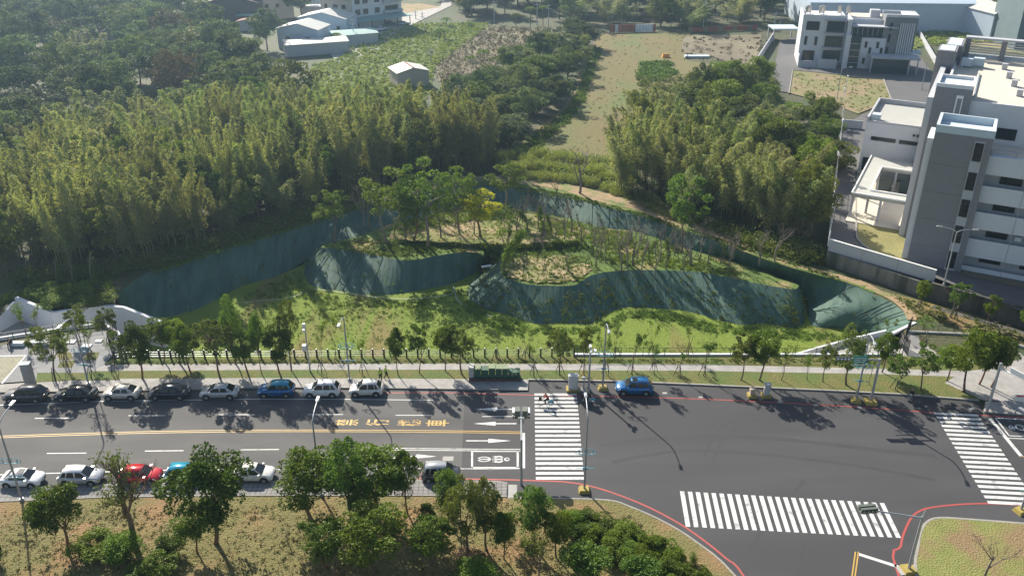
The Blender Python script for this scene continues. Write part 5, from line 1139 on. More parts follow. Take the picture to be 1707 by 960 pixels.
MB().box(18.8, -6.6, 0, 19.0, -2.6, 3.9).box(19, -6.7, 0, 28, -6.6, 3.9).build('porch_glass', M['glassblue'], B2)
for x0 in (18.3, 29.9, 27.8): MB().box(x0, -7.0, 0, x0 + .3, -6.75, 3.9).build('porch_column', M['grey_light'], B2)
MB().box(27.5, -2.0, 4.4, 31.5, 1.5, 4.9).build('side_roof', M['bluewhite'], B2)
for x0, y0 in ((1.6,6),(5.2,6),(10.0,6.5),(12.3,7.0)):
    r_ = .85 if x0 < 9 else .55; o = MB().disc((x0, y0, 13.9), r_, 'z', 1.6).disc((x0, y0, 14.8), r_ * .55, 'z', .3).build('roof_tank', M['tank'], B2)
    MB().box(x0 - .6, y0 - .6, 12.62, x0 - .5, y0 - .5, 13.1).box(x0 + .5, y0 - .6, 12.62, x0 + .6, y0 - .5, 13.1).box(x0 + .5, y0 + .5, 12.62, x0 + .6, y0 + .6, 13.1).box(x0 - .6, y0 + .5, 12.62, x0 - .5, y0 + .6, 13.1).build('tank_stand', M['steel'], o)
# gate house by the villa lane
g = empty('gate_canopy', G(1283, 66, 0), 0, 'small white roofed gate canopy left of the office villa', 'canopy')
MB().box(0, -3, 3.4, 8, 4, 3.8).build('roof', M['bluewhite'], g)
for x0, y0 in ((.2,-2.8),(7.5,-2.8),(.2,3.6),(7.5,3.6)): MB().box(x0, y0, 0, x0 + .35, y0 + .35, 3.4).build('column', M['grey_light'], g)
for x0 in (8.3,): MB().box(8.2, -1, 0, 19, -.8, 1.9).build('gate_panel', M['steel'], g)
lowwall('grey wall along the left side of the villa lane', px([(1262,108),(1290,64)]), 2.0, .3)
lowwall('louvred block wall between villa drive and office', px([(1500,48),(1530,58),(1560,110)]), 1.6, .3)
# ---- generic sheds and houses
def shed(name, label, p, ang, w, d, h, rise, wall, roof, cat='shed', windows=0, axis='x'):
    r = empty(name, p, ang, label, cat)
    if axis == 'x': V = [(0,0,0),(w,0,0),(w,d,0),(0,d,0),(0,0,h),(w,0,h),(w,d,h),(0,d,h),(w/2,0,h+rise),(w/2,d,h+rise)]; Fc = [(0,1,5,8,4),(1,2,6,5),(2,3,7,9,6),(3,0,4,7)]
    else: V = [(0,0,0),(w,0,0),(w,d,0),(0,d,0),(0,0,h),(w,0,h),(w,d,h),(0,d,h),(0,d/2,h+rise),(w,d/2,h+rise)]; Fc = [(0,1,5,4),(1,2,6,9,5),(2,3,7,6),(3,0,4,8,7)]
    MB().add(V, Fc).build('wall', M[wall], r); e = .3; t = .12
    rf = MB()
    if axis == 'x':
        for s in ((-e, h - .1, w/2, h+rise), (w/2, h+rise, w+e, h - .1)): rf.add([(s[0],-e,s[1]),(s[2],-e,s[3]),(s[2],d+e,s[3]),(s[0],d+e,s[1]),(s[0],-e,s[1]+t),(s[2],-e,s[3]+t),(s[2],d+e,s[3]+t),(s[0],d+e,s[1]+t)], [(3,2,1,0),(4,5,6,7),(0,1,5,4),(1,2,6,5),(2,3,7,6),(3,0,4,7)])
    else:
        for s in ((-e, h - .1, d/2, h+rise), (d/2, h+rise, d+e, h - .1)): rf.add([(-e,s[0],s[1]),(w+e,s[0],s[1]),(w+e,s[2],s[3]),(-e,s[2],s[3]),(-e,s[0],s[1]+t),(w+e,s[0],s[1]+t),(w+e,s[2],s[3]+t),(-e,s[2],s[3]+t)], [(3,2,1,0),(4,5,6,7),(0,1,5,4),(1,2,6,5),(2,3,7,6),(3,0,4,7)])
    rf.build('roof', M[roof], r)
    for i in range(windows): win(r, w * (i + .5) / windows - .5, h * .45, w * (i + .5) / windows + .5, h * .45 + 1.1, 0, mull=1)
    return r
s = shed('farm_shed', 'beige gable-roofed shed standing alone at the corner of the farm plots', G(664, 148, 0), rad(24), 8.2, 7.2, 3.8, 1.0, 'cream_wall', 'sheet_metal', windows=0)
MB().box(3.9, -.33, 4.8, 4.3, 7.53, 5.0).build('ridge_strip', M['rust'], s)
shed('cottage', 'blue-white house with pale gable roof at the left of the village sheds', G(465, 82, 0), rad(-12), 13, 9, 6.0, 1.6, 'sheet_white', 'sheet_metal', 'house', 2)
shed('cottage', 'blue-white house with cream gable roof in front of the cream apartment block', G(500, 62, 0), rad(-12), 16, 9, 6.0, 1.8, 'sheet_white', 'sheet_metal', 'house', 3)
shed('workshop', 'low shed with pale roof beside the village road', G(478, 96, 0), rad(20), 18, 8, 3.4, .5, 'grey_light', 'sheet_metal', 'shed', 0, 'y')
shed('workshop', 'long low shed with greenish roof before the apartment block', G(545, 80, 0), rad(24), 16, 9, 3.2, .5, 'grey_light', 'sheet_teal', 'shed', 0, 'y')
shed('hut', 'tiny hut with a red roof among the left trees', G(396, 52, 0), rad(-5), 6, 4, 3, .6, 'grey_light', 'rust')
shed('hut', 'small white hut half hidden at the end of the bamboo', G(365, 104, 0), rad(-5), 9, 4, 3.2, .4, 'whitewall', 'paintwhite', 'hut', 0, 'y')
shed('hut', 'small white roofed shelter far left among the trees', G(98, 27, 0), 0, 7, 4, 3.5, .3, 'whitewall', 'paintwhite', 'hut', 0, 'y')
h = shed('timber_house', 'dark timber house with gabled roof and yellow upper walls at the top left', G(337, 42, 0), rad(8), 20, 12, 6.5, 3.0, 'wood_dark', 'wood_dark', 'house', 4)
MB().box(12, -4, 3.2, 22, -.3, 3.4).build('awning', M['sheet_teal'], h)
h = shed('timber_house', 'yellow and brown house behind the dark timber one', G(384, 38, 0), rad(24), 22, 10, 9, 2, 'cream_wall', 'wood_dark', 'house', 6)
win(h, 2, 1.2, 3.4, 3.2, 0); win(h, 8, 1.2, 9.4, 3.2, 0)
# cream and white apartment block
B3 = empty('apartment_block', G(538, 48, 0), rad(-14), 'tall cream and white apartment block by the village road', 'building')
MB().box(0, 0, 0, 10.6, 12, 18).build('wall', M['cream_wall'], B3)
MB().box(-.1, -.1, 18, 10.7, .3, 19).box(10.3, .3, 18, 10.7, 12, 19).box(-.1, .3, 18, .3, 12, 19).build('parapet', M['cream_wall'], B3)
for z0 in (3.2, 6.6, 10.0, 13.4):
    for x0, w_ in ((1.5,.8),(4.5,1.4),(7.5,1.2)): win(B3, x0, z0, x0 + w_, z0 + 1.2, 0, mull=1)
# angled front facade of the block
B3b = empty('apartment_block', G(586, 50, 0), rad(40), 'white apartment front with balconies over a teal awning', 'building')
MB().box(0, 0, 0, 20, 9, 17).build('wall', M['whitewall'], B3b)
for z0 in (4.4, 7.8, 11.2, 14.2):
    for x0 in (2, 5.0, 9.5): win(B3b, x0, z0, x0 + 1.7, z0 + 1.6, 0, mull=1)
    MB().box(12.5, -1.2, z0 - .5, 19.8, -.01, z0 + .4).build('balcony', M['grey_light'], B3b); win(B3b, 13.5, z0 + .5, 18.5, z0 + 1.7, 0, mull=3)
MB().add([(0,-.02,3.6),(20,-.02,3.6),(21,-5,2.9),(-1,-5,2.9),(0,-.02,3.75),(20,-.02,3.75),(21,-5,3.05),(-1,-5,3.05)], [(3,2,1,0),(4,5,6,7),(0,1,5,4),(1,2,6,5),(2,3,7,6),(3,0,4,7)]).build('awning', M['sheet_teal'], B3b)
for x0 in (0, 5, 10, 15, 20): MB().box(x0, -4.8, 0, x0 + .2, -4.6, 3.0).build('awning_post', M['dark'], B3b)
MB().box(13, -.2, .2, 17, -.02, 3.2).build('roller_door', M['paintwhite'], B3b)
# big warehouse sheds at the top right
shed('warehouse', 'huge pale blue warehouse behind the office villa', G(1345, 52, 0), rad(-3), 58, 34, 9, 3, 'sheet_white', 'sheet_white', 'warehouse', 0, 'y')
shed('warehouse', 'smaller pale shed with sloped roof right of the huge warehouse', G(1500, 32, 0), rad(-8), 24, 12, 5, 1.2, 'sheet_white', 'sheet_white', 'shed', 0, 'y')
shed('farm_shed', 'greenish shed at the right end of the warehouse yard', G(1497, 34, 0) + Vector((0, -8, 0)), rad(-8), 16, 6, 3, .6, 'sheet_teal', 'sheet_teal', 'shed', 0, 'y')
shed('farm_shed', 'blue-grey gabled metal shed beyond the rough grass', G(1648, 68, 0), rad(12), 12, 16, 8, 2, 'sheet_white', 'sheet_metal', 'shed')
MB().box(0, 0, 0, 40, 16, 15).build('hall', mat('hall_cladding', (.16,.21,.23), (.13,.18,.2), .3, .7), None, label='tall dark teal hall cut by the right edge of the view', cat='building').location = G(1690, 84, 0)
MB().box(0, 0, 0, 9, 5, 3).build('site_cabin', M['grey_light'], None, label='grey cabin near the far left village trees', cat='hut').location = G(502, 26, 0)
MB().box(0, 0, 0, 5, 4, 3.4).build('site_cabin', M['bluewhite'], None, label='pale box hut left of the cream apartment block', cat='hut').location = G(503, 22, 0) + Vector((0, 12, 0))
# container fence at the top of the open field
f = empty('panel_fence', G(1016, 55, 0), 0, 'rusty panel fence with blue and white panels at the far end of the open field', 'fence'); p = G(1093, 53, 0) - G(1016, 55, 0); n = 16
for i in range(n):
    a = p * (i / n); b_ = p * ((i + .9) / n); MB().box(a.x, a.y, 0, b_.x, a.y + .2, 2.4).build('panel', M['bluewhite' if i in (2, 9, 10, 11, 12, 13, 14) else 'rust'], f)
f = empty('panel_fence', G(1147, 55, 0), 0, 'long rusty fence left of the office villa gate', 'fence'); p = G(1262, 50, 0) - G(1147, 55, 0); n = 14
for i in range(n):
    a = p * (i / n); b_ = p * ((i + .94) / n); MB().box(a.x, a.y, 0, b_.x, a.y + .2, 1.6).build('panel', M['rust' if i % 3 else 'farm_brown'], f)
MB().box(0, 0, 0, 7, 2, .5).build('plastic_sheet', M['bluewhite'], None, label='pale plastic sheet lying by the garden plot', cat='sheet').location = G(1142, 97, 0)
t = MB().add([(0,0,0),(2.2,0,0),(2.2,1.6,0),(0,1.6,0),(.3,.4,1.1),(1.9,.4,1.1),(1.9,1.2,1.0),(.3,1.2,1.0)], [(3,2,1,0),(4,5,6,7),(0,1,5,4),(1,2,6,5),(2,3,7,6),(3,0,4,7)]).build('tarpaulin', flat('orange_tarpaulin', (.75,.30,.04), .6), None, label='small orange tarpaulin in the garden plot', cat='tarpaulin'); t.location = G(1104, 97, 0)

for z0 in (5.4, 9.3, 13.2, 17.1): MB().box(.05, -.025, z0, 4.85, -.002, z0 + .05).build('facade_joint', M['joint'], B1)
for z0 in (6, 10.5, 15): MB().box(-1.3, 9.375, z0, .55, 9.398, z0 + .06).build('facade_joint', M['joint'], B1)
for x0 in (11.9, 16.9, 21.9): MB().box(x0, .86, 1.5, x0 + .08, .895, 18.8).build('downpipe', M['grey_light'], B1)
for x0, z0 in ((12.2,15.2),(17.2,11.4),(12.4,7.6)): MB().box(x0, 1.6, z0, x0 + .8, 2.3, z0 + .6).build('air_unit', M['bluewhite'], B1)
#@@SECTION street
# ---------------------------------------------------------------- street furniture
def scroll(b, x, z, s):
    """a pair of curled ornaments either side of the post"""
    for sg in (-1, 1):
        b.ring((x + sg * .42 * s, 0, z + .08), .30 * s, .03 * s, 'y', 14, 5)
        b.ring((x + sg * .78 * s, 0, z - .02), .20 * s, .028 * s, 'y', 12, 5)
        b.tube([(x, 0, z - .25 * s), (x + sg * .5 * s, 0, z - .28 * s), (x + sg * 1.0 * s, 0, z - .15 * s)], .028 * s, 5)
def lamp(label, base, rz, h=8.6, reach=2.6, arms=1, yellow=False, orn=4.6, group=None, rise=.35, m='lampgrey'):
    r = empty('street_lamp', base, rz, label, 'street lamp', group)
    MB().tube([(0,0,.0),(0,0,h*.5),(0,0,h-.6)], [.11,.09,.07], 8).build('pole', M[m], r)
    MB().disc((0,0,.15), .2, 'z', .3).build('base_flange', M[m], r)
    for k in range(arms):
        s = 1 if k == 0 else -1
        pts = [(0,0,h-.6)] + [(0, s*reach*(1-math.cos(t)), h-.6+.6*math.sin(t)+rise*t/1.57*.3) for t in (.3,.6,.9,1.2,1.57)]
        MB().tube(pts, [.07,.065,.06,.055,.05,.045], 6).build('arm', M[m], r)
        e = pts[-1]; hd = MB().box(-.14, min(e[1], e[1]+s*.75), e[2]-.03, .14, max(e[1], e[1]+s*.75), e[2]+.07).box(-.10, min(e[1]+s*.1, e[1]+s*.7), e[2]+.07, .10, max(e[1]+s*.1, e[1]+s*.7), e[2]+.12).build('lamp_head', M['steel'], r)
        MB().box(-.11, min(e[1]+s*.1, e[1]+s*.7), e[2]-.05, .11, max(e[1]+s*.1, e[1]+s*.7), e[2]-.031).build('lens', M['paintwhite'], hd)
    if orn:
        b = MB(); scroll(b, 0, orn, 1.0); b.build('ornament', M['teal'], r)
        b = MB(); b.tube([(-.9,0,orn-1.9),(.9,0,orn-1.9)], .03, 5).box(-.25,-.05,orn-2.0,.25,.05,orn-1.8); b.build('banner_arm', M['teal'], r)
    if yellow: MB().add([(-.55,-.5,0),(.55,-.5,0),(.55,.5,0),(-.55,.5,0),(-.42,-.4,.35),(.42,-.4,.35),(.42,.4,.35),(-.42,.4,.35)], [(4,5,6,7),(0,1,5,4),(1,2,6,5),(2,3,7,6),(3,0,4,7)]).build('concrete_base', M['lampyellow'], r)
    return r
lamp('grey street lamp with teal scrolls at the left end of the lower parking lane', G(37, 834, .14), 0, 9.0, 2.4)
lamp('grey street lamp rising behind the yellow-green foreground tree', G(536, 826, .14), 0, 9.0, 2.4)
lamp('grey street lamp on a yellow base at the end of the middle crossing', G(974, 818, 0), 0, 9.0, 2.4, yellow=True)
lamp('grey street lamp with teal scrolls beside the black sedan', G(148, 641, .14), rad(180), 9.0, 2.4)
lamp('grey street lamp with teal scrolls above the white hatchback', G(583, 634, .14), rad(180), 8.7, 2.4)
lamp('street lamp on a yellow base beside the camera mast', G(1004.6, 648, 0), rad(180), 8.9, 2.4, yellow=True)
lamp('street lamp on a yellow base left of the sign gantry', G(1427, 669, 0), rad(168), 8.9, 2.4, yellow=True)
lamp('galvanised street lamp rising from the corner crossing at the right edge', G(1701, 853, 0), rad(20), 9.5, 2.4, yellow=True)
lamp('two-armed grey lamp inside the yard before the grey tower', G(1573, 476, 2.5), rad(75), 8.2, 1.8, arms=2, orn=0, m='steel')
lamp('slim curved lamp on the villa lawn', G(1395, 165, 0), rad(-90), 7.5, 1.8, orn=0, m='steel'); lamp('slim curved lamp on the villa drive', G(1536, 150, 0), rad(-90), 7.5, 1.8, orn=0, m='steel')
for i, (x, y) in enumerate([(1387,372),(1391,300),(1399,238),(1402,182),(1408,160)]):
    o = empty('yard_light', G(x, y, 2.5), 0, ['short white yard light nearest the retaining wall corner', 'white yard light beside the middle of the yard lane', 'white yard light near the lane end of the office yard', 'white yard light behind the lane end wall', 'farthest white yard light by the villa lawn'][i], 'yard light', 'white yard lights along the office lane')
    MB().tube([(0,0,0),(0,0,4.6)], .06, 6).build('pole', M['paintwhite'], o); MB().box(-.1, -.3, 4.6, .1, .3, 4.75).build('lamp_head', M['paintwhite'], o)
# camera mast, poles
def yb(r, s=.55): MB().add([(-s,-s,0),(s,-s,0),(s,s,0),(-s,s,0),(-s*.8,-s*.8,.35),(s*.8,-s*.8,.35),(s*.8,s*.8,.35),(-s*.8,s*.8,.35)], [(4,5,6,7),(0,1,5,4),(1,2,6,5),(2,3,7,6),(3,0,4,7)]).build('concrete_base', M['lampyellow'], r)
r = empty('camera_mast', G(981, 650, 0), 0, 'grey mast carrying cameras beside the signal cabinet', 'mast')
MB().tube([(0,0,0),(0,0,6.0)], [.13,.09], 8).build('pole', M['steel'], r); MB().tube([(0,0,5.4),(.5,-.3,5.5)], .04, 5).build('arm', M['steel'], r)
for q in ((-.05,-.25,5.9),(.5,-.4,5.45),(.1,-.2,5.2)): MB().box(q[0]-.12, q[1]-.3, q[2]-.1, q[0]+.12, q[1]+.2, q[2]+.12).build('camera', M['paintwhite'], r)
r = empty('camera_mast', G(517, 619, .14), 0, 'white mast with a white box and dome cameras by the footpath', 'mast')
MB().tube([(0,0,0),(0,0,6.2)], [.10,.08], 8).build('pole', M['steel'], r); MB().box(-.55,-.25,2.9,-.12,.2,3.6).build('junction_box', M['paintwhite'], r)
MB().box(-.25,-.15,5.9,.05,.15,6.4).build('camera', M['paintwhite'], r); MB().box(-.3,-.2,5.4,.0,.1,5.65).build('camera', M['paintwhite'], r)
r = empty('park_lamp', G(485, 616, .14), 0, 'black lantern on a short post by the footpath', 'lamp post')
MB().tube([(0,0,0),(0,0,3.3)], .05, 6).build('pole', M['dark'], r); MB().disc((0,0,3.45), .22, 'z', .35, 8).build('lantern', M['dark'], r)
def signal_head(r, x, y, z, face, n=4, horiz=True, m='darkgreen'):
    """housing with visored lamps; face is the y direction it looks along"""
    w = .36 * n
    o = MB().box(x - w/2, y - .12, z - .22, x + w/2, y + .12, z + .22).build('signal_housing', M[m], r)
    for i in range(n):
        c = x - w/2 + .18 + .36 * i; v = MB().ring((c, y + face * .22, z), .13, .02, 'y', 10, 4).ring((c, y + face * .30, z), .13, .02, 'y', 10, 4); v.build('visor', M[m], o)
        MB().disc((c, y + face * .13, z), .12, 'y', .03, 10).build('lens', M['glass'], o)
M['darkgreen'] = flat('dark_green_housing', (.11,.13,.11), .5); M['stripe'] = flat('black_white_stripe_board', (.05,.05,.05), .6)
# middle signal pole
p = G(869, 808, .0); r = empty('traffic_signal', p, 0, 'slim signal pole with arm over the left lanes beside the middle crossing', 'traffic light')
MB().tube([(0,0,0),(0,0,5.4)], [.13,.10], 8).build('pole', M['lampgrey'], r); MB().tube([(0,0,5.3),(0,4.6,5.6)], [.09,.06], 6).build('arm', M['steel'], r)
for s in (-1, 1):
    o = MB().box(s*.12 if s > 0 else -.62, 3.9, 5.0, .62 if s > 0 else -.12, 4.7, 5.9).build('signal_housing', M['darkgreen'], r)
    for k in range(4): MB().box((.66 if s > 0 else -.86), 3.85 , 5.08 + k*.2, (.86 if s > 0 else -.66), 4.75, 5.18 + k*.2).build('visor', M['paintwhite' if k % 2 else 'stripe'], o)
MB().box(-.3, 3.2, 4.9, .3, 3.3, 5.6).build('backplate', M['steel'], r)
# bottom right signal
p = G(1514, 951, 0); r = empty('traffic_signal', p, rad(7), 'signal mast on the right corner whose arm reaches over the lower crossing', 'traffic light')
MB().tube([(0,0,0),(0,0,6.0)], [.14,.11], 8).build('pole', M['steel'], r); q = (-5.0, 1.2, 6.35)
MB().tube([(0,0,5.8), q], [.09,.05], 6).build('arm', M['steel'], r); MB().tube([(0,0,6.0),(.15,.1,6.5)], .06, 6).build('finial', M['steel'], r)
signal_head(r, -4.3, 1.25, 6.35, 1, 4); signal_head(r, -4.3, .85, 6.35, -1, 4); yb(r, .6); MB().box(-.9,-.5,0,.9,.5,.12).build('footing', M['concrete'], r)
# gantry with green sign
p = G(1451, 671, 0); r = empty('sign_gantry', p, rad(-2), 'grey mast with a green direction sign and signal heads on its arm', 'traffic light')
MB().tube([(0,0,0),(0,0,5.7)], [.16,.13], 8).build('pole', M['steel'], r)
MB().tube([(0,0,5.5),(-2,.0,5.6),(-4.6,0,5.7)], [.09,.08,.05], 6).build('arm', M['steel'], r); MB().tube([(-.2,0,4.8),(-3.0,0,4.85)], .05, 6).build('brace', M['steel'], r)
sg = MB().box(-2.9,-.15,5.15,-1.35,-.10,6.05).build('sign_panel', M['signgreen'], r)
MB().box(-2.8,-.17,5.75,-1.45,-.155,5.85).box(-2.8,-.17,5.5,-2.1,-.155,5.6).box(-1.95,-.17,5.5,-1.45,-.155,5.6).box(-2.8,-.17,5.28,-1.6,-.155,5.36).build('sign_lettering', M['paintwhite'], sg)
MB().box(-4.7, -.1, 5.45, -3.15, .1, 5.85).build('signal_housing', M['stripe'], r)
for i in range(4): MB().disc((-4.5 + i * .38, -.13, 5.65), .14, 'y', .05, 10).build('lens', M['paintwhite'], r)
yb(r, .65)
# corner traffic mast
p = G(1645, 686, .14); r = empty('traffic_signal', p, rad(-62), 'leaning-looking corner mast with a white arm and signal heads over the right crossing', 'traffic light')
MB().tube([(0,0,0),(0,0,6.2)], [.17,.14], 8).build('pole', M['steel'], r); MB().tube([(0,0,5.6),(4.6,0,5.7)], [.09,.05], 6).build('arm', M['paintwhite'], r)
MB().box(1.2,-.05,5.75,3.0,.05,6.3).build('sign_panel', M['paintwhite'], r); signal_head(r, 3.7, 0, 5.75, -1, 4)
p = G(1692, 690, .14); r = empty('bus_stop_sign', p, rad(-5), 'small white and red board on a post at the right sidewalk', 'sign')
MB().tube([(0,0,0),(0,0,2.4)], .04, 6).build('post', M['steel'], r); o = MB().box(-.5,-.04,1.7,.5,.04,2.5).build('board', M['paintwhite'], r); MB().box(-.42,-.06,2.25,.42,-.045,2.42).build('board_header', flat('sign_red', (.6,.05,.04)), o)
# cabinets
def cabinet(name, label, p, w, d, h, m, base=None, stripes=False, rz=0):
    r = empty(name, p, rz, label, 'cabinet'); z0 = .35 if base else 0
    if base: MB().box(-w/2-.2,-d/2-.2,0,w/2+.2,d/2+.2,.35).build('plinth', M[base], r)
    MB().box(-w/2,-d/2,z0,w/2,d/2,z0+h).build('housing', m, r); MB().box(-w/2-.05,-d/2-.05,z0+h,w/2+.05,d/2+.05,z0+h+.07).build('lid', m, r)
    MB().box(-w/2+.06,-d/2-.02,z0+.1,-.02,-d/2-.001,z0+h-.1).build('door', m, r); MB().box(.02,-d/2-.02,z0+.1,w/2-.06,-d/2-.001,z0+h-.1).build('door', m, r)
    if stripes:
        for i in range(5): x = -w/2-.15+i*(w+.3)/5; MB().add([(x,-d/2-.21,.02),(x+.12,-d/2-.21,.02),(x+.28,-d/2-.21,.33),(x+.16,-d/2-.21,.33)], [(0,1,2,3)]).build('stripe', M['stripe'], r)
    return r
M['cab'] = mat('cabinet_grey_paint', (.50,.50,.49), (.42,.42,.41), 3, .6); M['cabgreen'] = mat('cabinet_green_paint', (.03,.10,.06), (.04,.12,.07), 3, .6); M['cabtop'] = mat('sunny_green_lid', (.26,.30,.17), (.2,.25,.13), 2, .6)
cabinet('signal_cabinet', 'grey signal cabinet on a striped yellow base by the middle crossing', G(955, 651, 0), 1.1, .7, 1.7, M['cab'], 'lampyellow', True)
r = empty('pedestal', G(973, 650, 0), 0, 'small grey control box on a pedestal between cabinet and mast', 'control box'); MB().tube([(0,0,0),(0,0,1.5)], .07, 6).build('post', M['steel'], r); MB().box(-.25,-.15,1.5,.25,.15,1.75).build('housing', M['cab'], r); MB().box(-.7,-.4,0,.7,.4,.1).build('footing', M['concrete'], r)
cabinet('signal_cabinet', 'slim grey cabinet on a yellow base right of the parked blue car', G(1277, 661, 0), .6, .5, 1.3, M['cab'], 'lampyellow', False)
cabinet('bollard_box', 'small beige box on a yellow base left of the slim grey cabinet', G(1253, 661, 0), .55, .5, .7, mat('beige_box', (.45,.36,.29)), 'lampyellow')
ur = empty('utility_plinth', G(825, 632, .14), 0, 'long low plinth with red and black slanted stripes under the green boxes', 'plinth')
MB().box(-3.0,-.5,0,3.0,.5,.35).build('slab', M['stripe'], ur)
for i in range(15): x = -2.95 + i * .39; MB().add([(x,-.51,.02),(x+.14,-.51,.02),(x+.34,-.51,.33),(x+.2,-.51,.33)], [(0,1,2,3)]).build('stripe', M['rust'], ur)
k0 = G(825, 632, .14); cx = -3.0
for i, (w_, h_, mm, lb) in enumerate([(.55,1.3,'cab','tall grey box at the left end of the striped plinth'),(.75,1.1,'cabgreen','dark green transformer box next to the tall grey one'),(.85,1.0,'cabgreen','wide dark green transformer box, second green one from the left'),(.7,1.25,'cabgreen','green transformer box in the middle of the striped plinth'),(.7,1.2,'cabgreen','green transformer box right of the middle one'),(.65,1.2,'cabgreen','last tall green transformer box of the row'),(.4,.7,'cabgreen','first of three low green boxes at the right end'),(.4,.65,'cabgreen','middle one of three low green boxes'),(.4,.7,'cabgreen','last low green box at the right end of the plinth')]):
    r = empty('transformer_box', k0 + Vector((cx + w_/2, .1, .35)), 0, lb, 'utility box', 'utility boxes on the striped plinth')
    MB().box(-w_/2,-.35,0,w_/2,.35,h_).build('housing', M[mm], r); MB().add([(-w_/2-.04,-.4,h_),(w_/2+.04,-.4,h_),(w_/2+.04,.4,h_+.02),(-w_/2-.04,.4,h_+.02),(-w_/2-.04,-.4,h_+.07),(w_/2+.04,-.4,h_+.07),(w_/2+.04,.4,h_+.2),(-w_/2-.04,.4,h_+.2)], [(3,2,1,0),(4,5,6,7),(0,1,5,4),(1,2,6,5),(2,3,7,6),(3,0,4,7)]).build('lid', M['cab' if i == 0 else 'cabtop' if i in (1,3,4,5) else 'cabgreen'], r)
    MB().box(-w_/2+.05,-.37,.08,w_/2-.05,-.351,h_-.08).build('door', M[mm], r); cx += w_ + .06
sheet('pale_slab', [tuple(p) for p in px([(842,634.5,.155),(879,634.5,.155),(880,650,.155),(840,650,.155)])], M['concrete'], step=0)
for i in range(8): p = G(786 + i * 11, 637, .15); MB().box(p.x-.2, p.y-.15, 0, p.x+.2, p.y+.15, .012).build('paving_cover', M['rust'], kind='structure')
# post and cable fence
f = empty('post_and_cable_fence', G(192, 598.5, .1), 0, 'long fence of dark posts with pale tops and three cables above the hollow', 'fence'); org = G(192, 598.5, .1); end = G(957, 594.4, .1); n = 42
pm = MB().box(-.09,-.09,0,.09,.09,1.2).build('tmp', M['darkbrown']).data; bpy.data.objects.remove(bpy.data.objects['tmp'])
cm = MB().box(-.07,-.07,1.2,.07,.07,1.24).build('tmp', M['paintwhite']).data; bpy.data.objects.remove(bpy.data.objects['tmp'])
for i in range(n):
    p = (end - org) * (i / (n-1)); q = link('post', pm, f); q.location = p; c = link('post_cap', cm, q)
d = end - org
for z0 in (.35, .65, .95): MB().tube([(0,0,z0), (d.x,d.y,z0)], .025, 4).build('cable', M['steel'], f)
def mesh_fence(name, label, pts, h, sp=2.0, m='dark', rails=5):
    f = empty(name, pts[0], 0, label, 'fence'); o0 = Vector(pts[0])
    for a, b_ in zip(pts[:-1], pts[1:]):
        d = b_ - a; k = max(1, int(d.length / sp))
        for i in range(k + 1): p = a + d * (i / k) - o0; MB().box(p.x-.03,p.y-.03,p.z,p.x+.03,p.y+.03,p.z+h).build('post', M[m], f)
        for j in range(rails): z0 = h * (j + .6) / rails; MB().tube([a - o0 + Vector((0,0,z0)), b_ - o0 + Vector((0,0,z0))], .012 if j < rails-1 else .03, 4).build('rail', M[m], f)
    return f
mesh_fence('railing', 'thin dark railing on the coping above the right half of the hollow', [G(962,593.5,.35), G(1290,593.5,.35), G(1498,593.5,.35)], 1.2, 2.4)
mesh_fence('railing', 'dark railing along the near side of the sunken ramp at the plaza', [G(-30,573,.35), G(0,568,.35), G(90,554,.35), G(168,545,.35)], 1.1, 1.3)
mesh_fence('railing', 'low dark railing round the corner lawn by the gate', [G(1512,552,.1), G(1640,558,.1)], 1.1, 1.6)
mesh_fence('railing', 'wire fence along the top of the dark retaining wall', [G(1575,490,2.6), G(1707,528,2.6), G(1800,556,2.6)], 1.5, 2.6)
# gates
for lb, a, b_ in (('black slatted gate leaf at the top of the right ramp', G(1498,573,.02), G(1512,592,.02)), ('narrow black gate leaf beside the end of the netting', G(1508,568,.02), G(1516,551,.02)), ('dark slatted gate leaning open between plaza and ramp', G(183,577,.1), G(196,556,.1))):
    g = empty('gate', a, 0, lb, 'gate'); d = b_ - a
    for i in range(9): p = d * (i / 8); MB().box(p.x-.05,p.y-.03,0,p.x+.05,p.y+.03,2.0).build('slat', M['dark'], g)
    for z0 in (.15, 1.85): MB().tube([(0,0,z0),(d.x,d.y,z0)], .05, 4).build('rail', M['dark'], g)
# plaza furniture
for lb, x0, x1, y in (('white block bench with a person sitting at its left end', 16, 39, 578), ('longer white block bench right of the occupied one', 50, 78, 577)):
    a, b_ = G(x0, y, .14), G(x1, y, .14); r = empty('bench', a, 0, lb, 'bench'); MB().box(0,0,.08,b_.x-a.x,.6,.50).build('seat_block', M['whitewall'], r); MB().box(.1,.06,0,b_.x-a.x-.1,.54,.08).build('plinth', M['conc_dark'], r)
a = G(51, 640, .14); r = empty('pillar', a, rad(8), 'plain white monument pillar at the plaza corner', 'pillar')
MB().box(-.5,-.3,0,.5,.4,2.7).build('shaft', M['concrete'], r); MB().box(-.52,-.32,2.7,.52,.42,2.78).build('cap', M['whitewall'], r)
for lb, x, y, w_, d_ in (('small white hatch slab in the plaza', 110, 573, 1.0, .7), ('white slab near the ramp kerb', 158, 571, .8, .6), ('white slab beside the plaza lamp', 135, 580, 1.1, .8)):
    a = G(x, y, .14); o = MB().box(0,0,0,w_,d_,.12).build('hatch_slab', M['whitewall'], None, label=lb, cat='slab'); o.location = a
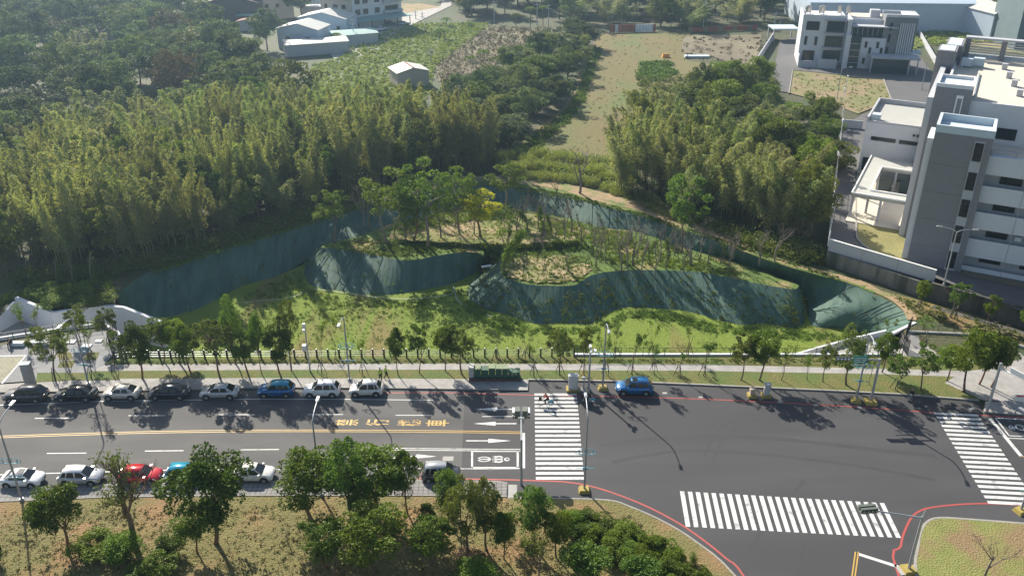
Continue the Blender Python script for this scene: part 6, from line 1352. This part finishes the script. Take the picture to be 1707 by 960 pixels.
# low stake frames for planted trees
def stakes(x, y, lb, z=.15, s=1.0):
    r = empty('stake_frame', G(x, y, z), random.uniform(0, 1), lb, 'stake frame', 'tree stake frames')
    for a in (0, 2.1, 4.2): MB().tube([(.55*s*math.cos(a), .55*s*math.sin(a), 0), (.12*math.cos(a), .12*math.sin(a), 1.5*s)], .035, 5).build('stake', M['dark'], r)
    MB().ring((0,0,1.0*s), .24, .03, 'z', 8, 4).build('tie_ring', M['dark'], r)
I_ = 0
for x, y in [(92,632),(152,630),(105,598),(112,610),(152,598),(190,620),(536,621),(605,622),(562,600),(828,600),(876,600),(890,626),(933,623),(972,623),(1011,623),(1027,596),(1052,623),(1090,621),(1087,594),(1131,626),(1148,592),(1172,626),(1492,648),(1532,515),(1590,531),(1647,541),(184,572)]:
    stakes(x, y, f'dark wooden tripod stakes, {ORD[I_]} of those by the footpath counted in planting order'); I_ += 1
for x, y in [(876,436),(876,465),(901,437),(909,464),(940,478),(981,446),(1075,436),(1092,422),(1128,434),(1147,437),(1161,440),(1184,440),(1013,413),(1044,460)]: I_ += 1; stakes(x, y - 2, f'empty stake frame on the large mound, {ORD[I_ - 28]} from its left', z=-1.0, s=1.1)
o = MB().tube([(0,0,.1),(1.4,.5,.1)], .18, 8).build('drain_pipe', M['whitewall'], None, label='short white pipe lying on the end of the small mound', cat='pipe'); o.location = G(803, 446, -1.3)
MB().tube([G(1062,384,-.9), G(1078,365,.6)], .12, 6).build('drain_pipe', M['steel'], None, label='grey pipe lying down the netting below the rim', cat='pipe')
pline('hose', smooth_line(px([(400,505),(480,497),(520,483),(570,488),(640,497),(700,498),(760,490)], -4.4), 4), .10, 'grey_light', z=-4.35)
pline('hose', smooth_line(px([(756,478),(762,500),(780,512),(820,528)], -4.4), 4), .10, 'grey_light', z=-4.35)
# utility poles far away
def upole(label, x, y, ty, m='grey_light', bars=2):
    p = G(x, y, 0); h = Ht(x, y, ty); r = empty('utility_pole', p, .2, label, 'utility pole'); MB().tube([(0,0,0),(0,0,h)], [.16,.11], 6).build('pole', M[m], r)
    for i in range(bars): MB().box(-.9,-.05,h-.8-i*.9,.9,.05,h-.7-i*.9).build('cross_arm', M[m], r)
for i, q in enumerate([('pale utility pole at the top of the open field',1036,42,3),('pale utility pole beside the rusty fence near the villa',1172,48,3),('utility pole left of the village apartment front',590,72,30),('dark utility pole before the low village shed',505,85,57),('utility pole by the village road',625,40,18),('leaning utility pole near the village yard',548,80,45),('utility pole at the edge of the farm plot',718,104,80),('tall white pole left of the open field trees',914,46,6),('slim white pole in the far belt',895,42,0),('slim pole in the belt above the orchard',824,38,0),('utility pole behind the villa gate',1290,50,20),('utility pole beyond the rough grass',1608,26,-6),('second utility pole beyond the rough grass',1588,30,-4),('thin pole before the village sheds',476,108,84),('slim pole behind the villa lane gate',1300,45,28),('pole beside the road junction',693,32,18),('pole right of the road junction',704,30,20)]): upole(*q)
# palms near the farm
def palm(x, y, ty, lb, gp=None):
    p = G(x, y, 0); h = Ht(x, y, ty); r = empty('palm_tree', p, random.uniform(0, 6), lb, 'palm tree', gp)
    MB().tube([(0,0,0),(.1,0,h*.5),(0,.05,h*.9)], [.14,.12,.10], 6).build('trunk', M['bark_grey'], r); pts = []; dr = []
    for k in range(9):
        a = k * .7; 
        for t in np.linspace(.1, 1, 16):
            c = np.array([math.cos(a) * 2.0 * t, math.sin(a) * 2.0 * t, h * .9 + .9 * t - 1.5 * t * t]); 
            for s in (-1, 1): pts.append(c + RNG.normal(size=3) * .05); dr.append((-math.sin(a) * s, math.cos(a) * s, -.4))
    link('crown', leafmesh('palm_crown', quads(np.array(pts), .45, .07, np.array(dr) * 3), M['leaf_mid']), r)
for i, q in enumerate([(733,68,48),(742,66,50),(728,62,54),(805,98,84),(826,112,96),(785,104,95),(744,44,30),(538,74,58),(560,80,60),(562,78,55),(500,70,50),(884,45,10),(905,44,8),(940,44,8),(782,46,38),(860,45,22)]): palm(*q, ['first palm of the trio in the farm plot','second palm of the trio in the farm plot','third palm of the trio in the farm plot','palm at the near edge of the orchard','palm in front of the mid wood','small palm left in the orchard','palm at the top of the farm plot','palm beside the low village shed','palm right of the low village shed','tall palm before the greenish roof','palm before the left blue house','palm left in the far belt','middle palm in the far belt','right palm in the far belt','small palm at the top of the orchard','palm before the far belt by the orchard'][i])
#@@SECTION cars
# ---------------------------------------------------------------- cars
def carpaint(name, c, rough=.22, metal=.25):
    m = flat(name, c, rough, metal); b = m.node_tree.nodes['Principled BSDF']; b.inputs['Coat Weight'].default_value = .6; b.inputs['Coat Roughness'].default_value = .06; return m
P_ = {'grey': carpaint('car_paint_dark_grey', (.075,.075,.085)), 'black': carpaint('car_paint_black', (.012,.012,.014)), 'silver': carpaint('car_paint_silver', (.48,.49,.50)), 'champagne': carpaint('car_paint_champagne', (.62,.58,.52)),
      'navy': carpaint('car_paint_navy', (.015,.02,.035)), 'blue': carpaint('car_paint_blue', (.01,.13,.36)), 'white': carpaint('car_paint_white', (.78,.78,.78), .25, 0), 'pearl': carpaint('car_paint_pearl', (.70,.68,.64), .25, 0),
      'blue2': carpaint('car_paint_metallic_blue', (.02,.15,.38)), 'red': carpaint('car_paint_red', (.55,.02,.03)), 'cyan': carpaint('car_paint_cyan', (.03,.30,.45)), 'palegrey': carpaint('car_paint_pale_grey', (.40,.42,.45))}
M['rim'] = flat('wheel_rim', (.45,.45,.46), .35, .7); M['headlight'] = flat('headlight_glass', (.7,.72,.75), .1); M['taillight'] = flat('taillight_red', (.45,.01,.01), .2); M['plate'] = flat('number_plate', (.75,.75,.72), .5); M['trim'] = flat('black_plastic_trim', (.025,.025,.027), .6)
def car(kind, label, p, rz, paint, roofpaint=None, L=4.55, W=1.80, Hh=None, sunroof=False, rails=False, cat='car'):
    c = dict(sedan=(1.45, 1.22, .42, -.95, -1.78, .95), suv=(1.66, 1.15, .38, -1.62, -2.10, 1.02), hatch=(1.50, 1.20, .35, -1.45, -1.98, .95), mpv=(1.68, 1.45, .55, -1.75, -2.08, 1.0), wagon=(1.50, 1.20, .35, -1.65, -2.12, .96))[kind]
    Hh = Hh or c[0]; wb, rf, rr, rb, bz = c[1:]; k = L / 4.5; hw = W / 2
    r = empty('parked_car', p, rz, label, cat, None); pm = P_[paint]; rp = P_[roofpaint or paint]
    rear_top = bz + (.02 if kind == 'sedan' else 0)
    st = [(2.25,.74,.42,bz-.36),(2.17,.88,.26,bz-.24),(1.95,.96,.21,bz-.13),(1.5,1,.20,bz-.05),(wb,1,.20,bz),(.3,1,.19,bz+.01),(-.9,1,.19,bz+.01),(rb,1,.20,rear_top+.01),(-2.08,.96,.23,rear_top-.03),(-2.19,.90,.28,rear_top-.10),(-2.25,.80,.42,rear_top-.22)]
    V = []; n = 10
    for x, w, zb_, zt in st:
        w *= hw; zm = zb_ + (zt - zb_) * .62
        ring = [(-w*.80,zb_),(-w*.97,zb_+.10),(-w,zm),(-w*.96,zt-.06),(-w*.84,zt),(w*.84,zt),(w*.96,zt-.06),(w,zm),(w*.97,zb_+.10),(w*.80,zb_)]
        V += [(x*k, y, z) for y, z in ring]
    Fc = [tuple(range(n-1, -1, -1)), tuple((len(st)-1)*n + i for i in range(n))]
    for i in range(len(st)-1): Fc += [(i*n+j, i*n+(j+1) % n, (i+1)*n+(j+1) % n, (i+1)*n+j) for j in range(n)]
    body = MB().add(V, Fc).build('body', pm, r, smooth=True)
    bmx = bmesh.new(); bmx.from_mesh(body.data); bmesh.ops.bevel(bmx, geom=[e for e in bmx.edges if e.calc_face_angle(0) > .6], offset=.03, segments=2, affect='EDGES'); bmx.to_mesh(body.data); bmx.free()
    # cabin: rows from belt to roof
    a, t = hw * .86, hw * .66
    def cab(x, w, z): return [(x*k, -w, z), (x*k, w, z)]
    xs = [(wb, a*.97, bz-.02), (rf, t, Hh-.05), ((rf+rr)/2, t*1.02, Hh), (rr, t*.98, Hh-.05), (rb, a*.93, bz-.02)]
    V = []; 
    for x, w, z in xs: V += [(x*k, -w, z), (x*k, w, z)]
    mid = [((wb*.35+rb*.0), a, bz-.02), (rr*.6, a, bz-.02)]
    V += [(mid[0][0]*k, -a, bz-.02), (mid[0][0]*k, a, bz-.02), (mid[1][0]*k, -a, bz-.02), (mid[1][0]*k, a, bz-.02)]
    Fc = [(0,1,3,2),(2,3,5,4),(4,5,7,6),(6,7,9,8)]
    for s in (0, 1): Fc += [(0+s,2+s,10+s),(2+s,4+s,10+s),(4+s,12+s,10+s),(4+s,6+s,12+s),(6+s,8+s,12+s)]
    Fc += [(0,1,11,10),(10,11,13,12),(12,13,9,8)]
    cabn = MB().add(V, Fc).build('roof', rp, r)
    bmx = bmesh.new(); bmx.from_mesh(cabn.data); bmesh.ops.bevel(bmx, geom=[e for e in bmx.edges if e.calc_face_angle(0) > .35], offset=.045, segments=2, affect='EDGES'); bmx.to_mesh(cabn.data); bmx.free()
    for f in cabn.data.polygons: f.use_smooth = True
    G_ = M['glass']
    def lerp3(A, B, u): return Vector(A).lerp(Vector(B), u)
    def pane(name, bl, br, tr, tl, mg=.08, off=None, m=G_):
        bl, br, tr, tl = map(Vector, (bl, br, tr, tl)); c_ = (bl+br+tr+tl) / 4
        q = [v + (c_ - v).normalized() * mg for v in (bl, br, tr, tl)]; nn = (br-bl).cross(tl-bl).normalized()
        if nn.dot(c_ - Vector((0, 0, bz*.6))) < 0: nn = -nn
        o = nn * .016; return MB().add([*(v + o for v in q), *(v + o*2.0 for v in q)], [(3,2,1,0),(4,5,6,7),(0,1,5,4),(1,2,6,5),(2,3,7,6),(3,0,4,7)]).build(name, m, r)
    X = lambda i, s: (xs[i][0]*k, s*xs[i][1], xs[i][2])
    pane('windscreen', X(0,-1), X(0,1), X(1,1), X(1,-1), .10)
    pane('rear_window', X(4,-1), X(4,1), X(3,1), X(3,-1), .13)
    for s in (-1, 1):
        def side(x0b, x0t, x1b, x1t, nm='side_window'):
            zt_, zb_ = Hh - .06, bz
            f = lambda x, top: Vector((x*k, s * ((t if top else a) + .004), zt_ if top else zb_))
            pane(nm, f(x0b,0), f(x1b,0), f(x1t,1), f(x0t,1), .055)
        bp = -.35 if kind != 'sedan' else -.30
        side(wb-.12, rf+.02, bp+.1, bp+.06); side(bp+.03, bp+.0, -1.22 if kind != 'sedan' else -1.15, -1.10 if kind != 'sedan' else -.98)
        if kind != 'sedan': side(-1.27, -1.15, rb+.28, rr+.10)
    pts = []
    for sx, nm in ((1.36, 'front'), (-1.38, 'rear')):
        for s in (-1, 1):
            MB().disc((sx*k, s*(hw-.085), .36), .42, 'y', .2, 18).build('wheel_arch', M['trim'], r)
            w = MB().disc((sx*k, s*(hw-.08), .325), .325, 'y', .22, 18).build('wheel', M['black'], r)
            MB().disc((sx*k, s*(hw+.034), .325), .20, 'y', .012, 10).build('rim', M['rim'], w)
            for q in range(5): t_ = q*1.2566; MB().tube([(sx*k, s*(hw+.045), .325), (sx*k+.19*math.cos(t_), s*(hw+.045), .325+.19*math.sin(t_))], .022, 4).build('spoke', M['steel'], w) if q < 5 else None
    for s in (-1, 1):
        MB().add([(2.10*k,s*hw*.55,bz-.28),(2.02*k,s*hw*.93,bz-.26),(1.72*k,s*hw*.985,bz-.14),(1.90*k,s*hw*.60,bz-.115),(2.20*k,s*hw*.55,bz-.42),(2.12*k,s*hw*.93,bz-.40),(1.74*k,s*hw*1.0,bz-.26),(2.0*k,s*hw*.6,bz-.2)], [(0,1,2,3),(4,5,1,0),(5,6,2,1)]).build('headlight', M['headlight'], r)
        z0 = bz - (.32 if kind == 'sedan' else .40); MB().box(-2.245*k, s*hw*.62 - .16, z0, -2.12*k, s*hw*.62 + .18, z0 + (.16 if kind == 'sedan' else .27)).build('taillight', M['taillight'], r)
        MB().box((wb-.42)*k, s*(hw+.02)-.10, bz-.01, (wb-.22)*k, s*(hw+.02)+.10, bz+.13).build('door_mirror', pm, r)
        for dx in (.42, -.62): MB().box(dx*k-.09, s*(hw+.004)-.012, bz-.20, dx*k+.09, s*(hw+.004)+.012, bz-.16).build('door_handle', M['steel'], r)
        MB().box(-1.0*k, s*(hw-.02)-.02, .20, 1.0*k, s*(hw-.02)+.02, .31).build('sill_trim', M['trim'], r)
        for dx in (.92, -.32): MB().box(dx*k-.006, s*(hw+.0)-.004, .36, dx*k+.006, s*(hw+.0)+.004, bz-.1).build('door_gap', M['trim'], r)
    MB().box(2.12*k, -.55, .36, 2.258*k, .55, .56).build('grille', M['trim'], r)
    MB().box(2.255*k, -.17, .40, 2.275*k, .17, .50).build('number_plate', M['plate'], r); MB().box(-2.275*k, -.17, .62, -2.24*k, .17, .72).build('number_plate', M['plate'], r)
    MB().box(-2.262*k, -.7, .30, -2.15*k, .7, .42).build('rear_bumper', M['trim'], r)
    if sunroof: MB().box((rf-.75)*k, -.38, Hh-.03, (rf-.1)*k, .38, Hh+.005).build('sunroof', M['glass'], r)
    if rails:
        for s in (-1, 1): MB().tube([((rf-.1)*k, s*t*.95, Hh-.02), ((rf-.3)*k, s*t*.95, Hh+.05), ((rr+.3)*k, s*t*.95, Hh+.05), ((rr+.1)*k, s*t*.95, Hh-.02)], .02, 5).build('roof_rail', M['steel'], r)
    MB().tube([((rr+.2)*k, 0, Hh-.02), ((rr+.0)*k, 0, Hh+.12)], .015, 4).build('antenna', M['trim'], r)
    return r
def carpx(kind, label, x0, x1, yb, facing, paint, **k):
    a, b_ = G(x0, yb), G(x1, yb); L = (b_ - a).length * .965; p = (a + b_) / 2; p.z = .01
    p.y += .88; p.x *= p.y / (p.y - .88) if False else 1
    return car(kind, label, p, facing, paint, L=L, **k)
W_, E_ = rad(180.8), rad(-.4)
carpx('suv', 'dark grey crossover parked nearest the left end of the upper kerb', 2, 75, 672.5, W_, 'grey')
carpx('sedan', 'glossy black sedan parked between the dark crossover and the pale silver sedan', 88, 158, 670.5, W_, 'black')
carpx('sedan', 'champagne silver sedan parked beside the round dark olive tree', 168, 231.5, 668.5, W_, 'champagne')
carpx('sedan', 'navy black sedan parked between the two silver sedans', 245, 314, 667.5, W_, 'navy')
carpx('sedan', 'light silver sedan parked left of the bright blue crossover', 330.5, 397, 667, W_, 'silver')
carpx('suv', 'bright blue crossover parked at the upper kerb beside the white ones', 427, 490, 664, W_, 'blue', roofpaint='cyan')
carpx('suv', 'white crossover with black trim parked between blue crossover and white hatchback', 503, 567, 664, W_, 'white', rails=True)
carpx('hatch', 'pearl white tall hatchback parked last in the upper row', 580, 639, 662.5, W_, 'pearl', Hh=1.62)
carpx('suv', 'metallic blue sport utility car parked alone right of the lamp with a yellow base', 1026, 1090, 660, rad(178), 'blue2', sunroof=True, rails=True)
carpx('sedan', 'white sedan parked at the left edge of the lower lane', -2, 68, 815, E_, 'white', sunroof=True)
carpx('wagon', 'silver estate car parked in the lower lane beside the half-bare tree', 95, 168, 811, E_, 'palegrey', roofpaint='white', Hh=1.55)
carpx('hatch', 'red hatchback parked behind the half-bare tree', 194, 266, 809, E_, 'red')
carpx('suv', 'cyan blue car mostly hidden behind the largest dark tree', 272, 342, 808, E_, 'cyan')
carpx('sedan', 'white sedan parked right of the largest dark tree', 382, 456, 806, E_, 'pearl', Hh=1.5)
carpx('mpv', 'pale-roofed minivan with shade painted into its dark body parked last in the lower lane', 701, 768, 806, E_, 'grey', roofpaint='palegrey')  # shade on the silver sides is painted in as dark body colour
for q in [('sedan','white car on the village road left of the junction',(635,52),50,'white'),('sedan','dark car parked beside the roller door of the apartment front',(650,43),60,'grey'),('wagon','pale silver car at the village junction',(672,43),20,'silver'),('suv','white van-like car on the yard of the low village shed',(497,80),10,'white'),('suv','dark car under the teal awning',(602,58),30,'navy'),('sedan','white car by the bushes at the farm plot corner',(541,86),10,'white')]:
    car(q[0], q[1], G(*q[2], 0) + Vector((0,0,.06)), rad(q[3]), q[4])
#@@SECTION people
# ---------------------------------------------------------------- people and bicycles
SKIN = flat('skin', (.42,.25,.17), .6); HAIR = flat('black_hair', (.015,.012,.01), .6)
def skinmesh(name, J, edges, m, parent, root_i=0, sub=1):
    """J: {key: (x,y,z,r)}"""
    keys = list(J); me = bpy.data.meshes.new(name); me.from_pydata([J[k][:3] for k in keys], [(keys.index(a), keys.index(b)) for a, b in edges], [])
    o = link(name, me, parent); me.materials.append(m)
    md = o.modifiers.new('skin', 'SKIN'); md.use_smooth_shade = True
    lay = me.skin_vertices[0].data if me.skin_vertices else None
    if lay is None:
        bmx = bmesh.new(); bmx.from_mesh(me); bmx.verts.layers.skin.verify(); bmx.to_mesh(me); bmx.free(); lay = me.skin_vertices[0].data
    for i, k in enumerate(keys): lay[i].radius = (J[k][3], J[k][3]); lay[i].use_root = (i == root_i)
    s = o.modifiers.new('sub', 'SUBSURF'); s.levels = sub; s.render_levels = sub; return o
def person(label, p, rz, pose, top, legs, extra=None, hair=True):
    r = empty('person', p, rz, label, 'person'); J = dict(pose)
    E = [('pel','spine'),('spine','chest'),('chest','neck'),('neck','head'),('head','crown'),('chest','lsh'),('lsh','lel'),('lel','lwr'),('lwr','lpalm'),('chest','rsh'),('rsh','rel'),('rel','rwr'),('rwr','rpalm'),('pel','lhip'),('lhip','lkn'),('lkn','lan'),('lan','lto'),('pel','rhip'),('rhip','rkn'),('rkn','ran'),('ran','rto')]
    for s in 'lr':
        w, q = Vector(J[s+'wr'][:3]), Vector(J[s+'palm'][:3]); d = (q - w).normalized(); side = d.orthogonal().normalized()
        for i in range(4):
            f = q + d * (.06 + .015 * (1.5 - abs(i - 1.5))) + side * (i - 1.5) * .02; f.z -= .012; J[f'{s}f{i}'] = (*f, .009); E.append((s+'palm', f'{s}f{i}'))
        f = w.lerp(q, .5) + side * .045; J[s+'th'] = (*f, .010); E.append((s+'palm', s+'th'))
    skinmesh('body', J, E, SKIN, r)
    g = lambda k, a: (*J[k][:3], J[k][3] + a)
    skinmesh('jacket', {k: g(k, .022) for k in ('spine','pel','chest','lsh','lel','rsh','rel')} | {'lw2': (*Vector(J['lel'][:3]).lerp(Vector(J['lwr'][:3]), .85), .045), 'rw2': (*Vector(J['rel'][:3]).lerp(Vector(J['rwr'][:3]), .85), .045)}, [('pel','spine'),('spine','chest'),('chest','lsh'),('lsh','lel'),('lel','lw2'),('chest','rsh'),('rsh','rel'),('rel','rw2')], top, r)
    skinmesh('trousers', {k: g(k, .018) for k in ('pel','lhip','lkn','rhip','rkn')} | {'la2': g('lan', .02), 'ra2': g('ran', .02)}, [('pel','lhip'),('lhip','lkn'),('lkn','la2'),('pel','rhip'),('rhip','rkn'),('rkn','ra2')], legs, r)
    for s in 'lr': skinmesh('shoe', {'a': (*J[s+'an'][:3], .052), 't': (*J[s+'to'][:3], .045)}, [('a','t')], M['black'], r)
    h = J['head']; c = J['crown']
    if hair: skinmesh('hair', {'a': (h[0]-.045, h[1], h[2]+.045, .112), 'b': (c[0]-.015, c[1], c[2]+.02, .10)}, [('a','b')], HAIR, r)
    MB().box(h[0]+.088, -.008+h[1], h[2]-.02, h[0]+.118, .008+h[1], h[2]+.015).build('nose', SKIN, r)
    for s in (-1, 1): MB().disc((h[0]+.094, h[1]+s*.032, h[2]+.03), .010, 'x', .012, 8).build('eye', HAIR, r); MB().disc((h[0], h[1]+s*.098, h[2]), .025, 'y', .02, 8).build('ear', SKIN, r)
    MB().box(h[0]+.088, h[1]-.022, h[2]-.055, h[0]+.10, h[1]+.022, h[2]-.045).build('mouth', M['rust'], r)
    return r
WALK = {'pel':(0,0,.93,.125),'spine':(0,0,1.08,.12),'chest':(.02,0,1.32,.13),'neck':(.03,0,1.50,.055),'head':(.05,0,1.62,.098),'crown':(.04,0,1.70,.085),
 'lsh':(.02,.18,1.38,.06),'lel':(-.10,.24,1.13,.045),'lwr':(-.02,.25,.90,.034),'lpalm':(.01,.25,.83,.035),'rsh':(.02,-.18,1.38,.06),'rel':(.05,-.24,1.12,.045),'rwr':(.24,-.23,.98,.034),'rpalm':(.30,-.22,.94,.035),
 'lhip':(.0,.09,.86,.095),'lkn':(.16,.09,.50,.065),'lan':(.20,.09,.09,.045),'lto':(.38,.09,.05,.035),'rhip':(0,-.09,.86,.095),'rkn':(-.03,-.09,.48,.065),'ran':(-.30,-.09,.16,.045),'rto':(-.18,-.09,.05,.035)}
RIDE = {'pel':(-.22,0,.98,.125),'spine':(-.15,0,1.13,.12),'chest':(.0,0,1.36,.13),'neck':(.06,0,1.53,.055),'head':(.10,0,1.66,.098),'crown':(.09,0,1.74,.085),
 'lsh':(.0,.18,1.42,.06),'lel':(.18,.26,1.22,.045),'lwr':(.38,.26,1.10,.034),'lpalm':(.44,.25,1.10,.035),'rsh':(.0,-.18,1.42,.06),'rel':(.18,-.26,1.22,.045),'rwr':(.38,-.26,1.10,.034),'rpalm':(.44,-.25,1.10,.035),
 'lhip':(-.20,.10,.93,.095),'lkn':(.20,.12,.78,.068),'lan':(.06,.12,.40,.045),'lto':(.20,.12,.34,.035),'rhip':(-.20,-.10,.93,.095),'rkn':(.14,-.12,.60,.068),'ran':(-.06,-.12,.20,.045),'rto':(.10,-.12,.15,.035)}
SIT = {'pel':(0,0,.58,.13),'spine':(.03,0,.74,.125),'chest':(.12,0,.98,.13),'neck':(.18,0,1.14,.055),'head':(.26,0,1.24,.098),'crown':(.26,0,1.32,.085),
 'lsh':(.12,.18,1.03,.06),'lel':(.20,.24,.78,.045),'lwr':(.38,.14,.70,.034),'lpalm':(.44,.10,.70,.035),'rsh':(.12,-.18,1.03,.06),'rel':(.20,-.24,.78,.045),'rwr':(.38,-.14,.70,.034),'rpalm':(.44,-.10,.70,.035),
 'lhip':(.02,.10,.58,.10),'lkn':(.45,.12,.56,.068),'lan':(.42,.12,.10,.045),'lto':(.58,.12,.05,.035),'rhip':(.02,-.10,.58,.10),'rkn':(.45,-.12,.56,.068),'ran':(.48,-.12,.10,.045),'rto':(.64,-.12,.05,.035)}
fab = lambda n, c: mat(n, c, tuple(v * .8 for v in c), 8, .9)
RED, DRK, JEAN, VEST, GREY = fab('red_jacket', (.50,.03,.03)), fab('black_clothes', (.02,.02,.025)), fab('dark_trousers', (.03,.035,.06)), fab('lime_vest', (.40,.62,.08)), fab('grey_trousers', (.28,.29,.32))
def bike(label, p, rz):
    r = empty('bicycle', p, rz, label, 'bicycle')
    for x in (-.55, .55):
        w = MB().ring((x,0,.34), .32, .022, 'y', 24, 5).build('wheel', M['black'], r); MB().disc((x,0,.34), .04, 'y', .1, 8).build('hub', M['steel'], w)
        sp = MB()
        for i in range(8): a = i*.785; sp.tube([(x,0,.34),(x+.31*math.cos(a),0,.34+.31*math.sin(a))], .004, 3)
        sp.build('spokes', M['steel'], w)
    MB().add([(-.86,.03,.30),(-.78,.03,.62),(-.55,.03,.72),(-.32,.03,.62),(-.24,.03,.34),(-.55,.03,.40)], [(0,1,2,3,4,5)]).ring((-.55,0,.34), .37, .03, 'y', 14, 5, .2, 2.9).build('rear_guard', M['teal'], r)
    b = MB().tube([(-.55,0,.34),(-.15,0,.30),(.36,0,.72),(-.22,0,.62),(-.55,0,.34)], .02, 6).tube([(-.15,0,.30),(-.24,0,.86)], .02, 6).tube([(.34,0,.95),(.55,0,.34)], .02, 6); b.build('frame', M['paintwhite'], r)
    MB().tube([(.32,-.26,1.06),(.38,0,1.04),(.32,.26,1.06)], .015, 6).tube([(.37,0,.92),(.38,0,1.04)], .02, 6).build('handlebar', M['dark'], r)
    MB().box(-.36,-.08,.86,-.12,.08,.91).build('saddle', M['black'], r)
    MB().box(.46,-.17,.74,.80,.17,.78).box(.46,-.17,.78,.48,.17,.98).box(.78,-.17,.78,.80,.17,.98).box(.48,-.17,.78,.78,-.15,.98).box(.48,.15,.78,.78,.17,.98).build('basket', M['dark'], r)
    MB().tube([(-.15,-.14,.36),(-.15,.14,.24)], .014, 5).build('pedal_crank', M['dark'], r); return r
p = G(910, 676, 0); bike('city bicycle with blue rear guard under the red-jacketed rider', p, rad(178)); person('cyclist in a red jacket riding over the top of the middle crossing', p, rad(178), RIDE, RED, DRK)
p = G(980, 672, 0); bike('city bicycle with blue rear guard under the rider in dark clothes', p, rad(176)); person('cyclist in dark clothes beside the signal cabinet', p, rad(176), RIDE, DRK, JEAN)
v1 = person('person in a lime vest and blue cap stepping off the sidewalk beside the hatchback', G(634.5, 634, .14), rad(-70), WALK, VEST, DRK)
MB().disc((.05,0,1.74), .105, 'z', .08, 12).build('cap', P_['blue'], v1)
person('person in a lime vest walking on the grass right of the one in a cap', G(644, 630, .13), rad(20), WALK, VEST, DRK)
person('man in black jacket and grey trousers walking along the right kerb', G(1517, 668, 0), rad(185), WALK, DRK, GREY)
person('person in dark clothes sitting bent forward on the left plaza bench', G(17.5, 579, .14) + Vector((0,.35,-.03)), rad(-100), SIT, DRK, DRK)
#@@END
def haze():
    b = MB().box(-420, -25, -8, 420, 620, 58)
    m = bpy.data.materials.new('haze_air'); m.use_nodes = True; n = m.node_tree
    n.nodes.remove(n.nodes['Principled BSDF']); v = n.nodes.new('ShaderNodeVolumePrincipled')
    v.inputs['Color'].default_value = (.50, .74, 1, 1); v.inputs['Density'].default_value = HAZE; v.inputs['Anisotropy'].default_value = 0.68
    n.links.new(v.outputs[0], n.nodes['Material Output'].inputs['Volume'])
    b.build('haze', m, kind='stuff')
HAZE = .00034
haze()
